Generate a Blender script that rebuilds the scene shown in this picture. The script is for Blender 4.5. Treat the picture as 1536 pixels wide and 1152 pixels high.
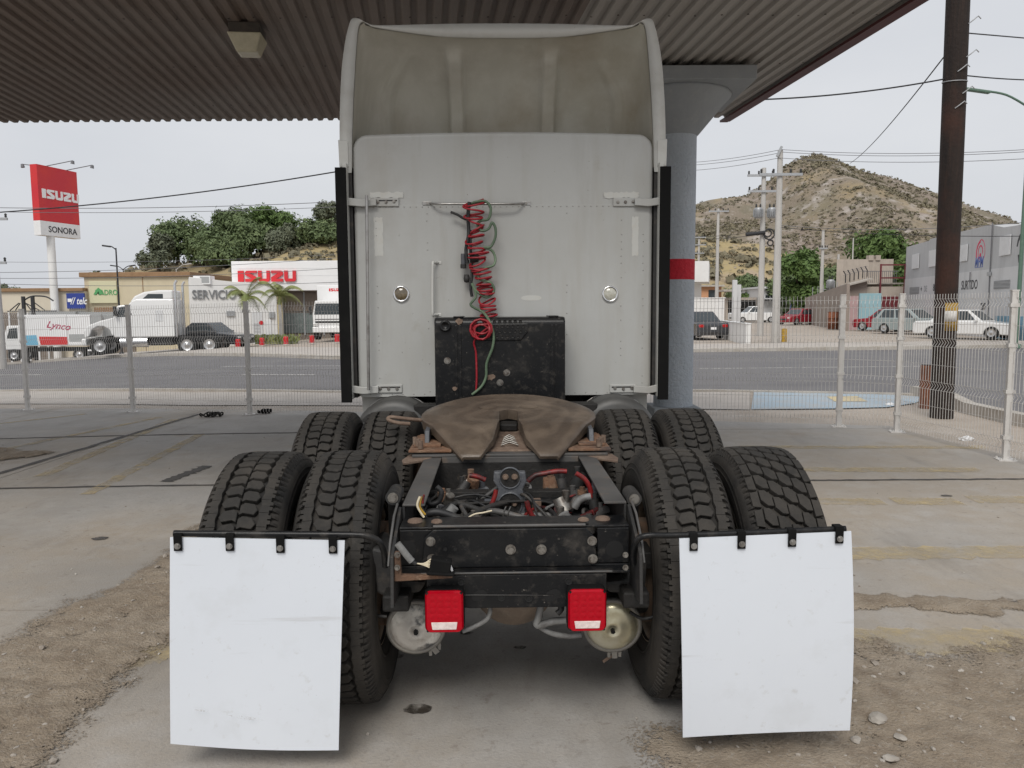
import bpy, bmesh, math, random
from mathutils import Vector, Matrix, noise
random.seed(7)
R = math.radians
for o in list(bpy.data.objects): bpy.data.objects.remove(o)
S = bpy.context.scene
C = S.collection
# ---------------------------------------------------------------- camera, sky, sun, exposure
F = 1154.0; PIT = R(5.6); ROLL = R(0.4); H = 1.68
cam = bpy.data.cameras.new('camera'); cam_o = bpy.data.objects.new('camera', cam); C.objects.link(cam_o)
cam.sensor_fit = 'HORIZONTAL'; cam.sensor_width = 36.0; cam.lens = 36.0*F/1536; cam.clip_start = .05; cam.clip_end = 6000
cam_o.matrix_world = Matrix.Translation((0, 0, H)) @ Matrix.Rotation(R(90)-PIT, 4, 'X') @ Matrix.Rotation(-ROLL, 4, 'Z')
S.camera = cam_o
W = bpy.data.worlds.new('World'); S.world = W; W.use_nodes = True
wn = W.node_tree.nodes; wl = W.node_tree.links; wn.clear()
SUN_EL, SUN_AZ = R(48), R(192)          # azimuth clockwise from +Y: high, behind the camera to its left
wo = wn.new('ShaderNodeOutputWorld'); wb = wn.new('ShaderNodeBackground'); wl.new(wb.outputs[0], wo.inputs[0])
sky = wn.new('ShaderNodeTexSky'); sky.sky_type = 'NISHITA'; sky.sun_disc = False
sky.sun_elevation = SUN_EL; sky.sun_rotation = SUN_AZ; sky.dust_density = 5; sky.air_density = 1.0
tc = wn.new('ShaderNodeTexCoord'); nz = wn.new('ShaderNodeTexNoise'); mp = wn.new('ShaderNodeMapping')
mp.inputs['Scale'].default_value = (1, 1, 2.6); wl.new(tc.outputs['Generated'], mp.inputs[0]); wl.new(mp.outputs[0], nz.inputs['Vector'])
nz.inputs['Scale'].default_value = 1.7; nz.inputs['Detail'].default_value = 5; nz.inputs['Roughness'].default_value = .5
cr = wn.new('ShaderNodeMapRange'); cr.inputs[1].default_value = .3; cr.inputs[2].default_value = .7
wl.new(nz.outputs[0], cr.inputs[0])
cl = wn.new('ShaderNodeMix'); cl.data_type = 'RGBA'; wl.new(cr.outputs[0], cl.inputs[0])
cl.inputs[6].default_value = (7.0, 7.25, 7.75, 1); cl.inputs[7].default_value = (8.3, 8.45, 8.75, 1)   # cloud layer, in sky units
mx = wn.new('ShaderNodeMix'); mx.data_type = 'RGBA'; mx.inputs[0].default_value = .9
wl.new(sky.outputs[0], mx.inputs[6]); wl.new(cl.outputs[2], mx.inputs[7]); wl.new(mx.outputs[2], wb.inputs[0])
wb.inputs[1].default_value = .080
sl = bpy.data.lights.new('sun', 'SUN'); sl.energy = 1.7; sl.angle = R(28); sl.color = (1, .97, .92)
so = bpy.data.objects.new('sun', sl); C.objects.link(so); so.location = (-6, -14, 20)
so.rotation_euler = (R(90)-SUN_EL, 0, R(180)-SUN_AZ+R(0))
_d = Vector((math.sin(SUN_AZ)*math.cos(SUN_EL), math.cos(SUN_AZ)*math.cos(SUN_EL), math.sin(SUN_EL)))
so.rotation_euler = _d.to_track_quat('Z', 'Y').to_euler()
S.render.engine = 'CYCLES'
S.view_settings.view_transform = 'Standard'; S.view_settings.look = 'None'; S.view_settings.gamma = 1; S.view_settings.exposure = 0.22
S.cycles.max_bounces = 6; S.cycles.diffuse_bounces = 4; S.cycles.transparent_max_bounces = 12
# ---------------------------------------------------------------- measuring helpers (photo pixel -> direction)
cp, sp = math.cos(PIT), math.sin(PIT)
def ray(x, y):
    a, b = x-768, 576-y
    c, s = math.cos(ROLL), math.sin(ROLL)
    a, b = (a*c+b*s)/F, (-a*s+b*c)/F
    return (a, cp+b*sp, -sp+b*cp)
def at(x, y, Y):
    r = ray(x, y); k = Y/r[1]; return Vector((r[0]*k, Y, H+r[2]*k))
def G(X, Y=0):
    t = max(0, -1.5-X)
    g = -.00194*min(t, 22.5)**2
    if t > 22.5: g -= .0873*min(t-22.5, 14)
    return g
def gnd(x, y):
    r = ray(x, y); z = 0
    for i in range(80):
        k = (z-H)/r[2]; z = .5*z+.5*G(r[0]*k)
    return Vector((r[0]*k, r[1]*k, z))
TA = R(1.2); TX, TY = 0.0, 3.3
def T(x, y, yl):
    r = ray(x, y); dx, dy = -math.sin(TA), math.cos(TA); ex, ey = math.cos(TA), math.sin(TA)
    k = (yl+TX*dx+TY*dy)/(r[0]*dx+r[1]*dy)
    px, py = k*r[0]-TX, k*r[1]-TY
    return Vector((px*ex+py*ey, yl, H+k*r[2]))
# ---------------------------------------------------------------- object helpers
def tag(o, label=None, cat=None, group=None, kind=None):
    if label: o['label'] = label
    if cat: o['category'] = cat
    if group: o['group'] = group
    if kind: o['kind'] = kind
    return o
def thing(name, label, cat, loc=(0, 0, 0), rz=0, group=None):
    o = bpy.data.objects.new(name, None); C.objects.link(o); o.location = loc; o.rotation_euler = (0, 0, rz)
    o.empty_display_size = .2
    return tag(o, label, cat, group)
def dup(o, parent=None):
    c = o.copy(); C.objects.link(c)
    if parent is not None: c.parent = parent
    for ch in o.children: dup(ch, c)
    return c
class MB:
    def __init__(s): s.v = []; s.f = []; s.sm = []
    def add(s, vs, fs, smooth=False):
        n = len(s.v); s.v += [tuple(v) for v in vs]; s.f += [tuple(i+n for i in f) for f in fs]; s.sm += [smooth]*len(fs); return s
    def box(s, c, d, rot=None):
        x, y, z = d[0]/2, d[1]/2, d[2]/2
        vs = [Vector((i*x, j*y, k*z)) for i in (-1, 1) for j in (-1, 1) for k in (-1, 1)]
        if rot is not None: vs = [rot @ v for v in vs]
        c = Vector(c)
        return s.add([v+c for v in vs], [(0, 1, 3, 2), (4, 6, 7, 5), (0, 4, 5, 1), (2, 3, 7, 6), (0, 2, 6, 4), (1, 5, 7, 3)])
    def bb(s, a, b):
        return s.box([(a[i]+b[i])/2 for i in range(3)], [abs(b[i]-a[i]) for i in range(3)])
    def cyl(s, p, q, r0, r1=None, n=12, cap=True):
        r1 = r0 if r1 is None else r1
        p, q = Vector(p), Vector(q); d = (q-p).normalized()
        u = d.orthogonal().normalized(); w = d.cross(u)
        vs = []
        for (c, r) in ((p, r0), (q, r1)):
            for i in range(n):
                a = 2*math.pi*i/n; vs.append(c+u*math.cos(a)*r+w*math.sin(a)*r)
        s.add(vs, [(i, (i+1) % n, n+(i+1) % n, n+i) for i in range(n)], True)
        if cap: s.add(vs[:n], [tuple(range(n))]); s.add(vs[n:], [tuple(range(n))])
        return s
    def tube(s, pts, r, n=8, cap=True):
        pts = [Vector(p) for p in pts]; m = len(pts)
        rr = r if isinstance(r, (list, tuple)) else [r]*m
        t = (pts[1]-pts[0]).normalized(); u = t.orthogonal().normalized(); vs = []
        for i in range(m):
            t = (pts[min(i+1, m-1)]-pts[max(i-1, 0)])
            if t.length < 1e-9: t = Vector((0, 0, 1))
            t.normalize(); u = (u-t*u.dot(t))
            if u.length < 1e-6: u = t.orthogonal()
            u.normalize(); w = t.cross(u)
            for k in range(n):
                a = 2*math.pi*k/n; vs.append(pts[i]+(u*math.cos(a)+w*math.sin(a))*rr[i])
        fs = [(i*n+k, i*n+(k+1) % n, (i+1)*n+(k+1) % n, (i+1)*n+k) for i in range(m-1) for k in range(n)]
        s.add(vs, fs, n > 4)
        if cap: s.add(vs[:n], [tuple(range(n))]); s.add(vs[-n:], [tuple(range(n))])
        return s
    def lathe(s, prof, axis='Z', n=24, c=(0, 0, 0), closed=False):
        vs = []; m = len(prof); c = Vector(c)
        for (h, r) in prof:
            for i in range(n):
                a = 2*math.pi*i/n; p, q = r*math.cos(a), r*math.sin(a)
                vs.append(c+Vector({'X': (h, p, q), 'Y': (p, h, q), 'Z': (p, q, h)}[axis]))
        mm = m if closed else m-1
        return s.add(vs, [(j*n+i, j*n+(i+1) % n, ((j+1) % m)*n+(i+1) % n, ((j+1) % m)*n+i) for j in range(mm) for i in range(n)], True)
    def prism(s, poly, d0, d1, axis='Y'):
        "poly of 2D points; extruded along axis from d0 to d1"
        def mk(p, d): return {'Y': (p[0], d, p[1]), 'X': (d, p[0], p[1]), 'Z': (p[0], p[1], d)}[axis]
        n = len(poly); vs = [mk(p, d0) for p in poly]+[mk(p, d1) for p in poly]
        return s.add(vs, [tuple(range(n)), tuple(range(2*n-1, n-1, -1))]+[(i, (i+1) % n, n+(i+1) % n, n+i) for i in range(n)])
    def quad(s, *p): return s.add(p, [tuple(range(len(p)))])
    def grid(s, fn, nu, nv, smooth=True):
        vs = [fn(i/nu, j/nv) for j in range(nv+1) for i in range(nu+1)]
        return s.add(vs, [(j*(nu+1)+i, j*(nu+1)+i+1, (j+1)*(nu+1)+i+1, (j+1)*(nu+1)+i) for j in range(nv) for i in range(nu)], smooth)
    def mesh(s, name, m=None, recalc=True):
        me = bpy.data.meshes.new(name); me.from_pydata(s.v, [], s.f)
        me.polygons.foreach_set('use_smooth', s.sm)
        if recalc:
            bm = bmesh.new(); bm.from_mesh(me); bmesh.ops.recalc_face_normals(bm, faces=bm.faces); bm.to_mesh(me); bm.free()
        if m: me.materials.append(m)
        return me
    def build(s, name, m, parent=None, bevel=0, seg=2, recalc=True, sub=0, solid=0):
        o = bpy.data.objects.new(name, s.mesh(name, m, recalc)); C.objects.link(o)
        if parent is not None: o.parent = parent
        if solid:
            b = o.modifiers.new('s', 'SOLIDIFY'); b.thickness = solid; b.offset = 0
        if bevel:
            b = o.modifiers.new('b', 'BEVEL'); b.width = bevel; b.segments = seg; b.limit_method = 'ANGLE'; b.angle_limit = R(40)
        return o
def smooth_path(pts, k=6):
    pts = [Vector(p) for p in pts]; out = []
    for i in range(len(pts)-1):
        p0, p1, p2, p3 = pts[max(i-1, 0)], pts[i], pts[i+1], pts[min(i+2, len(pts)-1)]
        for j in range(k):
            t = j/k
            out.append(.5*((2*p1)+(p2-p0)*t+(2*p0-5*p1+4*p2-p3)*t*t+(3*p1-p0-3*p2+p3)*t**3))
    out.append(pts[-1]); return out
def lerp(a, b, t): return a+(b-a)*t
def interp(tab, x):
    if x <= tab[0][0]: return tab[0][1]
    for (a, b), (c, d) in zip(tab, tab[1:]):
        if x <= c: return b+(d-b)*(x-a)/(c-a)
    return tab[-1][1]
def sstep(a, b, x):
    t = min(1, max(0, (x-a)/(b-a))); return t*t*(3-2*t)
# ---------------------------------------------------------------- materials
def mat(name, c, layers=(), rough=.6, metal=0, bump=0, bscale=30, spec=.5, alpha=None, emit=None, trans=0, coat=0, rlay=None):
    """base colour + noise layers: (scale or (sx,sy,sz), lo, hi, colour[, strength])"""
    m = bpy.data.materials.new(name); m.use_nodes = True; nt = m.node_tree; n = nt.nodes; l = nt.links
    b = n['Principled BSDF']; b.inputs['Roughness'].default_value = rough; b.inputs['Metallic'].default_value = metal
    b.inputs['Specular IOR Level'].default_value = spec
    if trans: b.inputs['Transmission Weight'].default_value = trans
    if coat: b.inputs['Coat Weight'].default_value = coat; b.inputs['Coat Roughness'].default_value = .08
    b.inputs['Base Color'].default_value = (*c, 1)
    t = n.new('ShaderNodeTexCoord'); cur = None
    def nfac(sc, lo, hi, seed):
        mp = n.new('ShaderNodeMapping'); l.new(t.outputs['Object'], mp.inputs[0])
        if isinstance(sc, (tuple, list)): mp.inputs['Scale'].default_value = sc; s = 1
        else: s = sc
        mp.inputs['Location'].default_value = (seed*3.7, seed*1.9, seed*2.3)
        z = n.new('ShaderNodeTexNoise'); z.inputs['Scale'].default_value = s; z.inputs['Detail'].default_value = 7; z.inputs['Roughness'].default_value = .62
        l.new(mp.outputs[0], z.inputs['Vector'])
        r = n.new('ShaderNodeMapRange'); r.inputs[1].default_value = lo; r.inputs[2].default_value = hi; r.clamp = True
        l.new(z.outputs[0], r.inputs[0]); return r.outputs[0]
    for i, L in enumerate(layers):
        fac = nfac(L[0], L[1], L[2], i+1)
        if len(L) > 4:
            mu = n.new('ShaderNodeMath'); mu.operation = 'MULTIPLY'; mu.inputs[1].default_value = L[4]; l.new(fac, mu.inputs[0]); fac = mu.outputs[0]
        x = n.new('ShaderNodeMix'); x.data_type = 'RGBA'; l.new(fac, x.inputs[0])
        if cur is None: x.inputs[6].default_value = (*c, 1)
        else: l.new(cur, x.inputs[6])
        x.inputs[7].default_value = (*L[3], 1); cur = x.outputs[2]
    if cur is not None: l.new(cur, b.inputs['Base Color'])
    if rlay:
        l.new(nfac(rlay[0], rlay[1], rlay[2], 9), (r2 := n.new('ShaderNodeMapRange')).inputs[0])
        r2.inputs[3].default_value = rlay[3]; r2.inputs[4].default_value = rlay[4]; l.new(r2.outputs[0], b.inputs['Roughness'])
    if bump:
        f = nfac(bscale, 0, 1, 5); bp = n.new('ShaderNodeBump'); bp.inputs['Strength'].default_value = min(1, bump); bp.inputs['Distance'].default_value = .02*max(1, bump)
        l.new(f, bp.inputs['Height']); l.new(bp.outputs[0], b.inputs['Normal'])
    if alpha:
        f = nfac(*alpha, 8); l.new(f, b.inputs['Alpha'])
    if emit: b.inputs['Emission Color'].default_value = (*emit, 1); b.inputs['Emission Strength'].default_value = 1
    return m
M = {}
def film(m):
    'thin edges of a dirt layer let the slab show: alpha from the layer thickness stored on the mesh'
    nt = m.node_tree; n = nt.nodes; l = nt.links; a = n.new('ShaderNodeAttribute'); a.attribute_name = 'thick'; z = n.new('ShaderNodeTexNoise'); z.inputs['Scale'].default_value = 75; z.inputs['Detail'].default_value = 9; z.inputs['Roughness'].default_value = .75
    t = n.new('ShaderNodeTexCoord'); l.new(t.outputs['Object'], z.inputs['Vector']); s = n.new('ShaderNodeMath'); s.operation = 'MULTIPLY_ADD'; s.inputs[1].default_value = 18; s.inputs[2].default_value = -11.5; l.new(z.outputs[0], s.inputs[0])
    q = n.new('ShaderNodeMath'); q.operation = 'MULTIPLY_ADD'; q.use_clamp = True; q.inputs[1].default_value = 6; l.new(s.outputs[0], q.inputs[2]); l.new(a.outputs['Fac'], q.inputs[0]); l.new(q.outputs[0], n['Principled BSDF'].inputs['Alpha'])
def D(k, *a, **w): M[k] = mat(k, *a, **w)
D('concrete', (.405, .385, .36), [(.9, .35, .7, (.325, .308, .285)), (.35, .42, .58, (.385, .335, .275)), (5, .45, .75, (.465, .445, .42), .6), (60, .5, .7, (.26, .245, .23), .5), (.22, .5, .62, (.29, .275, .255), .7), ((2.2, .5, 1), .56, .70, (.25, .225, .195), .6), (17, .60, .70, (.22, .19, .16), .5),
   (3.2, .70, .78, (.10, .09, .08), .8), (1.3, .60, .72, (.33, .275, .21), .75), ((.6, 5, 1), .55, .75, (.34, .315, .28), .5)], rough=.85, bump=.25, bscale=90, rlay=(1.2, .3, .7, .62, .95))
D('walkway', (.48, .44, .40), [(2, .4, .7, (.40, .36, .32)), (25, .5, .75, (.35, .31, .27), .6)], rough=.9, bump=.2, bscale=60)
D('bluepave', (.34, .43, .50), [(3, .4, .7, (.42, .43, .43)), (20, .5, .75, (.30, .33, .36), .6)], rough=.9)
D('yellowpave', (.58, .48, .27), [(6, .4, .7, (.48, .42, .32))], rough=.9)
D('earth', (.40, .345, .29), [(.08, .4, .65, (.47, .42, .37)), (1.5, .4, .7, (.34, .285, .23)), (20, .5, .8, (.27, .22, .17), .6)], rough=.95, bump=.4, bscale=14)
D('dirt', (.31, .25, .185), [(2.5, .4, .7, (.38, .32, .25)), (9, .45, .7, (.235, .185, .135)), (50, .55, .7, (.42, .38, .33), .7), (120, .6, .7, (.12, .09, .07), .6)], rough=.97, bump=.8, bscale=70)
D('dust', (.40, .345, .28), [(1.6, .4, .7, (.34, .285, .225)), (6, .45, .7, (.42, .375, .315))], rough=.95)
film(M['dirt']); film(M['dust'])
D('asphalt', (.135, .13, .135), [(.5, .35, .7, (.175, .167, .167)), ((.05, 2.5, 1), .5, .7, (.10, .098, .10), .7), (60, .5, .8, (.2, .19, .19), .6)], rough=.88, bump=.2, bscale=120)
D('tar', (.06, .055, .05), [(9, .4, .7, (.11, .10, .09))], rough=.8)
D('kerb', (.46, .43, .39), [(4, .4, .7, (.36, .32, .27))], rough=.9)
D('whitemark', (.62, .60, .57), rough=.8, alpha=(9, .40, .5))
D('yellowmark', (.58, .46, .25), [(3, .4, .7, (.52, .44, .30)), (30, .5, .65, (.45, .40, .32), .7)], rough=.85, alpha=(5, .32, .80))
D('stain', (.055, .045, .036), rough=.5, alpha=(14, .35, .6))
D('pebble', (.38, .35, .31), [(3, .4, .6, (.27, .23, .19)), (1.1, .5, .65, (.55, .52, .47))], rough=.9)
# truck
D('cabwhite', (.445, .45, .435), [(1.3, .35, .75, (.40, .40, .38)), ((7, 7, .8), .5, .8, (.37, .355, .315), .6), (34, .70, .74, (.13, .11, .09), .9), (3.0, .62, .72, (.36, .345, .305), .7), (110, .72, .76, (.1, .09, .08), .7), ((3.5, 3.5, .45), .56, .74, (.31, .295, .265), .55), (1.1, .58, .72, (.36, .345, .315), .6)], rough=.40, spec=.4, bump=.22, bscale=1.7)
D('fairinginner', (.50, .485, .415), [(1.6, .35, .7, (.42, .40, .345)), ((6, 6, 1.2), .45, .75, (.56, .54, .48), .7), (38, .71, .75, (.03, .025, .02), .9), (.9, .5, .7, (.36, .315, .24))], rough=.8)
D('fairinglip', (.54, .54, .51), [(5, .5, .75, (.46, .45, .415)), (50, .68, .73, (.2, .18, .16), .8)], rough=.45)
D('rivet', (.30, .295, .275), rough=.5)
D('patch', (.53, .53, .50), [(20, .5, .62, (.52, .51, .47))], rough=.6)
D('rubber', (.015, .0145, .014), [(2.2, .42, .68, (.060, .052, .043)), (7, .5, .7, (.04, .035, .03), .7), (18, .5, .75, (.045, .040, .035), .7), (70, .66, .74, (.13, .115, .095), .6)], rough=.78, bump=.15, bscale=60, spec=.35)
D('tread', (.030, .028, .0255), [(3.2, .42, .70, (.066, .058, .049)), (30, .52, .72, (.05, .045, .039), .8), (80, .68, .75, (.16, .145, .12), .5)], rough=.82, bump=.25, bscale=70, spec=.3)
D('blackrubber', (.006, .006, .006), [(6, .5, .8, (.012, .0115, .011))], rough=.8, spec=.15)
D('blackpaint', (.007, .0075, .0085), [(3, .45, .75, (.016, .0155, .015)), (9, .55, .72, (.045, .041, .037), .7), (22, .56, .72, (.085, .076, .066), .5), (60, .66, .72, (.2, .18, .155), .7)], rough=.34, bump=.08, bscale=40, spec=.28)
D('frame', (.02, .02, .02), [(4, .4, .7, (.04, .037, .034)), (14, .55, .72, (.10, .08, .062), .6)], rough=.6, bump=.15, bscale=50)
D('railtop', (.06, .058, .056), [(5, .35, .7, (.10, .096, .092)), (18, .55, .72, (.15, .11, .08), .6)], rough=.55)
D('rust', (.20, .105, .06), [(9, .4, .65, (.125, .075, .05)), (28, .5, .7, (.34, .235, .16), .7), (5, .55, .7, (.07, .055, .05))], rough=.9, bump=.5, bscale=50)
D('rustplate', (.19, .135, .10), [(8, .4, .65, (.11, .07, .05)), (22, .5, .7, (.29, .22, .165), .7)], rough=.85, bump=.3, bscale=50)
D('grease', (.006, .0055, .005), [(6, .4, .7, (.018, .016, .014)), (25, .6, .7, (.06, .047, .034), .5)], rough=.7, bump=.3, bscale=30)
D('castgrey', (.085, .09, .10), [(8, .4, .7, (.045, .048, .055)), (30, .55, .7, (.17, .172, .175), .6)], rough=.5, bump=.2, bscale=60)
D('steel', (.40, .39, .375), [(10, .45, .7, (.2, .185, .165))], rough=.34, metal=.9)
D('chrome', (.75, .75, .75), [(12, .55, .75, (.45, .44, .42), .6)], rough=.16, metal=1)
D('bolt', (.30, .285, .26), [(30, .45, .65, (.12, .10, .085))], rough=.4, metal=.8)
D('tank', (.09, .09, .088), [(2, .4, .7, (.06, .058, .054)), (9, .5, .75, (.06, .056, .05), .6)], rough=.5, metal=.35)
D('flap', (.68, .715, .765), [(.8, .4, .75, (.64, .675, .725)), (60, .70, .74, (.2, .2, .2), .7), ((1.2, 8, 22), .64, .74, (.45, .45, .45), .5), (4, .55, .75, (.56, .58, .60), .5), (26, .62, .74, (.48, .48, .47), .4)], rough=.5, spec=.3)
D('redlens', (.42, .0, .010), [(60, .4, .7, (.30, .0, .006), .6)], rough=.2, spec=.3)
D('reddot', (.42, .0, .006), rough=.15, coat=1)
D('whitelens', (.80, .70, .66), [(60, .4, .6, (.66, .55, .52))], rough=.15, coat=1)
D('chamberwhite', (.62, .60, .55), [(7, .47, .53, (.10, .10, .10)), (4, .5, .58, (.45, .42, .38), .8), (20, .55, .7, (.28, .24, .2), .6)], rough=.5, bump=.2, bscale=30)
D('chamberzinc', (.60, .56, .40), [(5, .4, .7, (.70, .68, .58)), (18, .52, .7, (.42, .36, .22), .6)], rough=.3, metal=.65)
D('chamberside', (.20, .19, .175), [(9, .4, .7, (.32, .30, .26))], rough=.6, metal=.3)
D('rim', (.36, .31, .25), [(4, .4, .65, (.22, .17, .13)), (12, .5, .7, (.30, .19, .11), .7), (3, .5, .7, (.07, .06, .05), .8)], rough=.7)
D('drum', (.10, .075, .055), [(6, .4, .7, (.19, .105, .06))], rough=.9)
D('redhose', (.30, .008, .018), [(8, .45, .75, (.17, .01, .014)), (30, .55, .7, (.42, .09, .09), .5)], rough=.45)
D('greenhose', (.08, .125, .075), [(5, .4, .7, (.17, .24, .15)), (20, .55, .7, (.07, .10, .06), .7)], rough=.5)
D('blackcable', (.015, .015, .016), [(14, .5, .7, (.05, .047, .042))], rough=.55)
D('redcable', (.22, .010, .010), [(10, .42, .58, (.03, .008, .008)), (30, .5, .7, (.2, .05, .04), .5)], rough=.5)
D('greyconduit', (.20, .20, .195), [(14, .45, .65, (.10, .095, .09))], rough=.6)
D('cream', (.66, .58, .42), rough=.6)
D('lampclear', (.42, .41, .34), [(40, .4, .7, (.60, .59, .52))], rough=.12, coat=1)
D('lampamber', (.11, .085, .05), [(40, .4, .7, (.2, .155, .09))], rough=.12, coat=1)
D('scuff', (.50, .50, .49), rough=.8, alpha=(40, .45, .70))
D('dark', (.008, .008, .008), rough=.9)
# canopy
D('canopysheet', (.150, .112, .090), [((2, .35, 1), .4, .7, (.18, .142, .12)), ((9, .2, 1), .5, .75, (.12, .085, .068), .7), (.5, .45, .65, (.195, .165, .145))], rough=.7)
D('canopysheetpale', (.36, .34, .315), [((2, .35, 1), .4, .7, (.30, .275, .25)), ((9, .2, 1), .5, .75, (.27, .24, .21), .6)], rough=.65)
D('canopyred', (.075, .012, .013), [(2, .5, .7, (.045, .009, .009))], rough=.5)
D('columnblue', (.47, .515, .565), [(2, .4, .7, (.42, .465, .515)), (10, .55, .75, (.53, .56, .59), .5), (50, .72, .75, (.12, .12, .12), .6)], rough=.75, bump=1.6, bscale=26)
D('capgrey', (.29, .31, .325), [(1.2, .4, .7, (.24, .255, .27)), (8, .5, .75, (.34, .35, .355), .5)], rough=.8, bump=.2, bscale=20)
D('columnred', (.56, .012, .03), [(9, .5, .7, (.46, .012, .026))], rough=.7, bump=1.6, bscale=26)
D('diffuser', (.50, .46, .33), [(12, .4, .7, (.42, .38, .27))], rough=.25)
D('housing', (.05, .042, .036), [(8, .4, .7, (.09, .075, .06))], rough=.7)
# street
D('fencewhite', (.68, .66, .63), [(12, .5, .75, (.56, .53, .49)), (40, .68, .74, (.30, .22, .16), .6)], rough=.5)
D('wood', (.020, .012, .009), [((14, 14, .5), .4, .7, (.011, .007, .006)), ((30, 30, 1), .5, .75, (.045, .024, .016), .7), (.35, .56, .66, (.06, .022, .013), .8)], rough=.85, bump=.5, bscale=20)
D('yellowpaint', (.42, .25, .02), [(9, .45, .62, (.22, .14, .04)), (30, .55, .7, (.08, .05, .03), .6)], rough=.75)
D('paper', (.62, .60, .57), [(10, .5, .65, (.42, .40, .38))], rough=.9)
D('rustpost', (.25, .085, .04), [((9, 9, 2), .4, .65, (.10, .045, .03)), (14, .55, .7, (.38, .16, .07), .7)], rough=.9, bump=.3, bscale=40)
D('concretepole', (.50, .485, .46), [((8, 8, .6), .4, .7, (.42, .40, .375)), (20, .6, .75, (.34, .32, .3), .6)], rough=.85)
D('greypole', (.36, .37, .37), rough=.6, metal=.2)
D('greenpole', (.10, .17, .125), [(6, .5, .7, (.14, .2, .155))], rough=.6)
D('blackpole', (.022, .022, .025), rough=.5)
D('galv', (.40, .41, .42), [(9, .5, .7, (.33, .34, .35))], rough=.5, metal=.4)
D('wire', (.025, .025, .028), rough=.7)
D('wiregrey', (.16, .16, .17), rough=.7)
# buildings
D('stuccowhite', (.76, .755, .74), [(.5, .4, .7, (.70, .69, .67)), (9, .55, .75, (.62, .60, .57), .4)], rough=.8)
D('panelwhite', (.80, .80, .80), [(.6, .45, .7, (.75, .75, .745))], rough=.45)
D('beige', (.60, .53, .38), [(.5, .4, .7, (.54, .47, .335)), ((3, 3, .4), .55, .75, (.46, .40, .29), .5)], rough=.9)
D('beigelight', (.63, .57, .46), [(.5, .4, .7, (.56, .50, .40))], rough=.9)
D('browntrim', (.30, .185, .10), [(4, .4, .7, (.24, .145, .08))], rough=.85)
D('brownpanel', (.20, .165, .135), [(1.5, .4, .7, (.155, .125, .10))], rough=.6)
D('greystucco', (.50, .505, .51), [(.35, .4, .7, (.45, .455, .46)), ((2, 2, .3), .5, .75, (.34, .345, .35), .5)], rough=.9)
D('greylight', (.61, .612, .615), [(.35, .4, .7, (.55, .552, .555)), ((2, 2, .3), .5, .75, (.43, .43, .43), .5)], rough=.9)
D('bluedado', (.15, .31, .42), [(2, .4, .7, (.22, .35, .43)), (14, .55, .7, (.35, .36, .36), .6)], rough=.9)
D('ruin', (.46, .40, .34), [(1.2, .4, .7, (.38, .33, .28)), ((3, 3, .5), .5, .75, (.30, .255, .215), .6)], rough=.95)
D('brownwall', (.28, .235, .205), [(.6, .4, .7, (.34, .29, .25)), (5, .5, .75, (.22, .185, .16), .6)], rough=.95)
D('cyanpaint', (.30, .50, .56), [(1.5, .4, .7, (.36, .53, .58))], rough=.8)
D('maroon', (.13, .022, .03), [((6, 6, .5), .4, .7, (.18, .03, .035))], rough=.6)
D('pinkwall', (.52, .36, .36), [(2, .4, .7, (.45, .31, .32))], rough=.9)
D('panel', (.66, .665, .67), [(2, .5, .7, (.60, .60, .605))], rough=.7)
D('shutter', (.30, .305, .31), [((.5, .5, 9), .45, .6, (.22, .225, .23))], rough=.6)
D('orangehouse', (.56, .30, .17), rough=.9)
D('glass', (.035, .045, .05), rough=.06, spec=.7)
D('shopglass', (.17, .20, .195), [(.8, .4, .7, (.12, .14, .14)), (3, .55, .7, (.26, .28, .27), .6)], rough=.08, spec=.6)
D('signred', (.56, .018, .03), [(.8, .4, .7, (.62, .03, .025))], rough=.35)
D('signredside', (.42, .012, .03), rough=.35)
D('letterred', (.64, .025, .035), rough=.4)
D('letterwhite', (.82, .82, .82), rough=.4)
D('lettergrey', (.23, .235, .24), rough=.4, metal=.3)
D('letterdark', (.035, .035, .04), rough=.6)
D('letterpale', (.30, .31, .32), rough=.7)
D('signblue', (.025, .05, .26), [(3, .5, .7, (.035, .06, .30))], rough=.4)
D('signcream', (.60, .57, .38), rough=.6)
D('signgreen', (.09, .33, .12), rough=.6)
D('logored', (.60, .03, .10), rough=.7)
D('logoblue', (.09, .14, .40), rough=.7)
D('lyncored', (.42, .02, .09), rough=.5)
D('bluewater', (.03, .07, .28), rough=.5)
# vehicles
D('vwhite', (.78, .78, .77), rough=.25, coat=.6)
D('vred', (.30, .012, .025), rough=.25, coat=.7)
D('vgrey', (.30, .35, .35), rough=.25, coat=.7)
D('vdark', (.035, .037, .042), rough=.22, coat=.8)
D('vtyre', (.02, .02, .02), rough=.8)
D('vrim', (.55, .55, .55), [(6, .5, .7, (.35, .35, .35))], rough=.3, metal=.8)
D('vtrim', (.03, .03, .03), rough=.6)
D('vlampred', (.45, .01, .01), rough=.2)
D('vlamp', (.70, .70, .68), rough=.15)
D('boxgrey', (.36, .37, .37), rough=.6)
D('boxblue', (.16, .44, .62), rough=.5)
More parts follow.
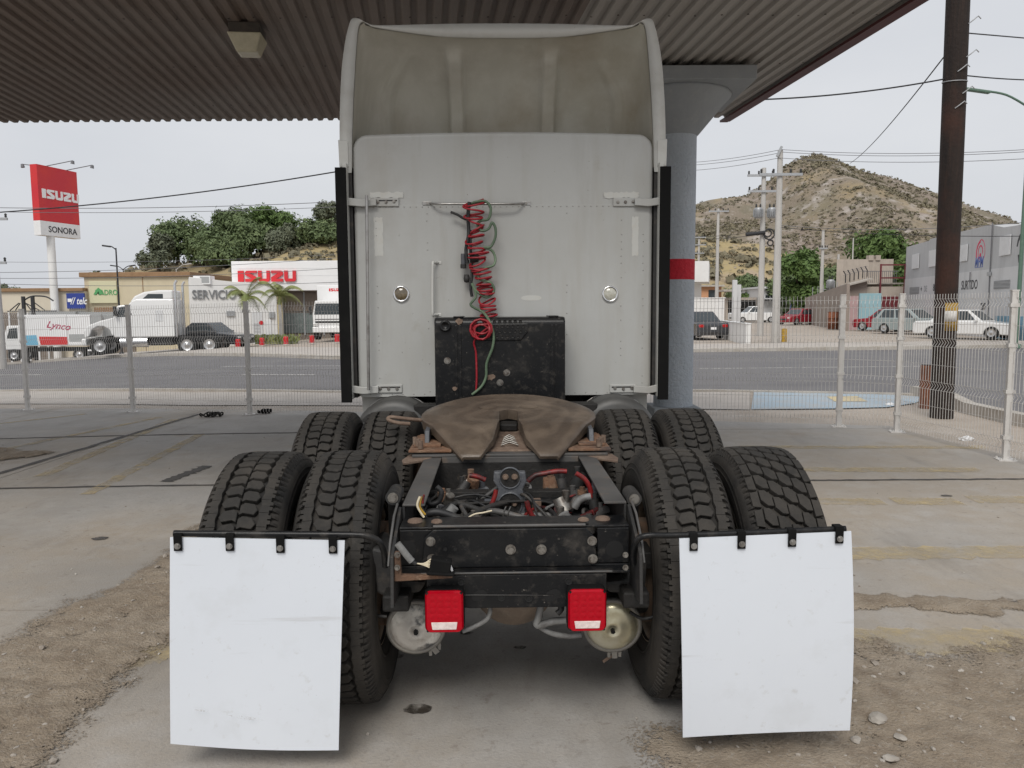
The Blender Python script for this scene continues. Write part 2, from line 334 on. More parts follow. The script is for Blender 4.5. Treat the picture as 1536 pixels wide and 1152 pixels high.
# vegetation, hills
D('bark', (.10, .075, .055), [((8, 8, 1), .4, .7, (.15, .12, .09))], rough=.95)
D('leafdark', (.105, .15, .062), [(.45, .35, .65, (.165, .215, .09)), (2, .5, .7, (.07, .10, .043))], rough=.7)
D('leafmid', (.085, .145, .036), [(.5, .35, .65, (.11, .17, .04)), (2.2, .5, .7, (.045, .085, .022))], rough=.7)
D('leafgrey', (.135, .155, .10), [(.6, .35, .65, (.14, .155, .10)), (2, .5, .7, (.065, .08, .05))], rough=.75)
D('frond', (.19, .23, .075), [(1.5, .4, .7, (.31, .31, .11))], rough=.6)
D('scrub', (.165, .15, .10), [(.05, .35, .65, (.215, .185, .12)), (.4, .5, .7, (.115, .108, .075))], rough=.9)
D('hillrock', (.225, .185, .14), [(.035, .50, .64, (.29, .225, .125)), (.012, .45, .6, (.19, .155, .115)), (.05, .5, .6, (.165, .145, .10), .8), (.02, .5, .62, (.25, .20, .165)), (.11, .52, .68, (.40, .36, .33), .85), (.3, .5, .7, (.15, .125, .085), .8), (1.2, .55, .75, (.40, .36, .32), .6)], rough=.95, bump=1.5, bscale=.35)
D('hillgold', (.36, .285, .145), [(.05, .42, .6, (.31, .245, .145)), (.12, .52, .66, (.36, .285, .21), .9), (.5, .5, .7, (.20, .16, .09), .8), (1.4, .58, .72, (.46, .40, .34), .6)], rough=.95, bump=1.2, bscale=.5)
def text(s, size, m, parent, loc, rot=(R(90), 0, 0), ext=.01, name='lettering', xs=1.0, shear=0):
    cu = bpy.data.curves.new('t', 'FONT'); cu.body = s; cu.size = size; cu.extrude = ext; cu.align_x = 'CENTER'; cu.align_y = 'CENTER'; cu.shear = shear; cu.resolution_u = 3
    cu.offset = size*.012
    o = bpy.data.objects.new('t', cu); C.objects.link(o)
    bpy.context.view_layer.update()
    me = bpy.data.meshes.new_from_object(o.evaluated_get(bpy.context.evaluated_depsgraph_get()))
    bpy.data.objects.remove(o)
    me.materials.clear(); me.materials.append(m); me.name = name
    t = bpy.data.objects.new(name, me); C.objects.link(t); t.parent = parent; t.location = loc; t.rotation_euler = rot; t.scale = (xs, 1, 1)
    return t
# squared block letters (unit box 0..1) of the dealer's sign
ISZ = {'I': [[(.0, 0), (1, 0), (1, 1), (0, 1)]],
 'S': [[(.0, .0), (.86, .0), (1, .14), (1, .40), (.40, .76), (1, .76), (1, 1), (.14, 1), (0, .86), (0, .62), (.60, .26), (0, .26)]],
 'U': [[(0, 1), (0, .16), (.14, 0), (.86, 0), (1, .16), (1, 1), (.72, 1), (.72, .27), (.30, .27), (.30, 1)]],
 'Z': [[(0, 0), (1, 0), (1, .26), (.44, .26), (1, .60), (1, .86), (.86, 1), (0, 1), (0, .76), (.58, .76), (0, .40)]]}
def isuzu(w, h, m, parent, loc, rot, depth=.03):
    ws = [.5, 1, 1, 1, 1]; gap = .12; tot = sum(ws)+gap*4; u = w/tot; x = -w/2
    for ch, k in zip('ISUZU', ws):
        b = MB()
        for poly in ISZ[ch]: b.prism([(x+p[0]*k*u, -h/2+p[1]*h) for p in poly], -depth, 0)
        o = b.build('letter', m, parent); o.location = loc; o.rotation_euler = rot
        x += (k+gap)*u
# ================================================================ ground, road, lot
def xs_list():
    a = [-3000, -600, -200, -90, -60, -50, -44, -40, -37]+[-35+i*1.0 for i in range(0, 35)]+[0, 20, 60, 200, 800, 3000]
    return a
def ground_sheet():
    xs = xs_list(); ys = [-60, -20, 0, 10, 20, 40, 80, 150, 300, 700, 1500, 4000]
    b = MB(); nx = len(xs)
    vs = [(x, y, G(x)-.05) for y in ys for x in xs]
    b.add(vs, [(j*nx+i, j*nx+i+1, (j+1)*nx+i+1, (j+1)*nx+i) for j in range(len(ys)-1) for i in range(nx-1)], True)
    return tag(b.build('ground', M['earth'], recalc=False), kind='structure')
ground_sheet()
def polyat(pl, t):
    n = len(pl)-1; k = min(int(t*n), n-1); return pl[k].lerp(pl[k+1], t*n-k)
def drape(name, A, B, dz, m, nu=90, nv=10, struct=True, parent=None):
    b = MB()
    def fn(u, v):
        p = polyat(A, u).lerp(polyat(B, u), v); return (p.x, p.y, G(p.x)+dz)
    b.grid(fn, nu, nv)
    o = b.build(name, m, parent)
    if struct: tag(o, kind='structure')
    return o
near = [gnd(*p) for p in ((-500, 592), (0, 584), (500, 585), (1060, 583), (1380, 589), (1430, 598), (1465, 616), (1536, 632), (1760, 674))]
far = [gnd(*p) for p in ((-500, 556), (0, 547), (500, 538), (1060, 527), (1380, 523), (1500, 521), (1620, 521), (1800, 522), (2300, 524))]
drape('road', near, far, -.03, M['asphalt'], 96, 12)
def kerb_strip(name, pl, w, top, side=1, a=0., b_=1., n=120, m='kerb'):
    mb = MB(); pts = [polyat(pl, a+(b_-a)*i/n) for i in range(n+1)]
    rows = []
    for i, p in enumerate(pts):
        t = (pts[min(i+1, n)]-pts[max(i-1, 0)]); t.z = 0; t.normalize(); q = Vector((t.y, -t.x, 0))*side
        g = G(p.x); rows += [(p.x, p.y, g-.06), (p.x, p.y, g+top-.02), (p.x+q.x*.02, p.y+q.y*.02, g+top), (p.x+q.x*w, p.y+q.y*w, g+top), (p.x+q.x*w, p.y+q.y*w, g-.06)]
    mb.add(rows, [(i*5+k, (i+1)*5+k, (i+1)*5+k+1, i*5+k+1) for i in range(n) for k in range(4)])
    return tag(mb.build(name, M[m], recalc=True), kind='structure')
kerb_strip('near_kerb', near[:5], .18, -.005, 1)
kerb_strip('side_kerb', near[4:], .20, .13, 1)
kerb_strip('far_kerb', far, .25, .12, -1)
wA = [gnd(*p) for p in ((-500, 612), (0, 603), (300, 605), (700, 607), (1125, 611))]
wB = [near[0], near[1], gnd(300, 585), gnd(700, 584.5), gnd(1125, 584)]
wB2 = [p+Vector((-.04, -.16, 0)) for p in wB]
drape('pavement', wA, wB2, -.036, M['walkway'], 60, 3)
rA = [gnd(*p) for p in ((1127, 611), (1250, 610), (1330, 608), (1372, 602))]
rB = [gnd(*p)+Vector((0, -.16, 0)) for p in ((1127, 584), (1250, 585.5), (1330, 588), (1385, 592))]
drape('blue_ramp', rA, rB, -.030, M['bluepave'], 30, 4)
drape('ramp_patch', [gnd(1252, 600), gnd(1302, 600)], [gnd(1240, 593), gnd(1285, 592)], -.024, M['yellowpave'], 6, 2)
# far side: pale forecourt strip behind the far kerb
fB = [p+Vector((1.5, 4.5, 0)) for p in far]
drape('far_pavement', far, fB, .07, M['walkway'], 80, 3)
for (a, b_, w) in (((330, 549), (520, 548), .12), ((360, 561), (470, 561), .12), ((1050, 552), (1400, 548), .12), ((-300, 567), (60, 561), .12)):
    p, q = gnd(*a), gnd(*b_); n = Vector((-(q-p).y, (q-p).x, 0)).normalized()*w
    drape('road_line', [p, q], [p+n, q+n], -.024, M['whitemark'], 14, 1)
# lot of cast concrete slabs
P_back0, P_back1 = gnd(42, 615), gnd(1258, 640)
P_side0, P_side1 = gnd(1345, 648), gnd(1508, 690)
def clip(poly, p, n):
    out = []
    for i in range(len(poly)):
        a, b = poly[i], poly[(i+1) % len(poly)]
        da, db = (a-p).dot(n), (b-p).dot(n)
        if da <= 0: out.append(a)
        if (da < 0) != (db < 0) and da != db: out.append(a.lerp(b, da/(da-db)))
    return out
bd = (P_back1-P_back0); bd.z = 0; bd.normalize(); bn = Vector((-bd.y, bd.x, 0)); 
sd = (P_side1-P_side0); sd.z = 0; sd.normalize(); sn = Vector((-sd.y, sd.x, 0))
if sn.x < 0: sn = -sn
lot = tag(bpy.data.objects.new('lot_slab', None), kind='structure'); C.objects.link(lot)
SX = [-30, -24, -19, -15, -12, -10.2, -8.4, -6.85, -5.3, -3.7, -2.1, 8]
SXJ = {-12, -8.4, -5.3}
SY = [-8, -2, 1.12, 4.22, 7.33, 10.5, 13.6, 17]
for i in range(len(SX)-1):
    for j in range(len(SY)-1):
        g0 = .008 if SX[i] in SXJ else 0; g1 = .008 if SX[i+1] in SXJ else 0
        q = [Vector((SX[i]+g0, SY[j]+.009, 0)), Vector((SX[i+1]-g1, SY[j]+.009, 0)), Vector((SX[i+1]-g1, SY[j+1]-.009, 0)), Vector((SX[i]+g0, SY[j+1]-.009, 0))]
        q = clip(q, Vector((P_back0.x, P_back0.y, 0))+bn*.22, bn)
        if len(q) > 2: q = clip(q, Vector((P_side0.x, P_side0.y, 0))+sn*.22, sn)
        if len(q) < 3: continue
        b = MB(); n = len(q)
        b.add([(p.x, p.y, G(p.x)) for p in q]+[(p.x, p.y, G(p.x)-.12) for p in q], [tuple(range(n))]+[(k, (k+1) % n, n+(k+1) % n, n+k) for k in range(n)])
        o = b.build('slab', M['concrete'], lot)
def ribbon(name, p, q, w, m, dz=.004, n=40, rag=.3, seed=0):
    d = (q-p); d.z = 0; nn = Vector((-d.y, d.x, 0)).normalized(); b = MB(); vs = []
    for i in range(n+1):
        c = p.lerp(q, i/n)
        for s in (-1, 1):
            k = s*w/2*(1+rag*noise.noise(Vector((i*.5, s*9, seed))))+ .25*rag*w*noise.noise(Vector((i*.31, 3, seed)))
            x = c+nn*k; vs.append((x.x, x.y, G(x.x)+dz))
    b.add(vs, [(2*i, 2*i+1, 2*i+3, 2*i+2) for i in range(n)])
    return tag(b.build(name, m, recalc=False), kind='structure')
ribbon('tar_joint', gnd(-30, 719), gnd(300, 621), .085, M['tar'], seed=1, rag=.8)
for _y, _x0, _x1 in ((7.33, -12, -2.0), (7.33, 2.0, 5.6), (4.22, 1.4, 6), (10.5, -11, -2.5)):
    ribbon('tar_joint', Vector((_x0, _y, 0)), Vector((_x1, _y, 0)), .05, M['tar'], seed=3+_x0, rag=.9, n=70)
ribbon('tar_joint', gnd(247, 723), gnd(312, 699), .13, M['tar'], seed=2, rag=1.0)
for k, (a, b_, w) in enumerate((((1110, 671), (1480, 671), .20), ((1180, 704.5), (1470, 705), .22), ((1190, 752), (1325, 753), .22), ((1340, 752), (1440, 753), .24), ((1455, 749), (1560, 750), .25),
        ((1230, 831), (1560, 828), .26), ((1260, 962), (1560, 961), .30), ((60, 715), (262, 629), .16), ((-60, 688), (240, 626), .15), ((130, 742), (300, 652), .14), ((-40, 640), (130, 621), .14), ((118, 1000), (262, 968), .34))):
    ribbon('parking_line', gnd(*a), gnd(*b_), w, M['yellowmark'], dz=.004, seed=10+k, rag=.35)
for (x, y, r) in ((626, 1064, .06), (700, 950, .035), (150, 808, .06), (780, 972, .03), (1420, 744, .05), (590, 985, .05)):
    c = gnd(x, y); b = MB(); n = 18
    b.add([(c.x+r*math.cos(6.283*i/n)*(1+.4*noise.noise(Vector((i*.7, x, 0)))), c.y+r*.7*math.sin(6.283*i/n)*(1+.4*noise.noise(Vector((i*.7, x, 5)))), .004+G(c.x)) for i in range(n)], [tuple(range(n))])
    tag(b.build('oil_stain', M['stain']), kind='structure')
# loose earth lying on and beside the slabs
def inpoly(x, y, poly):
    c = False; n = len(poly)
    for i in range(n):
        a, b = poly[i], poly[i-1]
        if (a.y > y) != (b.y > y) and x < (b.x-a.x)*(y-a.y)/(b.y-a.y)+a.x: c = not c
    return c
def dpoly(x, y, poly):
    d = 1e9; p = Vector((x, y))
    for i in range(len(poly)):
        a, b = poly[i].to_2d(), poly[i-1].to_2d(); ab = b-a
        t = max(0, min(1, (p-a).dot(ab)/max(ab.dot(ab), 1e-9))); d = min(d, (p-a-ab*t).length)
    return d if inpoly(x, y, poly) else -d
PEB = []
def dirt(name, px, amp, step, feather, peb=0, rs=(.004, .014), cap=1.2):
    poly = [gnd(*p) for p in px]; x0, x1 = min(p.x for p in poly)-.3, max(p.x for p in poly)+.3; y0, y1 = min(p.y for p in poly)-.3, max(p.y for p in poly)+.3
    nx, ny = int((x1-x0)/step), int((y1-y0)/step); b = MB(); zz = []; 
    for j in range(ny+1):
        for i in range(nx+1):
            x, y = x0+i*step, y0+j*step
            d = dpoly(x, y, poly)+.22*noise.noise(Vector((x*2.2, y*2.2, 1)))+.09*noise.noise(Vector((x*9, y*9, 2)))
            h = sstep(-feather, feather, d)*amp*(.8+.55*noise.noise(Vector((x*3, y*3, 4)))+.40*noise.noise(Vector((x*11, y*11, 5)))+.35*noise.noise(Vector((x*30, y*30, 6))))+.001-.0105*(1-sstep(-feather-.1, -feather+.15, d))
            b.v.append((x, y, G(x)+h)); zz.append(h)
            if h > .002 and random.random() < peb: PEB.append((x+random.uniform(-.5, .5)*step, y+random.uniform(-.5, .5)*step, G(x)+h, random.uniform(*rs)*random.choice((.6, .8, 1, 1.5))))
    w = nx+1
    for j in range(ny):
        for i in range(nx):
            q = (j*w+i, j*w+i+1, (j+1)*w+i+1, (j+1)*w+i)
            if max(zz[k] for k in q) > .0: b.f.append(q); b.sm.append(True)
    o = b.build(name, M['dust' if cap < 1 else 'dirt'], recalc=False); at_ = o.data.attributes.new('thick', 'FLOAT', 'POINT'); at_.data.foreach_set('value', [max(0., min(cap, (h+.002)/(amp*.62))) for h in zz]); return tag(o, kind='structure')
dirt('dirt', ((-120, 1060), (0, 1000), (120, 915), (230, 850), (330, 790), (400, 800), (300, 900), (200, 985), (100, 1060), (30, 1180), (-150, 1250)), .030, .022, .26, .018)
dirt('dirt', ((1240, 992), (1330, 985), (1440, 990), (1560, 1000), (1700, 1010), (1760, 1300), (1000, 1320), (1060, 1130), (1130, 1085), (1250, 1070)), .028, .022, .36, .022)
dirt('dirt', ((-160, 690), (-100, 676), (30, 675), (68, 679), (20, 688), (-60, 694)), .04, .04, .12, .05)
dirt('dirt', ((1230, 902), (1400, 898), (1560, 905), (1560, 915), (1400, 908), (1240, 912)), .018, .03, .1, .03)
def pebbles():
    b = MB()
    ico = [(0, 0, 1), (.89, 0, .45), (.28, .85, .45), (-.72, .53, .45), (-.72, -.53, .45), (.28, -.85, .45), (.72, .53, -.3), (-.28, .85, -.3), (-.89, 0, -.3), (-.28, -.85, -.3), (.72, -.53, -.3)]
    fs = [(0, i, i % 5+1) for i in range(1, 6)]+[(1, 6, 2), (2, 6, 7), (2, 7, 3), (3, 7, 8), (3, 8, 4), (4, 8, 9), (4, 9, 5), (5, 9, 10), (5, 10, 1), (1, 10, 6)]
    for k in range(260):
        x, y = random.uniform(-7, 5), random.uniform(2.2, 11)
        PEB.append((x, y, G(x)+.001, random.uniform(.003, .010)))
    for (x, y, z, r) in PEB:
        a = random.uniform(0, 6.28); ca, sa = math.cos(a), math.sin(a); sx, sy, sz = r*random.uniform(.8, 1.6), r*random.uniform(.6, 1.1), r*random.uniform(.4, .9)
        vs = []
        for p in ico:
            j = random.uniform(.75, 1.2); px, py = p[0]*sx*j, p[1]*sy*j
            vs.append((x+px*ca-py*sa, y+px*sa+py*ca, z+p[2]*sz*j+sz*.2))
        b.add(vs, fs)
    return tag(b.build('gravel', M['pebble'], recalc=False), 'loose pale pebbles strewn over the dirt and concrete', 'gravel', kind='stuff')
pebbles()
def stone(px, py, r, label, flat=.45):
    c = gnd(px, py); b = MB(); bm = bmesh.new(); bmesh.ops.create_icosphere(bm, subdivisions=2, radius=1)
    for v in bm.verts:
        n = 1+.35*noise.noise(v.co*1.3+Vector((px, py, 0))); v.co = Vector((v.co.x*r*1.3*n, v.co.y*r*n, max(-.3, v.co.z)*r*flat*n))
    me = bpy.data.meshes.new('stone'); bm.to_mesh(me); bm.free(); me.materials.append(M['pebble'])
    o = bpy.data.objects.new('stone', me); C.objects.link(o); o.location = (c.x, c.y, G(c.x)+r*flat*.3+.02); o.rotation_euler = (0, 0, px)
    return tag(o, label, 'stone')
stone(1317, 1086, .035, 'largest pale broken stone on dirt beside right mud flap')
stone(1283, 1118, .020, 'small pale stone on dirt just below right mud flap')
stone(1350, 1114, .020, 'small rounded pale stone lying in brown dirt off the flap corner')
stone(1335, 1146, .024, 'flat pale stone half buried in the brown dirt patch')
stone(45, 1052, .018, 'pale stone on the dirt band beyond left mud flap')

# rope bundle and rubber piece at the fence foot
def coilthing(name, label, cat, px, py, m, L, turns, r, flatz):
    c = gnd(px, py); pts = []
    for i in range(turns*14):
        a = i*.45; pts.append((c.x+L*math.cos(a*.5+i*.02)*(.6+.4*math.sin(i*.37)), c.y+.10*math.sin(a*.83+i*.05), G(c.x)+r+.002+flatz*(.5+.5*math.sin(i*1.3))))
    tag(MB().tube(smooth_path(pts, 3), r, 6).build(name, m), label, cat)
coilthing('frayed_rope', 'frayed dark rope bundle lying at foot of fence', 'rope', 319, 625, M['grease'], .18, 5, .012, .05)
coilthing('rubber_scrap', 'short black rubber scrap lying beside fence post', 'scrap', 398, 620, M['blackrubber'], .10, 3, .016, .04)

# ================================================================ canopy
CA = R(6.6); cd = Vector((-math.sin(CA), math.cos(CA), 0)); CZ = 4.5
CC = Vector((3.25, 11.85, CZ)); CL = 8.1  # unseen rear length of the roof set by how much it shades the cab
canopy = thing('canopy', 'brown corrugated metal canopy roof over the truck', 'canopy', CC)
def corr(s0, s1, m, dz):
    b = MB(); pit = .152; pr = [(0, 0), (.26, 0), (.40, .032), (.72, .032), (.86, 0)]
    ss = []; k = int(s0/pit)
    while k*pit < s1:
        for (u, z) in pr: ss.append(((k+u)*pit, z))
        k += 1
    vs = []; n = len(ss)
    for (s, z) in ss:
        for t in (0, CL/2, CL):
            p = Vector((-s, 0, z+dz))-cd*t; vs.append(p)
    b.add(vs, [(i*3+j, i*3+j+1, (i+1)*3+j+1, (i+1)*3+j) for i in range(n-1) for j in (0, 1)])
    return b.build('roof_sheet', m, canopy, solid=.002)
edges = [0, .98, 1.98, 2.98]+[2.98+i*1.05 for i in range(1, 14)]
for i in range(len(edges)-1):
    corr(edges[i]+(.001 if i else 0), edges[i+1]+.03, M['canopysheetpale' if i < 3 else 'canopysheet'], .002*(i % 2))
b = MB()
for t in (.9, 2.6, 4.1):
    for i in range(64):
        s = .15+i*.252
        p = Vector((-s, 0, -.003))-cd*(t+.03*random.uniform(-1, 1)); b.cyl(p, p+Vector((0, 0, .006)), .011, n=6)
b.build('screws', M['housing'], canopy)
b = MB()
for t in (.06, 1.9, 3.9, 5.8, 7.9):
    p = Vector((-8.2, 0, .13))-cd*t; b.box(p, (16.4, .10, .18))
b.build('purlins', M['housing'], canopy)
b = MB(); q = lambda s, t, z: Vector((-s, 0, z))-cd*t
b.add([q(-.02, -.03, -.05), q(-.02, CL+.1, -.05), q(-.02, CL+.1, .22), q(-.02, -.03, .22), q(-.05, -.03, -.05), q(-.05, CL+.1, -.05), q(-.05, CL+.1, .22), q(-.05, -.03, .22)],
      [(0, 1, 2, 3), (4, 7, 6, 5), (0, 4, 5, 1), (1, 5, 6, 2), (2, 6, 7, 3), (3, 7, 4, 0)])
b.build('fascia', M['canopyred'], canopy)
b = MB(); b.add([q(-.015, -.03, -.06), q(.10, -.03, -.06), q(.10, CL, -.06), q(-.015, CL, -.06), q(-.015, -.03, -.03), q(.10, -.03, -.03), q(.10, CL, -.03), q(-.015, CL, -.03)], [(0, 1, 2, 3), (4, 7, 6, 5), (0, 1, 5, 4), (1, 2, 6, 5), (2, 3, 7, 6), (3, 0, 4, 7)])
b.build('edge_angle', M['canopyred'], canopy)
# column
COLX, COLY = at(1012, 400, 9.9).x, 9.9
col = thing('canopy_column', 'blue grey stucco column with red band under canopy', 'column', (COLX, COLY, 0))
zz = lambda y, Y=COLY: at(1012, y, Y).z
z1, z2 = zz(420), zz(390)
MB().lathe([(0.4, .25), (z1, .25)], n=40).build('shaft', M['columnblue'], col)
MB().lathe([(z1, .2515), (z2, .2515)], n=40).build('red_band', M['columnred'], col)
zf, zt = zz(206), zz(146)
MB().lathe([(z2, .25), (zf, .25)], n=40).build('shaft', M['columnblue'], col)
MB().lathe([(zf, .25), (zf+.03, .28), (zt-.10, .58), (zt-.03, .65), (zt, .66), (zt, 0)], n=40).build('capital', M['capgrey'], col)
MB().bb((-.76, -.76, zt+.001), (.76, .76, zz(126))).build('abacus', M['capgrey'], col, bevel=.01)
MB().bb((-.18, -.18, zz(126)+.001), (.18, .18, CZ+.0)).build('bearing', M['housing'], col)
MB().prism([(-.30, -.30), (.30, -.30), (.30, .30), (-.30, .30)], 0, .42, 'Z').build('pedestal', M['capgrey'], col, bevel=.02)
# lamp under canopy
lc = at(371, 47, 8.0)
lamp = thing('ceiling_light', 'boxy light fixture with yellowed diffuser under canopy', 'light fixture', (lc.x, 8.0, CZ-.001), -CA*0+R(6))
MB().prism([(-.15, -.15), (.15, -.15), (.15, .15), (-.15, .15)], -.10, -.0, 'Z').build('housing', M['housing'], lamp, bevel=.008)
b = MB(); b.add([(-.165, -.165, -.10), (.165, -.165, -.10), (.165, .165, -.10), (-.165, .165, -.10), (-.09, -.10, -.27), (.10, -.10, -.27), (.10, .10, -.27), (-.09, .10, -.27)], [(0, 1, 5, 4), (1, 2, 6, 5), (2, 3, 7, 6), (3, 0, 4, 7), (4, 5, 6, 7), (0, 3, 2, 1)])
b.build('diffuser', M['diffuser'], lamp, bevel=.012)

# ================================================================ welded mesh fences
FH = 1.80
def fence_post(parent, p, h=FH+.03):
    b = MB(); b.bb((-.032, -.032, 0), (.032, .032, h)); o = b.build('post', M['fencewhite'], parent, bevel=.004); o.location = (p.x, p.y, G(p.x))
    o.rotation_euler = (0, 0, math.atan2(bd.y, bd.x))
    c = MB().bb((-.036, -.036, h), (.036, .036, h+.012)).build('post_cap', M['fencewhite'], o)
    f = MB().bb((-.09, -.09, 0), (.09, .09, .012)); 
    for i in (-1, 1):
        for j in (-1, 1): f.cyl((i*.065, j*.065, .012), (i*.065, j*.065, .03), .012, n=6)
    f.build('base_plate', M['fencewhite'], o)
    for z in (.25, .75, 1.25, 1.68): MB().bb((-.045, -.04, z-.02), (.045, .04, z+.02)).build('clamp', M['fencewhite'], o)
def fence_panel(parent, p, q, fold=1):
    d = q-p; L = Vector((d.x, d.y, 0)).length; e = Vector((d.x, d.y, 0)).normalized(); nn = Vector((e.y, -e.x, 0))*fold
    prof = [(.05, 0)]
    for zf in (.12, .64, 1.18, 1.66): prof += [(zf, 0), (zf+.05, .035), (zf+.10, 0)]
    prof.append((FH+.02, 0))
    b = MB(); n = int((L-.08)/.05); vs = []
    for i in range(n+1):
        u = .04+(L-.08)*i/n; c = p+e*u; g = lerp(G(p.x), G(q.x), u/L)
        b.tube([Vector((c.x, c.y, g+z))+nn*k for (z, k) in prof], .0031, 4, cap=False)
    for z in [zf+k for zf in (.12, .64, 1.18, 1.66) for k in (0, .10)]+[.43, .95, 1.46]:
        b.tube([Vector((p.x, p.y, G(p.x)+z))+e*.03+nn*.004, Vector((q.x, q.y, G(q.x)+z))-e*.03+nn*.004], .003, 4, cap=False)
    b.build('mesh_panel', M['fencewhite'], parent, recalc=False)
back = thing('mesh_fence', 'white welded wire mesh fence along the avenue behind truck', 'fence')
pts = [gnd(42, 615), gnd(200, 618), gnd(375, 622)]
st = (pts[1]-pts[0]); pts = [pts[0]-st*2, pts[0]-st]+pts
e = gnd(1258, 640)
pts += [pts[-1].lerp(e, k/4) for k in (1, 2, 3)]+[e, gnd(1345, 648)]
for p in pts[:-1]: fence_post(back, p)
for a, b_ in zip(pts, pts[1:]): fence_panel(back, a, b_)
side = thing('mesh_fence', 'short white wire mesh fence run beside the wooden utility pole', 'fence')
sp_ = [gnd(1345, 648), gnd(1508, 690)]; sp_.append(sp_[1]*2-sp_[0]); sp_.append(sp_[2]*2-sp_[1])
for p in sp_[:3]: fence_post(side, p)
for a, b_ in zip(sp_, sp_[1:3]): fence_panel(side, a, b_, -1)

# ================================================================ wooden utility pole by the fence
pb = gnd(1412, 622); pt = at(1437, 0, pb.y-.35); dirp = (pt-pb)/(pt.z-pb.z)
up = thing('utility_pole', 'dark weathered wooden utility pole with yellow band behind fence', 'pole', pb)
b = MB(); b.tube([dirp*z for z in (-.3, 0, 2, 4, 6, 8.2)], [.168, .165, .158, .158, .155, .145], 20); b.build('shaft', M['wood'], up)
def bandz(z0, z1, m, r, nm, a0=0, a1=6.283):
    q = MB(); n = 16; vs = []
    for z in (z0, z1):
        for i in range(n+1):
            a = a0+(a1-a0)*i/n; c = dirp*z; vs.append(c+Vector((math.cos(a)*r, math.sin(a)*r, 0)))
    q.add(vs, [(i, i+1, n+2+i, n+1+i) for i in range(n)], True); q.build(nm, m, up, solid=.001)
bandz(1.30, 1.72, M['yellowpaint'], .1665, 'yellow_band', R(238), R(345))
bandz(1.44, 1.60, M['paper'], .169, 'pasted_notice', R(238), R(305))
for z in (4.9, 6.1):
    q = MB(); c = dirp*z; q.tube([c+Vector((math.cos(a)*.163, math.sin(a)*.163, .02*math.sin(a))) for a in [i*.3 for i in range(22)]], .007, 6); q.build('wire_tie', M['galv'], up)
for z, a in ((5.0, 4.4), (5.2, 5.2), (5.65, 5.3), (4.7, 4.9), (4.5, 4.3)):
    q = MB(); c = dirp*z+Vector((math.cos(a)*.16, math.sin(a)*.16, 0)); q.tube([c, c+Vector((.05, -.03, .04)), c+Vector((.11, -.04, .09)), c+Vector((.16, -.02, .06))], .008, 6); q.build('hook', M['galv'], up)
rb = gnd(1389, 608)
rp = thing('rusty_stub', 'rusty square steel stub standing beside wooden pole', 'post', (rb.x, rb.y, 0), R(-14))
MB().bb((-.10, -.09, -.06), (.10, .09, .68)).build('tube', M['rustpost'], rp, bevel=.02)
MB().bb((-.085, -.075, .681), (.085, .075, .688)).build('opening', M['dark'], rp)
for i, (px, py) in enumerate(((1335, 605), (1450, 655))):
    c = gnd(px, py); b = MB(); bm = bmesh.new(); bmesh.ops.create_icosphere(bm, subdivisions=3, radius=1)
    for v in bm.verts: n = 1+.5*noise.noise(v.co*2.5+Vector((px, 0, 0))); v.co = Vector((v.co.x*.09*n, v.co.y*.05*n, max(-.6, v.co.z)*.035*n))
    me = bpy.data.meshes.new('litter'); bm.to_mesh(me); bm.free(); me.materials.append(M['letterwhite'])
    o = bpy.data.objects.new('plastic_litter', me); C.objects.link(o); o.location = (c.x, c.y, -.03)
    tag(o, ('white plastic scrap lying at edge of blue ramp', 'crumpled white plastic bag on earth behind side fence')[i], 'litter')
# ================================================================ the tractor truck (local: x right, y forward, origin under the rear axle)
TR = thing('tractor_truck', 'white sleeper cab tractor truck seen from behind under canopy', 'truck', (TX, TY, 0), TA)
def bolt(parent, p, r=.014, h=.012, m='bolt', axis=(0, -1, 0), washer=True):
    b = MB(); p = Vector(p); a = Vector(axis)
    if washer: b.cyl(p, p+a*.004, r*1.5, n=16)
    b.cyl(p+a*.004, p+a*(.004+h), r, n=6)
    return b.build('bolt', M[m], parent)
# ---- tyres
RT = .515
def tyre_body():
    prof = [(-.105, .288), (-.125, .30), (-.150, .36), (-.158, .41), (-.155, .448), (-.146, .470), (-.132, .485), (-.118, .491), (0, .494), (.118, .491), (.132, .485), (.146, .470), (.155, .448), (.158, .41), (.150, .36), (.125, .30), (.105, .288)]
    prof2 = []
    for (a, b), (c, d) in zip(prof, prof[1:]): prof2 += [(a, b)]
    prof2.append(prof[-1])
    m = MB(); m.lathe(prof2, 'X', 72)
    for s in (-1, 1):                         # raised sidewall rings
        for r0 in (.335, .425, .447): m.lathe([(s*(.1425 if r0 < .35 else .1575 if r0 < .44 else .1545), r0-.004), (s*(.1465 if r0 < .35 else .1605 if r0 < .44 else .1575), r0), (s*(.1425 if r0 < .35 else .1575 if r0 < .44 else .1545), r0+.004)], 'X', 72)
    return m
def lug(m, poly, w0, a0, pit, R0=.489, R1=RT, top=.93, sc=(1, 1)):
    "polygon in (w, u) -> raised lug on the tread"
    n = len(poly); cx = sum(p[0] for p in poly)/n; cu = sum(p[1] for p in poly)/n; vs = []
    for (Rr, k) in ((R0, 1), (R1-.002, 1), (R1, top)):
        for p in poly:
            w = w0+(cx+(p[0]-cx)*k); u = cu+(p[1]-cu)*k; a = a0+u/RT; rr = Rr-.35*max(0, abs(w)-.05)**2*4
            vs.append((w, -rr*math.sin(a), rr*math.cos(a)))
    fs = [(j*n+i, j*n+(i+1) % n, (j+1)*n+(i+1) % n, (j+1)*n+i) for j in (0, 1) for i in range(n)]+[tuple(2*n+i for i in range(n))]
    m.add(vs, fs)
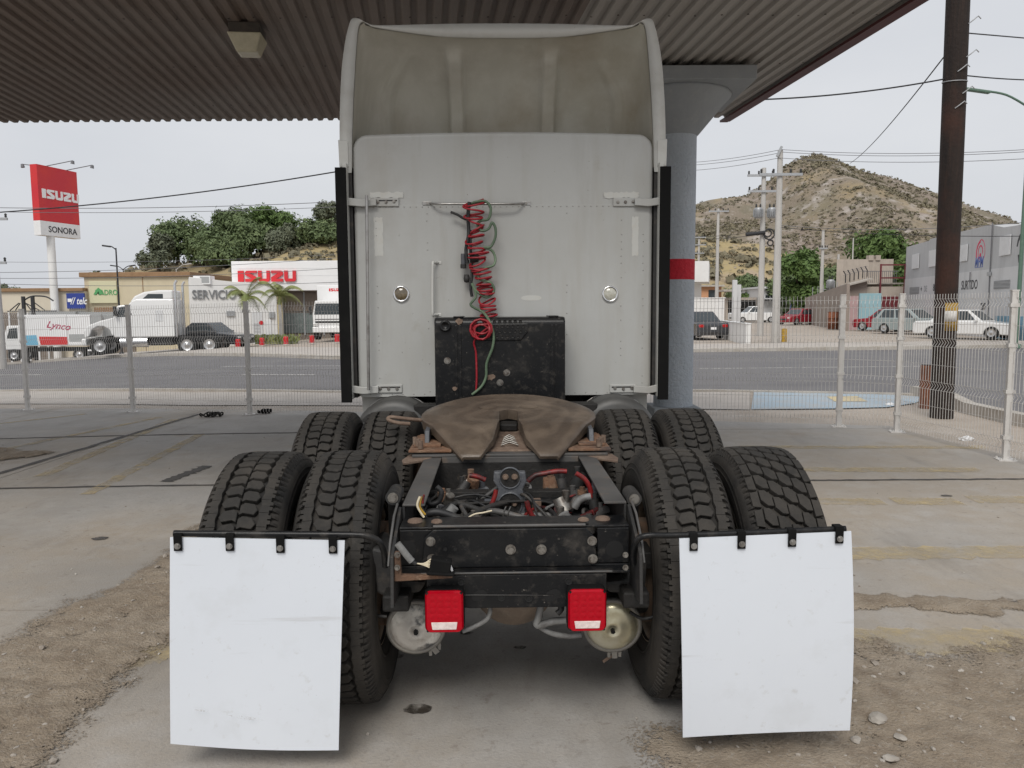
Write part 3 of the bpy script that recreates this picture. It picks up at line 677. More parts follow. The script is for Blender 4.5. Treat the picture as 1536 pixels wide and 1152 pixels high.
def tread_hex():
    m = MB(); N = 56; pit = 2*math.pi*RT/N
    for k in range(N):
        a = 2*math.pi*k/N
        for s, off in ((-1, 0), (1, .5)):
            h = pit*.455; w = .0335
            pl = [(-w, h*.25), (-w*.62, h*1.0), (w*.55, h*.72), (w*.97, h*1.02), (w*.97, -h*.55), (w*.55, -h*1.0), (-w*.55, -h*.72)]
            lug(m, [(-s*p[0] if s > 0 else p[0], p[1]) for p in pl], s*.0355, a+off*pit/RT, pit)
        for s in (-1, 1):                     # shoulder blocks with narrow sipes
            h = pit*.492
            pl = [(-.0225, -h), (-.017, -h*.1), (-.0225, h), (.014, h), (.013, h*.66), (.024, h*.60), (.024, h*.12), (.012, h*.05), (.012, -h*.1), (.024, -h*.16), (.024, -h*.62), (.013, -h*.70), (.014, -h)]
            lug(m, [(p[0]*s, p[1]) for p in pl], s*.0965, a+.3*pit/RT, pit, top=.985)
    return m
def tread_diag():
    m = MB(); N = 40; pit = 2*math.pi*RT/N
    for k in range(N):
        a = 2*math.pi*k/N
        for c in range(4):
            w0 = (c-1.5)*.047; h = pit*.44
            pl = [(-.0215, -h*.6), (.0, -h), (.0215, -h*.72), (.0215, h*.6), (0, h), (-.0215, h*.72)]
            pl = [(p[0], p[1]+p[0]*.75) for p in pl]
            lug(m, pl, w0, a+c*.42*pit/RT, pit, top=.96)
        for s in (-1, 1):
            h = pit*.46
            lug(m, [(-.013*s, -h), (.016*s, -h*.8), (.016*s, h*.9), (-.013*s, h)], s*.110, a+(.2 if s > 0 else .7)*pit/RT, pit, top=.97)
    return m
def shoulder_nubs(m):
    N = 112
    for k in range(N):
        a = 2*math.pi*k/N
        for s in (-1, 1):
            vs = []
            for (w, r) in ((.1215, .505), (.1310, .496), (.1395, .482)):
                for da in (-.011, .011): vs.append((s*w, -r*math.sin(a+da), r*math.cos(a+da)))
            for (w, r) in ((.1190, .496), (.1290, .488), (.1380, .478)):
                for da in (-.015, .015): vs.append((s*w, -r*math.sin(a+da), r*math.cos(a+da)))
            m.add(vs, [(0, 1, 3, 2), (2, 3, 5, 4), (0, 2, 8, 6), (2, 4, 10, 8), (1, 7, 9, 3), (3, 9, 11, 5), (4, 5, 11, 10)])
    return m
me_body = shoulder_nubs(tyre_body()).mesh('tyre', M['rubber'])
me_hex = tread_hex().mesh('tread', M['tread'])
me_diag = tread_diag().mesh('tread', M['tread'])
rimb = MB()
rimb.lathe([(-.118, .292), (-.118, .306), (-.108, .306), (-.106, .288), (-.095, .270), (-.03, .258), (.06, .262), (.095, .270), (.106, .288), (.108, .306), (.118, .306), (.118, .292)], 'X', 48)
rimb.lathe([(.05, .262), (.085, .24), (.095, .20), (.095, .11), (.06, .11), (.06, .20), (.045, .235), (.03, .26)], 'X', 48)
me_rim = rimb.mesh('rim', M['rim'])
drumb = MB(); drumb.lathe([(-.16, .0), (-.16, .19), (-.15, .215), (.02, .215), (.02, .0)], 'X', 40); drumb.lathe([(-.165, .208), (-.165, .222), (-.145, .222), (-.145, .208)], 'X', 40)
me_drum = drumb.mesh('drum', M['drum'])
def link(name, me, parent):
    o = bpy.data.objects.new(name, me); C.objects.link(o); o.parent = parent; return o
def wheel(x, y, mirror, tread, drum=False, nuts=False, r=RT):
    w = bpy.data.objects.new('wheel', None); C.objects.link(w); w.parent = TR; w.location = (x, y, r*1.04-.006); w.scale = (1.05, 1.04, 1.04)
    w.rotation_euler = (random.uniform(0, 6.28), 0, math.pi if mirror else 0)
    t = link('tyre', me_body, w); link('tread', tread, w); link('rim', me_rim, w)
    if drum: link('brake_drum', me_drum, w)
    if nuts:
        b = MB(); b.lathe([(.095, .10), (.14, .09), (.17, .07), (.175, 0)], 'X', 24)
        for i in range(10):
            a = i*.6283; b.cyl((.095, .143*math.cos(a), .143*math.sin(a)), (.125, .143*math.cos(a), .143*math.sin(a)), .015, n=6)
        b.build('hub', M['rim'], w)
    return w
for yy in (0.0, 1.32):
    for s in (-1, 1):
        wheel(s*.70, yy, s < 0, me_hex, drum=True)
        wheel(s*1.065, yy, s > 0, me_diag if (s > 0 and yy == 0) else me_hex, nuts=True)
for s in (-1, 1): wheel(s*1.02, 6.9, s < 0, me_hex, nuts=True)
# ---- axles and differential
for yy in (0, 1.32):
    b = MB(); b.cyl((-1.0, yy, .51), (1.0, yy, .51), .065, n=16); b.build('axle', M['grease'], TR)
    b = MB(); b.lathe([(-.20, 0), (-.19, .08), (-.12, .17), (0, .205), (.12, .19), (.2, .12), (.26, .06), (.3, 0)], 'Y', 28, (0, yy, .50)); b.build('differential', mat('diffcast%d' % (yy > 0), (.22, .17, .13), [(6, .4, .7, (.11, .09, .075)), (18, .5, .7, (.30, .25, .20), .6)], rough=.8), TR)
    for s in (-1, 1):
        MB().bb((s*.45-.05, yy-.52, .555), (s*.45+.05, yy+.55, .62)).build('suspension_beam', M['grease'], TR, bevel=.01)
b = MB(); b.cyl((0, .25, .52), (0, 1.05, .55), .05, n=12); b.build('drive_shaft', M['grease'], TR)
# ---- frame rails
for s in (-1, 1):
    b = MB(); b.bb((s*.437, -.36, .650), (s*.428, 6.6, .916)); b.bb((s*.437, -.36, .650), (s*.35, 6.6, .658))
    b.build('frame_rail', M['frame'], TR)
    b = MB(); b.prism([(s*.437, -.36), (s*.35, -.36), (s*.35, 6.6), (s*.437, 6.6)], .917, .926, 'Z'); b.build('rail_flange', M['railtop'], TR, bevel=.002)
    # cut-down rail end and gusset
    b = MB(); b.prism([(-.36, .916), (-.40, .90), (-.62, .80), (-.64, .62), (-.36, .60)], s*.452, s*.440, 'X'); b.build('rail_end', M['frame'], TR, bevel=.002)
    b = MB(); b.tube([(s*.455, -.37, .93), (s*.457, -.46, .905), (s*.460, -.56, .83), (s*.462, -.60, .76)], .005, 6); b.build('edge_trim', M['railtop'], TR)
# ---- end crossmember (upper) with bolts and holes
YE = -.50
zt, zb = T(765, 793, YE).z, T(765, 851, YE).z
xl, xr = T(650, 800, YE).x, T(878, 800, YE).x
X0, X1 = T(598, 800, YE).x, T(945, 800, YE).x
b = MB(); b.prism([(xl, zt), (xl-.035, zt-.035), (xl-.045, zb+.02), (xl-.02, zb), (xr+.02, zb), (xr+.045, zb+.02), (xr+.035, zt-.035), (xr, zt)], YE, YE+.012)
ep = b.build('end_plate', M['blackpaint'], TR, bevel=.004)
b = MB(); b.bb((X0, YE+.02, zt-.006), (X1, YE+.16, zt+.004)); b.bb((X0, YE+.020, zb+.005), (X0+.12, YE+.032, zt-.007)); b.bb((X1-.12, YE+.020, zb+.005), (X1, YE+.032, zt-.007))
b.bb((xl, YE+.0, zt+.001), (xr, YE+.10, zt+.012)); b.bb((X0, YE+.02, zb-.01), (X1, YE+.1, zb+.002))
b.build('end_crossmember', M['blackpaint'], TR, bevel=.003)
b = MB(); b.cyl((xl, YE-.002, zt+.012), (xr, YE-.002, zt+.012), .006, n=8); b.build('folded_edge', M['railtop'], ep)
for px in (766, 812): bolt(ep, T(px, 824, YE), .013, .014); 
for (px, py) in ((646, 812), (888, 811), (648, 838), (889, 838)): bolt(TR, T(px, py, YE), .012, .010)
for px in (668, 683, 699, 723, 835, 851, 867):
    c = T(px, 824, YE); b = MB(); b.cyl(c+Vector((0, .004, 0)), c+Vector((0, -.0015, 0)), .0075, n=12); b.build('bolt_hole', M['dark'], ep)
for (px, dy) in ((592, 0), (905, 0)):
    c = T(px+18, 826, YE); b = MB(); b.cyl(c+Vector((0, .0185, 0)), c+Vector((0, .0175, 0)), .034, n=20); b.build('access_hole', M['dark'], TR)
for px in (655, 875):
    c = T(px, 783, YE+.06); b = MB(); b.lathe([(0, .022), (.006, .02), (.010, .012), (.011, 0)], 'Z', 14, (c.x, c.y, zt+.012)); b.build('cap_bolt', M['rustplate'], TR)
for px in (622, 905):
    c = T(px, 786, YE+.08); b = MB(); b.lathe([(0, .03), (.008, .026), (.012, .012), (.013, 0)], 'Z', 14, (c.x, YE+.10, zt+.004)); b.build('mud_crust', M['rustplate'], TR)
# ---- lower crossmember carrying the tail lights
YL = -.54
zt2, zb2 = T(765, 862, YL).z, T(765, 912, YL).z
xl2, xr2 = T(592, 880, YL).x, T(945, 880, YL).x; xa, xb = T(640, 880, YL).x, T(910, 880, YL).x
b = MB(); b.prism([(xa, zt2), (xa, zb2+.02), (xa+.16, zb2), (xb-.16, zb2), (xb, zb2+.02), (xb, zt2)], YL, YL+.010)
lp = b.build('light_bar', M['blackpaint'], TR, bevel=.003)
b = MB(); b.bb((xl2, YL+.0, zt2+.001), (xr2, YL+.11, zt2+.010)); b.build('light_bar_flange', M['blackpaint'], TR, bevel=.002)
b = MB(); b.cyl((xa-.02, YL-.002, zt2+.008), (xb+.02, YL-.002, zt2+.008), .0045, n=6); b.build('worn_edge', M['railtop'], lp)
for (px, py) in ((692, 873), (853, 872), (752, 897), (793, 898)):
    c = T(px, py, YL); b = MB(); b.lathe([(0, .008), (-.003, .012), (-.003, .014), (0, .0145)], 'Y', 14, tuple(c)); b.cyl(c+Vector((0, .001, 0)), c+Vector((0, -.001, 0)), .008, n=12); b.build('bolt_hole', M['dark'], lp)
for (px, py, w) in ((719, 893, .022), (829, 893, .024)):
    c = T(px, py, YL); b = MB(); n = 16; b.add([(c.x+w*1.3*math.cos(6.283*i/n), YL-.0015, c.z+w*math.sin(6.283*i/n)+.3*w*math.cos(6.283*i/n)) for i in range(n)], [tuple(range(n))]); b.build('cut_out', M['dark'], lp)
b = MB(); b.tube([T(690, 893, YL-.001), T(700, 892.5, YL-.003), T(830, 892.5, YL-.001), T(815, 893, YL-.001)], .0015, 5); b.build('weld_line', M['railtop'], lp)
for s, (x0, x1, y0, y1) in ((-1, (638, 695, 886, 950)), (1, (852, 910, 884, 948))):
    YT = YL-.055
    a, c = T(x0, y1, YT), T(x1, y0, YT); cx, cz, hw, hh = (a.x+c.x)/2, (a.z+c.z)/2, (c.x-a.x)/2, (c.z-a.z)/2
    def rr(hw, hh, r, n=5, tp=0):
        o = []
        for (sx, sz, a0) in ((1, 1, 0), (-1, 1, 90), (-1, -1, 180), (1, -1, 270)):
            for i in range(n+1):
                t = R(a0+90*i/n); o.append((cx+sx*(hw-r)+r*math.cos(t), cz+sz*(hh-r)+r*math.sin(t)))
        return o
    b = MB(); b.prism(rr(hw*1.03, hh*1.03, .022), YT+.012, YL-.001); tl = b.build('tail_light', M['blackrubber'], TR, bevel=.003)
    b = MB(); P0, P1 = rr(hw*.985, hh*.985, .020), rr(hw*.90, hh*.92, .016); n = len(P0)
    b.add([(p[0], YT+.011, p[1]) for p in P0]+[(p[0], YT+.003, p[1]) for p in P0]+[(p[0], YT-.006, p[1]) for p in P1], [(j*n+i, j*n+(i+1) % n, (j+1)*n+(i+1) % n, (j+1)*n+i) for j in (0, 1) for i in range(n)]+[tuple(2*n+i for i in range(n))], False)
    b.build('red_lens', M['redlens'], tl)
    b = MB(); zc = cz-hh*.62; b.prism([(cx-hw*.68, zc+hh*.17), (cx-hw*.62, zc-hh*.18), (cx+hw*.62, zc-hh*.18), (cx+hw*.68, zc+hh*.17)], YT-.009, YT-.006); b.build('reverse_lens', M['whitelens'], tl, bevel=.002)
    b = MB()
    for i in range(4):
        for j in range(4):
            b.lathe([(YT-.006, hw*.17), (YT-.0068, hw*.12), (YT-.0072, 0)], 'Y', 14, (cx+(i-1.5)*hw*.40, 0, cz+hh*(.62-.27*j)))
    b.build('led_domes', M['redlens'], tl)
    b = MB()
    for i in (-1, 1):
        for j in (-1, 1): b.cyl((cx+i*hw*.86, YT-.004, cz+j*hh*.88), (cx+i*hw*.86, YT+.006, cz+j*hh*.88), .005, n=8)
    b.build('lens_screws', M['blackpaint'], tl)
# ---- air brake chambers
def chamber(px, py, m, tilt, s):
    c = T(px, py, -.33); Rr = .112
    o = bpy.data.objects.new('brake_chamber', None); C.objects.link(o); o.parent = TR; o.location = c; o.rotation_euler = (R(8), 0, tilt)
    MB().lathe([(-.005, 0), (-.005, .018), (-.012, .024), (-.012, .034), (-.004, .045), (.0, .07), (.006, Rr-.022), (.02, Rr-.008), (.045, Rr), (.07, Rr)], 'Y', 40).build('end_cap', m, o)
    MB().lathe([(.022, Rr-.008), (.018, Rr-.002), (.022, Rr+.008), (.05, Rr+.008), (.052, Rr+.001)], 'Y', 40).build('clamp_ring', M['chamberside'], o)
    MB().lathe([(.07, Rr), (.10, Rr-.01), (.15, Rr-.03), (.22, Rr-.03), (.24, .02), (.24, 0)], 'Y', 32).build('canister', M['chamberside'], o)
    b = MB(); b.cyl((0, -.02, 0), (0, .0, 0), .010, n=6); b.build('plug', M['blackpaint'], o)
    a = R(-55 if s < 0 else -85)
    q = Vector((math.cos(a)*(Rr+.016), .062, math.sin(a)*(Rr+.016))); q.y = .036; b = MB(); b.box(q, (.035, .03, .022), Matrix.Rotation(-a, 3, 'Y')); t = Vector((-math.sin(a), 0, math.cos(a))); b.cyl(q-t*.03, q+t*.03, .006, n=8); b.box(q+t*.022, (.012, .02, .03)); b.box(q-t*.022, (.012, .02, .03)); b.build('clamp_bolt', M['chamberside'], o)
    return o
chamber(624, 946, M['chamberwhite'], R(4), -1); cr_ = chamber(919, 944, M['chamberzinc'], R(-4), 1)
b = MB(); p = T(917, 984, -.27); b.box(p+Vector((-.012, 0, -.008)), (.055, .004, .012), Matrix.Rotation(R(-35), 3, 'Y')); b.build('tag_strip', M['rustplate'], TR)
# hanging hoses and pipes under the light bar
def hose(pxs, yl, r, m, nm='air_line', par=None, k=5):
    pts = [T(p[0], p[1], p[2] if len(p) > 2 else yl) for p in pxs]; return MB().tube(smooth_path(pts, k), r, 8).build(nm, M[m], par or TR)
hose(((728, 896), (735, 912), (731, 928), (712, 940), (694, 947)), -.50, .009, 'greyconduit')
hose(((716, 894, -.52), (722, 905), (735, 915), (729, 930)), -.50, .004, 'cream'); hose(((712, 892, -.53), (716, 903), (728, 908)), -.51, .0035, 'blackcable')
hose(((812, 905), (808, 925), (806, 938), (830, 932), (858, 930)), -.46, .014, 'greyconduit')
hose(((806, 938), (828, 950), (852, 954), (872, 952)), -.44, .011, 'greyconduit')
hose(((834, 898), (842, 912), (836, 920)), -.5, .012, 'blackcable'); hose(((560, 895), (548, 905), (552, 920), (580, 925)), -.38, .007, 'blackcable')
hose(((985, 905), (990, 920), (965, 928), (945, 918)), -.38, .007, 'blackcable')
# suspension brackets beside the frame ends
for s, pts_ in ((-1, ((560, 820), (545, 845), (548, 880), (575, 893), (630, 888), (640, 872), (602, 868), (597, 830))), (1, ((965, 820), (970, 850), (968, 878), (950, 890), (912, 888), (905, 872), (938, 868), (945, 830)))):
    b = MB(); b.prism([(T(x, y, -.42).x, T(x, y, -.42).z) for (x, y) in pts_], -.43, -.20); b.build('spring_hanger', M['frame'], TR, bevel=.012)
    b = MB(); b.lathe([(.50, .06), (.52, .105), (.58, .125), (.64, .115), (.66, .125), (.72, .115), (.76, .07), (.76, 0)], 'Z', 24, (s*.50, .30, 0)); b.build('air_spring', M['blackrubber'], TR)
    b = MB(); b.bb((s*.46, -.30, .63), (s*.56, -.05, .70)); b.cyl((s*.52, -.25, .45), (s*.52, .1, .60), .03, n=12); b.build('torque_arm', M['grease'], TR, bevel=.006)
    b = MB(); c = T(592 if s < 0 else 948, 742 if s < 0 else 744, -.28); b.cyl(c+Vector((0, -.05, 0)), c+Vector((0, .06, 0)), .030, n=18); b.build('shock_mount', M['frame'], TR, bevel=.004); bolt(TR, c+Vector((0, -.05, 0)), .014, .010)
    b = MB(); b.cyl(c+Vector((0, .0, -.02)), c+Vector((s*.02, .15, -.35)), .028, n=14); b.build('shock_absorber', M['grease'], TR)
    for j, py in enumerate((832, 851)):
        bolt(TR, T(596 if s < 0 else 938, py, -.62), .007, .012, axis=(0, -1, 0))
# rusty angle with connector on the left side
b = MB(); q = [T(x, y, -.60) for (x, y) in ((592, 828), (592, 871), (598, 871), (679, 866), (679, 862), (602, 862), (600, 828))]
b.prism([(p.x, p.z) for p in q], -.61, -.585); b.build('rusty_bracket', M['rust'], TR, bevel=.003)
hose(((596, 815), (604, 825), (611, 834), (618, 842)), -.63, .013, 'greyconduit', 'conduit')
hose(((616, 840), (624, 846)), -.63, .008, 'blackcable', 'conduit')
b = MB()
for k in range(6):
    b.tube(smooth_path([T(625, 845, -.63), T(636, 845+k*.6, -.632), T(646, 839+k*2.6, -.634), T(652, 838+k*3, -.632)], 4), .0022, 5)
b.build('connector_wires', M['cream'], TR)
b = MB(); c = T(661, 848, -.62); b.box(c, (.075, .05, .055), Matrix.Rotation(R(10), 3, 'Y')); b.box(c+Vector((.0, 0, -.024)), (.10, .06, .012), Matrix.Rotation(R(4), 3, 'Y')); b.build('connector', M['blackrubber'], TR, bevel=.008)
b = MB()
for k in range(5): b.tube(smooth_path([T(670, 840+k*1.5, -.63), T(675, 845+k*2, -.632), T(679, 855+k, -.62)], 4), .002, 5)
b.build('connector_wires', M['letterwhite'], TR)
# ---- middle: crossmember with casting, hoses and valves
b = MB(); z0 = .70; b.bb((-.43, .10, .80), (.43, .16, .86)); b.bb((-.43, .10, .72), (.43, .115, .80)); b.build('crossmember', M['grease'], TR, bevel=.004)
cz = lambda px, py: T(px, py, .02)
pl = [cz(741, 708), cz(788, 708), cz(790, 722), cz(784, 735), cz(788, 748), cz(788, 775), cz(742, 775), cz(742, 748), cz(748, 735), cz(740, 722)]
b = MB(); b.prism([(p.x, p.z) for p in pl], .02, .06); cast = b.build('casting', M['castgrey'], TR, bevel=.006)
for (py, rr_) in ((717, .042), (757, .049)):
    c = cz(765, py); b = MB(); b.lathe([(.0195, rr_), (.014, rr_+.002), (.014, rr_+.005), (.0195, rr_+.008)], 'Y', 28, (c.x, 0, c.z)); b.build('casting_ring', M['castgrey'], cast)
    b = MB(); b.cyl((c.x, .0185, c.z), (c.x, .0205, c.z), rr_, n=28); b.build('casting_hole', M['grease'], cast)
    for dx in (-.020, .020): bolt(cast, (c.x+dx, .018, c.z+.006), .009, .012, 'rustplate')
for s in (-1, 1):
    b = MB(); b.bb((s*.10, .02, .825), (s*.36, .09, .835)); b.bb((s*.10, .02, .765), (s*.36, .09, .775)); b.bb((s*.10, .075, .776), (s*.36, .09, .824)); b.build('stay_channel', M['blackpaint'], TR, bevel=.002)
    b = MB(); b.bb((s*.085, .0, .75), (s*.125, .06, .84)); b.build('stay_bracket', M['castgrey'] if s < 0 else M['rustplate'], TR, bevel=.003)
    b = MB(); b.cyl((s*.31, .05, .835), (s*.31, .05, .875), .022, n=12); b.cyl((s*.31, .05, .875), (s*.31, .05, .89), .012, n=6); b.build('valve_fitting', M['rust'], TR)
    b = MB(); b.bb((s*.14, -.10, .66), (s*.33, .0, .73)); b.cyl((s*.22, -.18, .69), (s*.22, -.05, .69), .04, n=14); b.build('brake_valve', M['grease'], TR, bevel=.012)
hose(((722, 771), (735, 760), (742, 745), (744, 735)), -.05, .010, 'redcable', 'air_hose'); hose(((704, 713), (716, 715), (728, 720)), .2, .012, 'redcable', 'air_hose')
hose(((792, 722), (803, 713), (818, 710), (835, 707), (850, 707)), .1, .012, 'redcable', 'air_hose'); hose(((790, 752), (795, 768), (803, 778), (818, 788)), -.1, .011, 'redcable', 'air_hose')
hose(((864, 710), (876, 718), (884, 730), (888, 745), (893, 760), (899, 772)), .0, .011, 'redcable', 'air_hose')
hose(((640, 770), (655, 768), (672, 772), (690, 780), (700, 790)), -.30, .016, 'blackcable', 'air_hose'); hose(((655, 730), (662, 738), (658, 752), (645, 756), (640, 748)), -.1, .012, 'blackcable', 'air_hose')
hose(((862, 762), (868, 752), (876, 747), (886, 745)), -.15, .016, 'greyconduit', 'air_hose')
hose(((845, 770), (849, 778), (854, 786)), -.32, .022, 'greyconduit', 'conduit'); hose(((672, 772), (678, 765), (682, 760)), -.25, .020, 'greyconduit', 'conduit')
hose(((695, 782), (710, 772), (725, 769), (738, 766)), -.25, .0035, 'cream', 'thin_line')
for px in (755, 762): hose(((px-2, 783), (px+1, 768), (px+4, 760)), -.30, .003, 'steel', 'cotter_wire')
hose(((630, 745), (626, 758), (632, 770), (636, 776)), -.36, .005, 'cream', 'loose_wire'); hose(((633, 745), (630, 760), (638, 772)), -.36, .004, 'yellowpaint', 'loose_wire'); hose(((636, 742), (634, 755)), -.36, .004, 'redcable', 'loose_wire')
hose(((888, 765), (893, 775), (897, 785)), -.33, .004, 'redcable', 'loose_wire')
rc = random.Random(21)
for k in range(64):                      # tangle of air lines, wiring and linkage between the rails
    x0, x1 = rc.uniform(-.40, .40), rc.uniform(-.40, .40); y0, y1 = rc.uniform(-.36, .1), rc.uniform(-.1, .52); z0, z1 = rc.uniform(.68, .84), rc.uniform(.68, .86)
    if abs(x0) < .09 and abs(x1) < .09: continue
    b = MB(); b.tube(smooth_path([(x0, y0, z0), (lerp(x0, x1, .35)+rc.uniform(-.07, .07), lerp(y0, y1, .35), z0+rc.uniform(-.04, .06)), (lerp(x0, x1, .7)+rc.uniform(-.06, .06), lerp(y0, y1, .7), z1+rc.uniform(-.05, .05)), (x1, y1, z1)], 5), rc.choice((.005, .007, .009, .013)), 7)
    b.build('air_line', M[rc.choice(('blackcable', 'blackcable', 'grease', 'frame', 'frame', 'railtop', 'greyconduit', 'redcable'))], TR)
for k in range(34):
    p = Vector((rc.uniform(.12, .38)*rc.choice((-1, 1)), rc.uniform(-.28, .45), rc.uniform(.70, .84))); b = MB(); s_ = rc.uniform(.018, .04)
    b.cyl(p, p+Vector((rc.uniform(-.03, .03), rc.uniform(-.03, .03), s_*1.5)), s_, s_*.8, n=10); b.cyl(p+Vector((0, 0, s_)), p+Vector((0, 0, s_*2.4)), s_*.45, n=6); b.build('fitting', M[rc.choice(('frame', 'rust', 'frame', 'castgrey', 'bolt', 'railtop'))], TR)
b = MB(); b.bb((-.42, -.34, .655), (.42, -.06, .66)); b.build('tray', M['grease'], TR)
b = MB(); b.bb((-.42, .55, .66), (.42, .58, .90)); b.build('crossmember', M['grease'], TR)
# ---- fifth wheel on its mounting beam
BY = .57
zb0 = .936
b = MB(); b.bb((-.50, BY, zb0-.008), (.50, BY+.09, zb0+.006)); b.bb((-.349, BY, zb0-.05), (.349, BY+.01, zb0-.0085)); b.build('mounting_beam', M['railtop'], TR, bevel=.003)
for s in (-1, 1):
    b = MB(); b.prism([(s*.440, BY-.06), (s*.53, BY-.13), (s*.545, BY-.05), (s*.52, BY+.10), (s*.40, BY+.10), (s*.40, BY-.002)], zb0-.020, zb0-.0085, 'Z'); b.build('mounting_plate', M['rustplate'], TR, bevel=.002)
    b = MB(); b.bb((s*.30, BY+.02, zb0+.013), (s*.52, BY+.5, zb0+.026)); b.bb((s*.36, BY+.10, zb0+.027), (s*.50, BY+.45, zb0+.04)); b.build('slide_plate', M['rust'], TR, bevel=.003)
    b = MB(); b.prism([(BY+.16, zb0+.027), (BY+.19, zb0+.10), (BY+.30, zb0+.11), (BY+.38, zb0+.027)], s*.425, s*.45, 'X'); b.build('pivot_bracket', M['castgrey'], TR, bevel=.004)
    b = MB(); b.prism([(BY+.16, zb0+.027), (BY+.19, zb0+.06), (BY+.30, zb0+.06), (BY+.34, zb0+.027)], s*.30, s*.325, 'X'); b.build('pivot_bracket', M['frame'], TR, bevel=.004)
    for k in range(3): b = MB(); b.cyl((s*(.46+.02*k), BY+.05+.06*k, zb0+.03), (s*(.46+.02*k), BY+.05+.06*k, zb0+.07), .014, n=6); b.build('mount_bolt', M['rustplate'], TR)
FW = bpy.data.objects.new('fifth_wheel', None); C.objects.link(FW); FW.parent = TR
FW.location = (0, .985, 1.092); FW.rotation_euler = (R(7), 0, 0)
fm = mat('fifthgrease', (.085, .062, .044), [(4, .42, .72, (.05, .036, .026)), (2.2, .52, .68, (.17, .132, .098), .8), (14, .5, .75, (.12, .088, .062), .5), (40, .72, .75, (.5, .48, .45), .8)], rough=.5, bump=.2, bscale=40, rlay=(3, .35, .65, .35, .7))
# ring wear marks on the plate
nt = fm.node_tree; n_ = nt.nodes; l_ = nt.links; bs = n_['Principled BSDF']; src = bs.inputs['Base Color'].links[0].from_socket
tcx = n_.new('ShaderNodeTexCoord'); wv = n_.new('ShaderNodeTexWave'); wv.wave_type = 'RINGS'; wv.rings_direction = 'Z'; wv.inputs['Scale'].default_value = 2.4; wv.inputs['Distortion'].default_value = 9; wv.inputs['Detail'].default_value = 2; wv.inputs['Detail Scale'].default_value = 1.5
l_.new(tcx.outputs['Object'], wv.inputs['Vector']); rm = n_.new('ShaderNodeMapRange'); rm.inputs[1].default_value = .35; rm.inputs[2].default_value = .9; rm.inputs[4].default_value = .16; l_.new(wv.outputs[0], rm.inputs[0])
mm = n_.new('ShaderNodeMix'); mm.data_type = 'RGBA'; l_.new(rm.outputs[0], mm.inputs[0]); l_.new(src, mm.inputs[6]); mm.inputs[7].default_value = (.24, .185, .135, 1); l_.new(mm.outputs[2], bs.inputs['Base Color'])
def fw_half(s):
    "half outline, x>0 mirrored: flat table then ramp horn bent down"
    top = [(.050, .0), (.045, .07)]
    arc = [(.49*math.sin(R(a)), .02+.46*math.cos(R(a))) for a in range(0, 92, 6)]
    return arc
def fw_z(x, y):
    z = 0
    if y < -.20: z -= (-.20-y)*.30
    return z
b = MB(); Nn = 44; rows = []
# cross-sections along v from front (+.48) to rear (-.52); each row spans from slot edge to rim
def fw_row(v):
    if v > .02: xo = .49*math.sqrt(max(0, 1-((v-.02)/.46)**2))
    elif v > -.10: xo = .49-.03*(-v/.12)**2
    else: xo = lerp(.469, .245, min(1, (-.10-v)/.40))
    if v > .06: xi = 0
    elif v > -.12: xi = .052
    elif v > -.34: xi = lerp(.052, .085, (-.12-v)/.22)
    else: xi = lerp(.085, .150, (-.34-v)/.16)
    return min(xi, xo), xo
vlist = [.4795-.42*(1-math.cos(i/16*math.pi/2)) for i in range(17)]+[.0599, .03, 0, -.06, -.119, -.16, -.2, -.24, -.29, -.34, -.40, -.46, -.50]
vlist = sorted(set(vlist), reverse=True); K = 10
for s in (-1, 1):
    vs = []
    for v in vlist:
        xi, xo = fw_row(v)
        for k in range(K+1):
            x = lerp(xi, xo, k/K); rimdrop = .012*sstep(.93, 1, k/K)
            vs.append((s*x, v, fw_z(x, v)-rimdrop))
    n1 = K+1; m1 = len(vlist); low = [(p[0]*.985, p[1]*.99, p[2]-.055+.04*sstep(-.2, -.5, p[1])) for p in vs]
    fs = [(j*n1+k, j*n1+k+1, (j+1)*n1+k+1, (j+1)*n1+k) for j in range(m1-1) for k in range(K)]
    tot = len(vs); fs2 = [tuple(tot+i for i in f) for f in fs]
    sid = []
    for j in range(m1-1):
        sid.append((j*n1+K, (j+1)*n1+K, tot+(j+1)*n1+K, tot+j*n1+K))
        if fw_row(vlist[j+1])[0] > 0 or fw_row(vlist[j])[0] > 0: sid.append((j*n1, (j+1)*n1, tot+(j+1)*n1, tot+j*n1))
    sid += [((m1-1)*n1+k, (m1-1)*n1+k+1, tot+(m1-1)*n1+k+1, tot+(m1-1)*n1+k) for k in range(K)]
    b.add(vs+low, fs, True); n0 = len(b.v)-2*tot
    b.f += [tuple(n0+i for i in f) for f in fs2]; b.sm += [True]*len(fs2); b.f += [tuple(n0+i for i in f) for f in sid]; b.sm += [False]*len(sid)
b.build('top_plate', fm, FW)
b = MB(); b.prism([(-.12, -.36), (.12, -.36), (.09, -.10), (.06, .1), (-.06, .1), (-.09, -.10)], -.125, -.10, 'Z'); b.build('lower_throat', M['rustplate'], FW, bevel=.01)
b = MB(); b.bb((-.05, -.02, -.10), (.05, .06, -.055)); b.build('lock_jaw', M['grease'], FW, bevel=.01)
b = MB()
for i in range(5):
    b.tube([(-.045+.004*i, -.30+.035*i, -.092), (0, -.292+.035*i, -.078), (.045-.004*i, -.30+.035*i, -.092)], .005, 6)
b.build('jaw_spring', M['bolt'], FW)
for s in (-1, 1):
    b = MB(); b.bb((s*.30, -.12, -.14), (s*.44, .16, -.06)); b.build('pivot_ear', M['grease'], FW, bevel=.01)
    c = (s*.10, .20, .0015); b = MB(); b.lathe([(.0015, .0), (.003, .05), (.0015, .055)], 'Z', 20, (s*.12, .16, 0)); b.build('wear_boss', fm, FW)
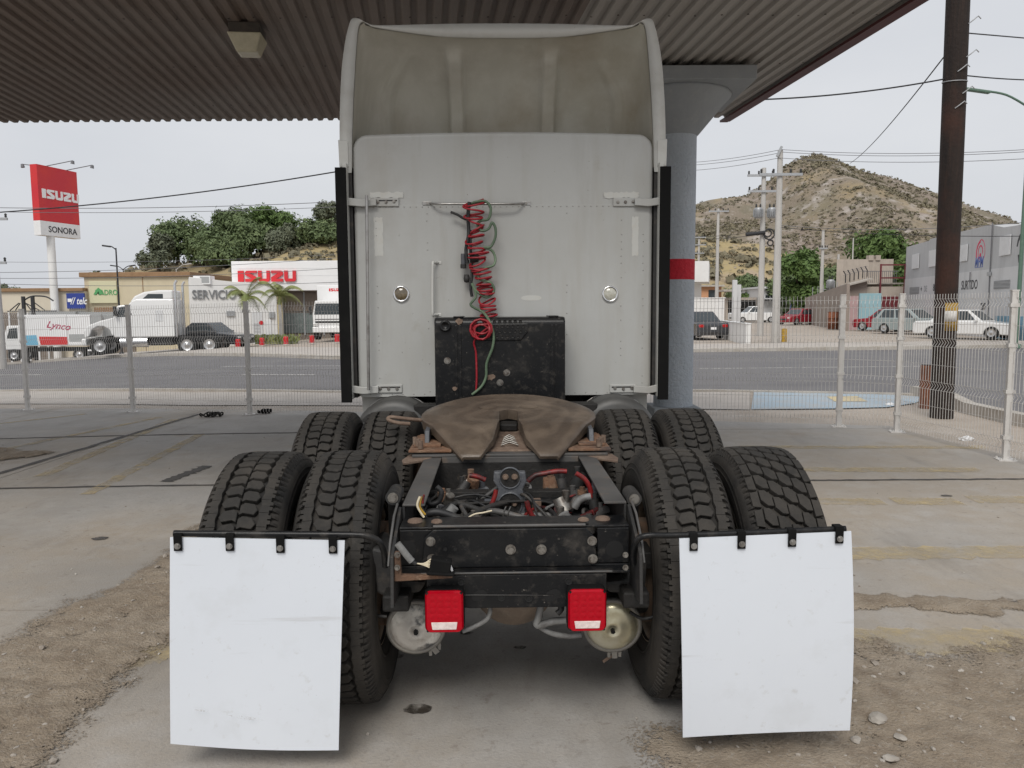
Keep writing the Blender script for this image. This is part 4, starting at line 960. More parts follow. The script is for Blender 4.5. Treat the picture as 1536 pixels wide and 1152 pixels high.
b = MB(); b.tube(smooth_path([(-.44, .05, -.05), (-.52, .02, -.035), (-.60, .0, -.02), (-.66, -.01, -.01), (-.67, -.03, -.02), (-.62, -.04, -.035), (-.55, -.03, -.045)], 4), .011, 8); b.build('release_handle', M['rustplate'], FW)
# ---- mud flaps, hangers
for s in (-1, 1):
    YF = -.62
    if s < 0: cor = [T(255, 806, YF), T(517, 811, YF), T(509, 1122, YF), T(257, 1114, YF)]
    else: cor = [T(1019, 808, YF), T(1277, 797, YF), T(1272, 1094, YF), T(1023, 1103, YF)]
    tl_, tr_, br_, bl_ = cor
    def fn(u, v, o=0):
        p = tl_.lerp(tr_, u).lerp(bl_.lerp(br_, u), v); bow = .010*math.sin(math.pi*u)*(v) * (1 if s < 0 else -.4)
        p = p+Vector((0, -.018*math.sin(v*2.2)*(.5+u*.5 if s < 0 else 1-.5*u)+o, -bow))
        if s > 0: p.x += .012*math.sin(v*math.pi*.9)*u
        return p
    b = MB(); n = 24; g = [fn(i/n, j/n) for j in range(n+1) for i in range(n+1)]; g2 = [fn(i/n, j/n, .006) for j in range(n+1) for i in range(n+1)]
    w = n+1; fs = [(j*w+i, j*w+i+1, (j+1)*w+i+1, (j+1)*w+i) for j in range(n) for i in range(n)]
    tot = w*w; ring = [i for i in range(w)]+[j*w+n for j in range(1, w)]+[n*w+i for i in range(n-1, -1, -1)]+[j*w for j in range(n-1, 0, -1)]
    b.add(g+g2, fs+[tuple(tot+i for i in reversed(f)) for f in fs], True); al = g+g2; L_ = len(ring)
    b.add([al[k] for k in ring]+[al[tot+k] for k in ring], [(i, (i+1) % L_, L_+(i+1) % L_, L_+i) for i in range(L_)], False)
    mf = b.build('mud_flap', M['flap'], TR)
    for (pa, pb_, w_) in ((((342, 1066), (400, 1074), .012), ((296, 1058), (318, 1061), .006), ((436, 870), (437, 880), .006)) if s < 0 else (((1232, 1005), (1236, 1005), .006), ((1060, 860), (1062, 868), .005))):
        qa, qb = T(*pa, YF), T(*pb_, YF); vv_ = (pa[1]-806)/312; y_ = YF-.030 if vv_ > .3 else YF-.02
        nn_ = MB(); nn_.add([(lerp(qa.x, qb.x, i/12), y_, lerp(qa.z, qb.z, i/12)+k_*w_*math.sin(math.pi*i/12)) for k_ in (-.5, .5) for i in range(13)], [(i, i+1, 14+i, 13+i) for i in range(12)]); nn_.build('scuff_mark', M['scuff'], mf)
    ye = YF+.012
    if s < 0: pp = [(578, 850, -.56), (576, 828, -.58), (568, 812, -.60), (550, 804, ye), (520, 802, ye), (400, 801, ye), (261, 800, ye)]; bx = (266, 344, 420, 499); by = (815, 815, 818, 819)
    else: pp = [(950, 846, -.56), (950, 825, -.58), (958, 808, -.60), (975, 803, ye), (1010, 803, ye), (1130, 799, ye), (1268, 793, ye)]; bx = (1041, 1113, 1189, 1260); by = (815, 812, 809, 804)
    b = MB(); b.tube(smooth_path([T(*p) for p in pp], 6), .0115, 10); hg = b.build('flap_hanger', M['blackpaint'], TR)
    for (px, py) in zip(bx, by):
        c = T(px, py, YF-.012); b = MB(); b.box(c+Vector((0, .004, .0)), (.030, .005, .058)); b.bb((c.x-.015, YF-.010, c.z+.024), (c.x+.015, YF+.028, c.z+.034)); b.build('flap_clamp', M['blackrubber'], hg, bevel=.002)
        bolt(hg, c+Vector((0, .0, -.010)), .0075, .006, 'steel')
# ---- sleeper cab
YC = 2.40
def rrect(hw, z0, z1, r, n=8):
    o = [(-hw, z0), (hw, z0)]
    for i in range(n+1): t = R(90*i/n); o.append((hw-r+r*math.cos(t), z1-r+r*math.sin(t)))
    for i in range(1, 8): x = lerp(hw-r, -(hw-r), i/8); o.append((x, z1+.018*(1-(x/(hw-r))**2)))
    for i in range(n+1): t = R(90+90*i/n); o.append((-hw+r+r*math.cos(t), z1-r+r*math.sin(t)))
    return o
b = MB(); b.prism(rrect(1.09, 1.03, 2.935, .115), YC, YC+2.0); b.build('sleeper', M['cabwhite'], TR, bevel=.03, seg=4)
b = MB(); b.prism([(-1.065, 1.034), (1.065, 1.034), (1.065, 2.43), (-1.065, 2.43)], YC-.004, YC+.02); pan = b.build('back_panel', M['cabwhite'], TR, bevel=.0015)
b = MB()
def rivet(x, z, yy=YC-.004, r=.0045): b.lathe([(yy, r), (yy-.003, r*.7), (yy-.004, 0)], 'Y', 8, (x, 0, z))
for i in range(48): rivet(-1.03+i*.0438, 2.418)
for x in (-.93, -.56, .46, .86, 1.02):
    for i in range(int(26)): 
        if random.random() < .42 : rivet(x+random.uniform(-.002, .002), 1.07+i*.052)
for i in range(26): rivet(-1.0+i*.08, 1.052)
b.build('rivet_lines', M['rivet'], pan)
for (x0, x1, y0, y1) in ((562, 574, 326, 384), (948, 958, 325, 384), (906, 958, 288, 297), (555, 605, 288, 297)):
    a, c = T(x0, y1, YC-.005), T(x1, y0, YC-.005); o = MB(); n = 14; rg = []
    for i in range(n): rg.append((lerp(a.x, c.x, i/n), a.z+random.uniform(-.006, .006)))
    for i in range(n): rg.append((c.x+random.uniform(-.004, .004), lerp(a.z, c.z, i/n)))
    for i in range(n): rg.append((lerp(c.x, a.x, i/n), c.z+random.uniform(-.006, .006)))
    for i in range(n): rg.append((a.x+random.uniform(-.004, .004), lerp(c.z, a.z, i/n)))
    o.prism(rg, YC-.0055, YC-.0005); o.build('paint_patch', M['patch'], TR)
for px, m in ((602, 'lampamber'), (915, 'lampclear')):
    c = T(px, 441, YC-.004); o = MB(); o.lathe([(YC-.004, .062), (YC-.016, .060), (YC-.020, .053), (YC-.014, .045), (YC-.012, .044)], 'Y', 36, (c.x, 0, c.z)); wlp = o.build('work_lamp', M['chrome'], TR)
    o = MB(); o.lathe([(YC-.012, .045), (YC-.018, .036), (YC-.022, .02), (YC-.023, 0)], 'Y', 28, (c.x, 0, c.z)); o.build('lens', M[m], wlp)
# grab handle, hose rail, left rod, oval smear vent
hp = [T(657, 394, YC-.006), T(651, 394, YC-.05), T(649, 399, YC-.06), T(649, 467, YC-.06), T(651, 472, YC-.05), T(657, 472, YC-.006)]
MB().tube(smooth_path(hp, 4), .010, 8).build('grab_handle', M['fairinglip'], TR)
for py in (394, 472): c = T(657, py, YC-.006); MB().box(c, (.05, .006, .022)).build('handle_foot', M['fairinglip'], TR, bevel=.003)
b = MB(); b.tube(smooth_path([T(645, 305, YC-.01), T(656, 306, YC-.06), T(680, 306, YC-.075), T(750, 306, YC-.075), T(775, 306, YC-.06), T(786, 305, YC-.01)], 5), .0085, 8); hr = b.build('hose_rail', M['steel'], TR)
for px in (641, 789): c = T(px, 305, YC-.007); MB().box(c, (.07, .005, .026)).build('rail_foot', M['steel'], hr, bevel=.008); bolt(hr, c, .007, .004)
MB().tube([T(550, 293, YC-.09), T(553, 585, YC-.09)], .011, 12).build('vertical_rod', M['steel'], TR)
c = T(797, 447, YC-.005); o = MB(); o.add([(c.x+.075*math.cos(6.283*i/20)*(abs(math.cos(6.283*i/20))**-.3 if abs(math.cos(6.283*i/20)) > .05 else 1), YC-.0052, c.z+.02*math.sin(6.283*i/20)) for i in range(20)], [tuple(range(20))]); o.build('filler_patch', M['patch'], TR)
# fairing side extenders
for s in (-1, 1):
    b = MB(); zT, zB = 2.72, 1.005
    b.prism([(2.326, zB+.02), (2.47, zB+.02), (3.0, zB+.15), (3.0, zT), (2.326, zT)], s*1.120, s*1.150, 'X'); b.build('side_extender', M['fairinglip'], TR, bevel=.003)
    b = MB(); b.bb((s*1.122, 2.30, zB), (s*1.198, 2.325, 2.685)); b.build('rubber_edge', M['blackrubber'], TR, bevel=.002)
    b = MB(); b.bb((s*1.125, YC-.005, 1.03), (s*1.096, YC+.3, 2.72)); b.build('gap_shade', M['frame'], TR)  # dark strip filling the gap beside the sleeper, in place of its shade
    for (py, lo) in ((303, 1), (583, 0)):
        x0, x1 = (598, 538) if s < 0 else (920, 977)
        if not lo: x0, x1 = (603, 540) if s < 0 else (915, 978)
        a, c = T(x0, py, YC-.02), T(x1, py, YC-.02)
        b = MB(); b.bb((a.x, YC-.018, a.z-.03), (lerp(a.x, c.x, .62), YC-.005, a.z+.03)); hgm = b.build('extender_hinge', M['cabwhite'], TR, bevel=.004)
        b = MB(); b.prism([(lerp(a.x, c.x, .55), a.z-.027), (lerp(a.x, c.x, .9), a.z-.035), (s*1.125, a.z-.025), (s*1.125, a.z+.03), (lerp(a.x, c.x, .9), a.z+.015), (lerp(a.x, c.x, .55), a.z+.025)], YC-.05, YC-.025); b.build('hinge_arm', M['cabwhite'], hgm, bevel=.004)
        for k in range(3): bolt(hgm, (lerp(a.x, c.x, .12+.2*k), YC-.018, a.z+random.uniform(-.004, .004)), .008, .006, 'bolt')
        if not lo or s < 0: b = MB(); b.bb((lerp(a.x, c.x, .04), YC-.0195, a.z+.006), (lerp(a.x, c.x, .5), YC-.0175, a.z+.016)); b.build('chipped_paint', M['frame'], hgm)
# roof fairing
OUT = [(1.160, 2.66), (1.165, 2.74), (1.175, 2.89), (1.165, 3.15), (1.145, 3.40), (1.115, 3.58), (1.088, 3.68), (1.065, 3.725), (1.02, 3.728), (.965, 3.70), (.88, 3.682), (.5, 3.69), (.25, 3.694), (0, 3.695)]
INN = [(1.095, 2.66), (1.09, 2.74), (1.085, 2.89), (1.07, 3.15), (1.05, 3.40), (1.035, 3.56), (1.025, 3.64), (1.01, 3.69), (.985, 3.705), (.95, 3.688), (.88, 3.664), (.5, 3.612), (.25, 3.598), (0, 3.596)]
def full(c): return [(-x, z) for (x, z) in c]+[(x, z) for (x, z) in reversed(c[:-1])]
def densify(c, k=5): return [(p.x, p.y) for p in smooth_path([Vector((a, b_, 0)) for (a, b_) in c], k)]
oo, ii = full(densify(OUT)), full(densify(INN)); n = len(oo)
YR = YC-.02
b = MB(); rows = [[(x, YR+.012, z) for (x, z) in oo], [(x*.997, YR, z-.002) for (x, z) in oo], [(x, YR, z) for (x, z) in ii], [(x*1.002, YR+.03, z+.003) for (x, z) in ii]]
for k, (dy, kx, kz) in enumerate(((.6, .995, .99), (1.3, .97, .955), (1.9, .90, .87), (2.25, .80, .74))): rows.insert(0, [(x*kx, YR+dy, 2.66+(z-2.66)*kz) for (x, z) in oo])
vs = [p for r_ in rows for p in r_]
b.add(vs, [(j*n+i, j*n+i+1, (j+1)*n+i+1, (j+1)*n+i) for j in range(len(rows)-1) for i in range(n-1)], True); b.add(rows[0], [tuple(range(n))])
fair = b.build('roof_fairing', M['fairinglip'], TR)
ztab = sorted([(x, z) for (x, z) in INN[7:]]); wtab = sorted([(z, x) for (x, z) in INN[:9]])
def inner(u, v):
    s = math.sin((u*2-1)*math.pi/2); s = math.copysign(abs(s)**.9, s)
    vv = math.sin(v*math.pi/2)
    xe = 1.0*abs(s); ztop = interp(ztab, xe*.99)
    z = 2.70+vv*(ztop-2.70); x = s*interp(wtab, z)
    dep = .62*(max(0, 1-abs(s)**9))**.5*(max(0, 1-vv**2.6))**.75
    ax = abs(x); dep -= .075*sstep(.285, .31, ax)*(1-sstep(.40, .425, ax))*sstep(.0, .15, 1-vv)
    cc = abs(ax-(.90-.28*max(0, (z-3.2)/.4)**2)); dep -= .035*(1-sstep(.015, .07, cc))*sstep(0, .3, 1-vv)
    return (x*.999, YR+.02+dep, z)
b = MB(); b.grid(inner, 240, 70); b.build('fairing_shell', M['fairinginner'], fair)
for s in (-1, 1):
    b = MB(); b.prism([(s*1.178, 2.70), (s*1.112, 2.70), (s*1.112, 2.88), (s*1.182, 2.89)], YR-.012, YR+.2); b.build('fairing_foot', M['fairinglip'], fair, bevel=.004)
# black equipment box behind the cab with step plate
YB = 2.06
a, c = T(653, 592, YB), T(848, 475, YB)
bxm = MB()
prof = []
for i in range(7): t = R(90*i/6); prof.append((YB+.05-.05*math.sin(t), c.z-.05+.05*math.cos(t)))
poly = [(YC-.01, c.z)]+prof+[(YB, .90), (YC-.01, .90)]
bxm.prism(poly, a.x, c.x, 'X'); bxo = bxm.build('equipment_box', M['blackpaint'], TR, bevel=.012, seg=3)
for px in (684, 690, 828, 834):
    p = T(px, 500, YB); o = MB(); o.bb((p.x-.008, YB-.007, .92), (p.x+.008, YB, c.z-.055)); o.build('vertical_bead', M['blackpaint'], bxo, bevel=.003)
for px in (687, 831): p = T(px, 480, YB); o = MB(); o.bb((p.x-.035, YB+.03, c.z), (p.x+.035, YC-.05, c.z+.008)); o.build('strap_top', M['blackpaint'], bxo, bevel=.003)
p0, p1 = T(716, 511, YB), T(792, 474, YB)
o = MB(); o.prism([(p0.x, p1.z-.05), (p0.x, p0.z+.01), (p0.x+.02, p0.z), (p1.x-.05, p0.z), (p1.x, p0.z+.06), (p1.x, p1.z-.05)], YB-.012, YB-.0005); st_ = o.build('step_plate', M['blackpaint'], bxo, bevel=.006)
o = MB()
for i in range(9):
    for j in range(4):
        x, z = p0.x+.03+i*.036+(j % 2)*.018, p0.z+.025+j*.036
        if x < p1.x-.03-(.03 if j == 0 else 0): o.lathe([(YB-.012, .012), (YB-.015, .012), (YB-.015, .009), (YB-.0125, .008), (YB-.0125, 0)], 'Y', 12, (x, 0, z))
o.build('grip_holes', M['grease'], st_)
p = T(668, 489, YB); o = MB(); o.lathe([(YB, .042), (YB-.02, .040), (YB-.022, .024), (YB-.010, .022), (YB-.010, 0)], 'Y', 24, (p.x, 0, p.z)); o.build('round_boss', M['blackpaint'], bxo)
for (px, py) in ((671, 541), (760, 559), (750, 574)): bolt(bxo, T(px, py, YB), .016, .012)
for (x0, y0, w, h) in ((689, 482, .05, .05), (682, 583, .04, .03), (736, 566, .06, .05)):
    p = T(x0, y0, YB-.008); o = MB(); n2 = 14; o.add([(p.x+w/2*math.cos(6.283*i/n2)*random.uniform(.6, 1.2), YB-.0085 if x0 < 700 else YB-.001, p.z+h/2*math.sin(6.283*i/n2)*random.uniform(.6, 1.2)) for i in range(n2)], [tuple(range(n2))]); o.build('rust_spot', M['rustplate'], bxo)
# lower cab: fuel tanks, skirts, step, cab, bonnet
for s in (-1, 1):
    b = MB(); b.lathe([(2.15, 0), (2.15, .24), (2.17, .285), (2.21, .30), (4.2, .30), (4.22, 0)], 'Y', 36, (s*.80, 0, .745)); tk = b.build('fuel_tank', M['tank'], TR)
    for yy in (2.42, 3.4): MB().lathe([(yy, .301), (yy, .306), (yy+.05, .306), (yy+.05, .301)], 'Y', 36, (s*.80, 0, .745)).build('tank_strap', M['steel'], tk)
    b = MB(); pts_ = [(2.62, 1.028), (2.64, .95), (2.72, .80), (2.86, .62), (2.95, .42), (4.4, .42), (4.4, 1.028)]; b.prism(pts_, s*1.085, s*1.105, 'X'); b.build('side_skirt', M['cabwhite'], TR, bevel=.003)
    b = MB(); q0 = [(s*(1.085-.04*0), 2.62, 1.026)]; 
    b.prism([(s*1.08, 1.027), (s*1.08, .62), (s*1.0, .76), (s*.93, .88), (s*.82, .985), (s*.68, 1.027)], 2.50, 2.52); b.build('wheel_arch', M['cabwhite'], TR, bevel=.002)
    b = MB(); b.bb((s*.98, 1.84, .925), (s*.76, 2.14, .94)); 
    for k in range(7): b.bb((s*.97, 1.86+k*.04, .941), (s*.77, 1.875+k*.04, .946))
    (b.build('deck_step', M['frame'], TR) if s < 0 else None)
    b = MB(); b.bb((s*.66, 2.16, .88), (s*.30, 2.3, 1.0)); b.build('cab_support', M['grease'], TR, bevel=.01)
MB().bb((-.7, 2.62, .5), (.7, 2.66, 1.029)).build('shade_backdrop', M['grease'], TR)  # dark sheet standing in for the shade under the cab
b = MB(); b.prism(rrect(1.05, .75, 2.55, .2), 4.41, 5.6); b.build('driver_cab', M['cabwhite'], TR, bevel=.03)
for s in (-1, 1): MB().prism([(4.7, 1.75), (5.45, 1.75), (5.35, 2.3), (4.7, 2.35)], s*1.051, s*1.056, 'X').build('side_window', M['glass'], TR)
b = MB(); b.prism([(5.601, .75), (7.7, .7), (7.75, 1.5), (7.3, 1.72), (5.601, 1.95)], -.85, .85, 'X'); b.build('bonnet', M['cabwhite'], TR, bevel=.08, seg=3)
for s in (-1, 1): MB().prism([(6.25, .9), (6.4, 1.2), (6.9, 1.32), (7.4, 1.2), (7.6, .8), (7.75, .8), (7.75, 1.3), (6.9, 1.5), (6.1, 1.3), (6.1, .9)], s*.86, s*1.16, 'X').build('front_fender', M['cabwhite'], TR, bevel=.03)
b = MB(); b.cyl((-1.0, 6.9, .5), (1.0, 6.9, .5), .05); b.build('front_axle', M['grease'], TR)
# ================================================================ hoses hanging on the rail (things of their own, placed in the truck's frame)
TM = Matrix.Translation((TX, TY, 0)) @ Matrix.Rotation(TA, 4, 'Z')
def wpath(pts): return [TM @ Vector(p) for p in pts]
axis = [(712, 302), (710, 322), (716, 345), (711, 362), (718, 380), (716, 398), (724, 410), (727, 428), (730, 445), (732, 460), (733, 480), (731, 488)]
ax = smooth_path([T(x, y, YC-.11) for (x, y) in axis], 12); pts = []
N_ = 820
for i in range(N_):
    t = i/(N_-1); k = t*(len(ax)-1); j = min(int(k), len(ax)-2); c = ax[j].lerp(ax[j+1], k-j)
    ph = t*math.tau*25+1.6*math.sin(t*13)+.8*math.sin(t*37); rr_ = .060*(1+.5*noise.noise(Vector((t*9, 0, 0)))) if t < .4 else .056*(1+.15*noise.noise(Vector((t*14, 2, 0))))
    if t < .1: rr_ *= 1.0
    pts.append(c+Vector((rr_*math.cos(ph), .038*math.sin(ph), .016*math.sin(ph*1+1)+(.055*noise.noise(Vector((t*34, 5, 1)))))))
c0 = T(722, 494, YB-.035)
for i in range(70):
    a_ = i*.55; r_ = .066+.012*math.sin(i*.21); tl2 = .5*math.sin(i*.13)
    pts.append(c0+Vector((r_*math.cos(a_)*(1 if i % 40 < 24 else .75), -.012*math.sin(i*.3)-.02, r_*math.sin(a_)*(.95 if i % 30 < 18 else .6)+.01*tl2)))
pts += smooth_path([pts[-1], T(712, 510, YB-.03), T(714, 530, YB-.012), T(715, 565, YB-.012), T(714, 588, YB-.012)], 8)[1:]
tag(MB().tube(wpath(pts), .0072, 7).build('coiled_air_hose', M['redhose']), 'tangled red coiled air hose hanging from rail on cab back', 'hose')
g = [(706, 306, .075), (713, 303, .10), (728, 302, .12), (736, 312, .13), (733, 328, .13), (722, 331, .12), (716, 336, .12), (722, 346, .13), (733, 343, .13), (738, 334, .13), (743, 342, .13), (743, 356, .13), (736, 370, .13), (726, 371, .13), (738, 376, .12), (743, 388, .12), (740, 398, .13), (728, 402, .13), (716, 410, .13), (722, 420, .12), (736, 424, .13), (741, 436, .12), (730, 446, .13), (714, 436, .13), (708, 425, .13), (714, 444, .13), (706, 456, .13), (712, 462, .13), (724, 468, .14), (733, 480, .36), (740, 500, .37), (739, 520, .37), (730, 545, .36), (729, 565, .36), (722, 580, .36), (708, 592, .36)]
gp = [T(x, y, YC-d) for (x, y, d) in g]
tag(MB().tube(wpath(smooth_path(gp, 8)), [.0095]*(len(gp)*8-7), 8).build('green_air_hose', M['greenhose']), 'faded green air hose looped through the red coil', 'hose')
k_ = thing('electrical_cable', 'black electrical cable with metal plug hanging beside red hose', 'cable', (TX, TY, 0), TA)
hose(((704, 303), (702, 325), (703, 350), (699, 375), (701, 395)), YC-.09, .013, 'blackcable', 'cable', k_)
hose(((705, 345), (706, 375), (708, 410), (706, 430), (708, 445)), YC-.085, .011, 'blackcable', 'cable', k_)
hose(((676, 318), (686, 322), (696, 328), (706, 330)), YC-.07, .009, 'blackcable', 'strap', k_)
c = T(695, 390, YC-.07); MB().cyl(c+Vector((0, 0, .045)), c+Vector((0, 0, -.03)), .018, n=14).build('plug', M['castgrey'], k_); MB().cyl(c+Vector((0, 0, -.031)), c+Vector((0, 0, -.06)), .022, n=14).build('plug_collar', M['frame'], k_)
c = T(712, 387, YC-.10); MB().lathe([(-.03, 0), (-.03, .026), (0, .034), (.03, .026), (.03, 0)], 'Z', 14, tuple(c)).build('coupling', M['blackcable'], k_)
c = T(700, 418, YC-.06); MB().lathe([(-.03, 0), (-.025, .018), (0, .024), (.03, .018), (.03, 0)], 'Z', 14, tuple(c)).build('coupling', M['frame'], k_)
# ================================================================ vehicles
me_vt = MB().lathe([(-.10, .20), (-.11, .29), (-.09, .32), (.09, .32), (.11, .29), (.10, .20)], 'Y', 24).mesh('tyre', M['vtyre'])
_b = MB(); _b.lathe([(-.10, .001), (-.10, .06), (-.09, .07), (-.085, .19), (-.10, .205), (.10, .205), (.085, .19), (.09, .07), (.10, .06), (.10, .001)], 'Y', 20)
me_vr = _b.mesh('rim', M['vrim'])
def vwheel(par, x, y, r=.32, w=1.0):
    e = bpy.data.objects.new('wheel', None); C.objects.link(e); e.parent = par; e.location = (x, y, r); e.scale = (r/.32, w, r/.32)
    link('tyre', me_vt, e); link('rim', me_vr, e)
def arch_outline(L, z0, zbelt, xf, xr, ra, hood, boot, noseh, tailh):
    "closed side outline (x, z), x forward; with wheel arches"
    o = [(-L/2, z0+.18), (-L/2+.05, z0)]
    for cx in (xr, xf):
        for i in range(9): a = R(180-180*i/8); o.append((cx+ra*math.cos(a), max(z0, z0+.02+ra*math.sin(a))))
    o += [(L/2-.06, z0), (L/2, z0+.2), (L/2-.02, noseh-.08), (L/2-.14, noseh), (hood, zbelt), (boot, zbelt+.02), (-L/2+.12, tailh), (-L/2+.01, tailh-.12)]
    return o
def car(name, label, p, rz, L, Wd, Hh, paint, style='sedan', cat='car'):
    o = thing(name, label, cat, (p.x, p.y, p.z), rz); hw = Wd/2; xf, xr = L*.31, -L*.29; r = .32
    zb = Hh*.60; z0 = .20
    st = {'sedan': (L*.22, -L*.34, L*.06, -L*.17, zb-.10, zb+.0), 'hatch': (L*.26, -L*.47, L*.06, -L*.36, zb-.08, zb+.05), 'pickup': (L*.22, -L*.08, L*.07, -L*.06, zb+.0, zb+.02), 'suv': (L*.25, -L*.46, L*.10, -L*.40, zb+.0, zb+.05)}[style]
    hx, bx, tf, tr, nh, th = st
    MB().prism(arch_outline(L, z0, zb, xf, xr, r+.05, hx, bx, nh, th), -hw, hw).build('body', M[paint], o, bevel=.06, seg=3)
    MB().bb((-L/2+.2, -hw+.08, z0+.02), (L/2-.2, hw-.08, z0+.34)).build('underbody', M['vtrim'], o)
    wb_, wt = hw-.05, hw-.23
    if style == 'pickup': bx2 = -L*.08
    else: bx2 = bx+.02
    lo = [(hx, -wb_), (hx, wb_), (bx2, wb_), (bx2, -wb_)]; up_ = [(tf, -wt), (tf, wt), (tr, wt), (tr, -wt)]
    V = [Vector((x, y, zb-.01)) for (x, y) in lo]+[Vector((x, y, Hh)) for (x, y) in up_]
    MB().add(V, [(0, 1, 5, 4), (1, 2, 6, 5), (2, 3, 7, 6), (3, 0, 4, 7), (4, 5, 6, 7)]).build('cabin', M[paint], o, bevel=.05, seg=3)
    def pane(nm, a, b_, c, d, u0, u1, v0, v1):
        f = lambda u, v: V[a].lerp(V[b_], u).lerp(V[d].lerp(V[c], u), v)
        nrm = (V[b_]-V[a]).cross(V[d]-V[a]).normalized(); cen = Vector((0, 0, Hh*.7))
        if nrm.dot(f(.5, .5)-cen) < 0: nrm = -nrm
        MB().quad(*[f(u, v)+nrm*.006 for (u, v) in ((u0, v0), (u1, v0), (u1, v1), (u0, v1))]).build(nm, M['glass'], o, solid=.006)
    pane('windscreen', 0, 1, 5, 4, .07, .93, .1, .9); pane('rear_window', 2, 3, 7, 6, .08, .92, .15, .88)
    for (a, b_, c, d) in ((1, 2, 6, 5), (3, 0, 4, 7)):
        if a == 1: pane('side_window', a, b_, c, d, .10, .50, .12, .88); pane('side_window', a, b_, c, d, .54, .90, .12, .88)
        else: pane('side_window', a, b_, c, d, .10, .46, .12, .88); pane('side_window', a, b_, c, d, .50, .90, .12, .88)
    for x in (xf, xr):
        for y in (-hw+.10, hw-.10): vwheel(o, x, y, r)
    for s in (-1, 1):
        MB().box((L/2-.07, s*(hw-.26), nh-.16), (.12, .34, .13)).build('headlight', M['vlamp'], o, bevel=.03)
        MB().box((-L/2+.06, s*(hw-.22), th-.17), (.12, .30, .16)).build('tail_light', M['vlampred'], o, bevel=.03)
        MB().box((hx-.25, s*(hw+.05), zb+.06), (.14, .16, .11)).build('mirror', M[paint], o, bevel=.03)
        for xx in ((.02*L, -.17*L) if style != 'pickup' else (.02*L,)): MB().box((xx, s*(hw+.008), zb-.13), (.16, .02, .03)).build('door_handle', M[paint], o)
    MB().box((L/2-.01, 0, z0+.30), (.03, Wd*.5, .14)).build('grille', M['vtrim'], o)
    MB().box((-L/2-.004, 0, z0+.38), (.02, .32, .13)).build('number_plate', M['letterwhite'], o)
    if style == 'pickup': MB().bb((-L/2+.08, -hw+.09, zb-.02), (-L*.10, hw-.09, zb+.035)).build('bed', M['vtrim'], o)
    return o
car('sedan', 'white four door sedan parked before grey warehouse', gnd(1450, 507), R(-52), 4.7, 1.8, 1.46, 'vwhite')
car('hatchback', 'grey green hatchback parked between red car and white sedan', gnd(1366, 500), R(-62), 4.2, 1.75, 1.5, 'vgrey', 'hatch')
car('sedan', 'dark red sedan rear showing at the maroon gate', gnd(1331, 496), R(118), 4.3, 1.75, 1.45, 'vred')
car('sedan', 'bright red sedan parked along the long brown wall', gnd(1198, 486.5), R(212), 4.7, 1.85, 1.48, 'vred')
car('pickup_truck', 'white pickup parked in the dirt lane beyond concrete poles', Vector((at(1131, 470, 84).x, 84, 0)), R(185), 5.2, 1.85, 1.75, 'vwhite', 'pickup', 'pickup')
car('sedan', 'black sedan seen from behind beside white wall', gnd(1044, 507), R(100), 4.4, 1.75, 1.45, 'vdark')
_p = at(318, 530, 44.0); _p.z = G(_p.x)+.07
car('sedan', 'dark grey sedan standing beside white tractor unit at dealership', _p, R(-14), 4.5, 1.8, 1.42, 'vdark')

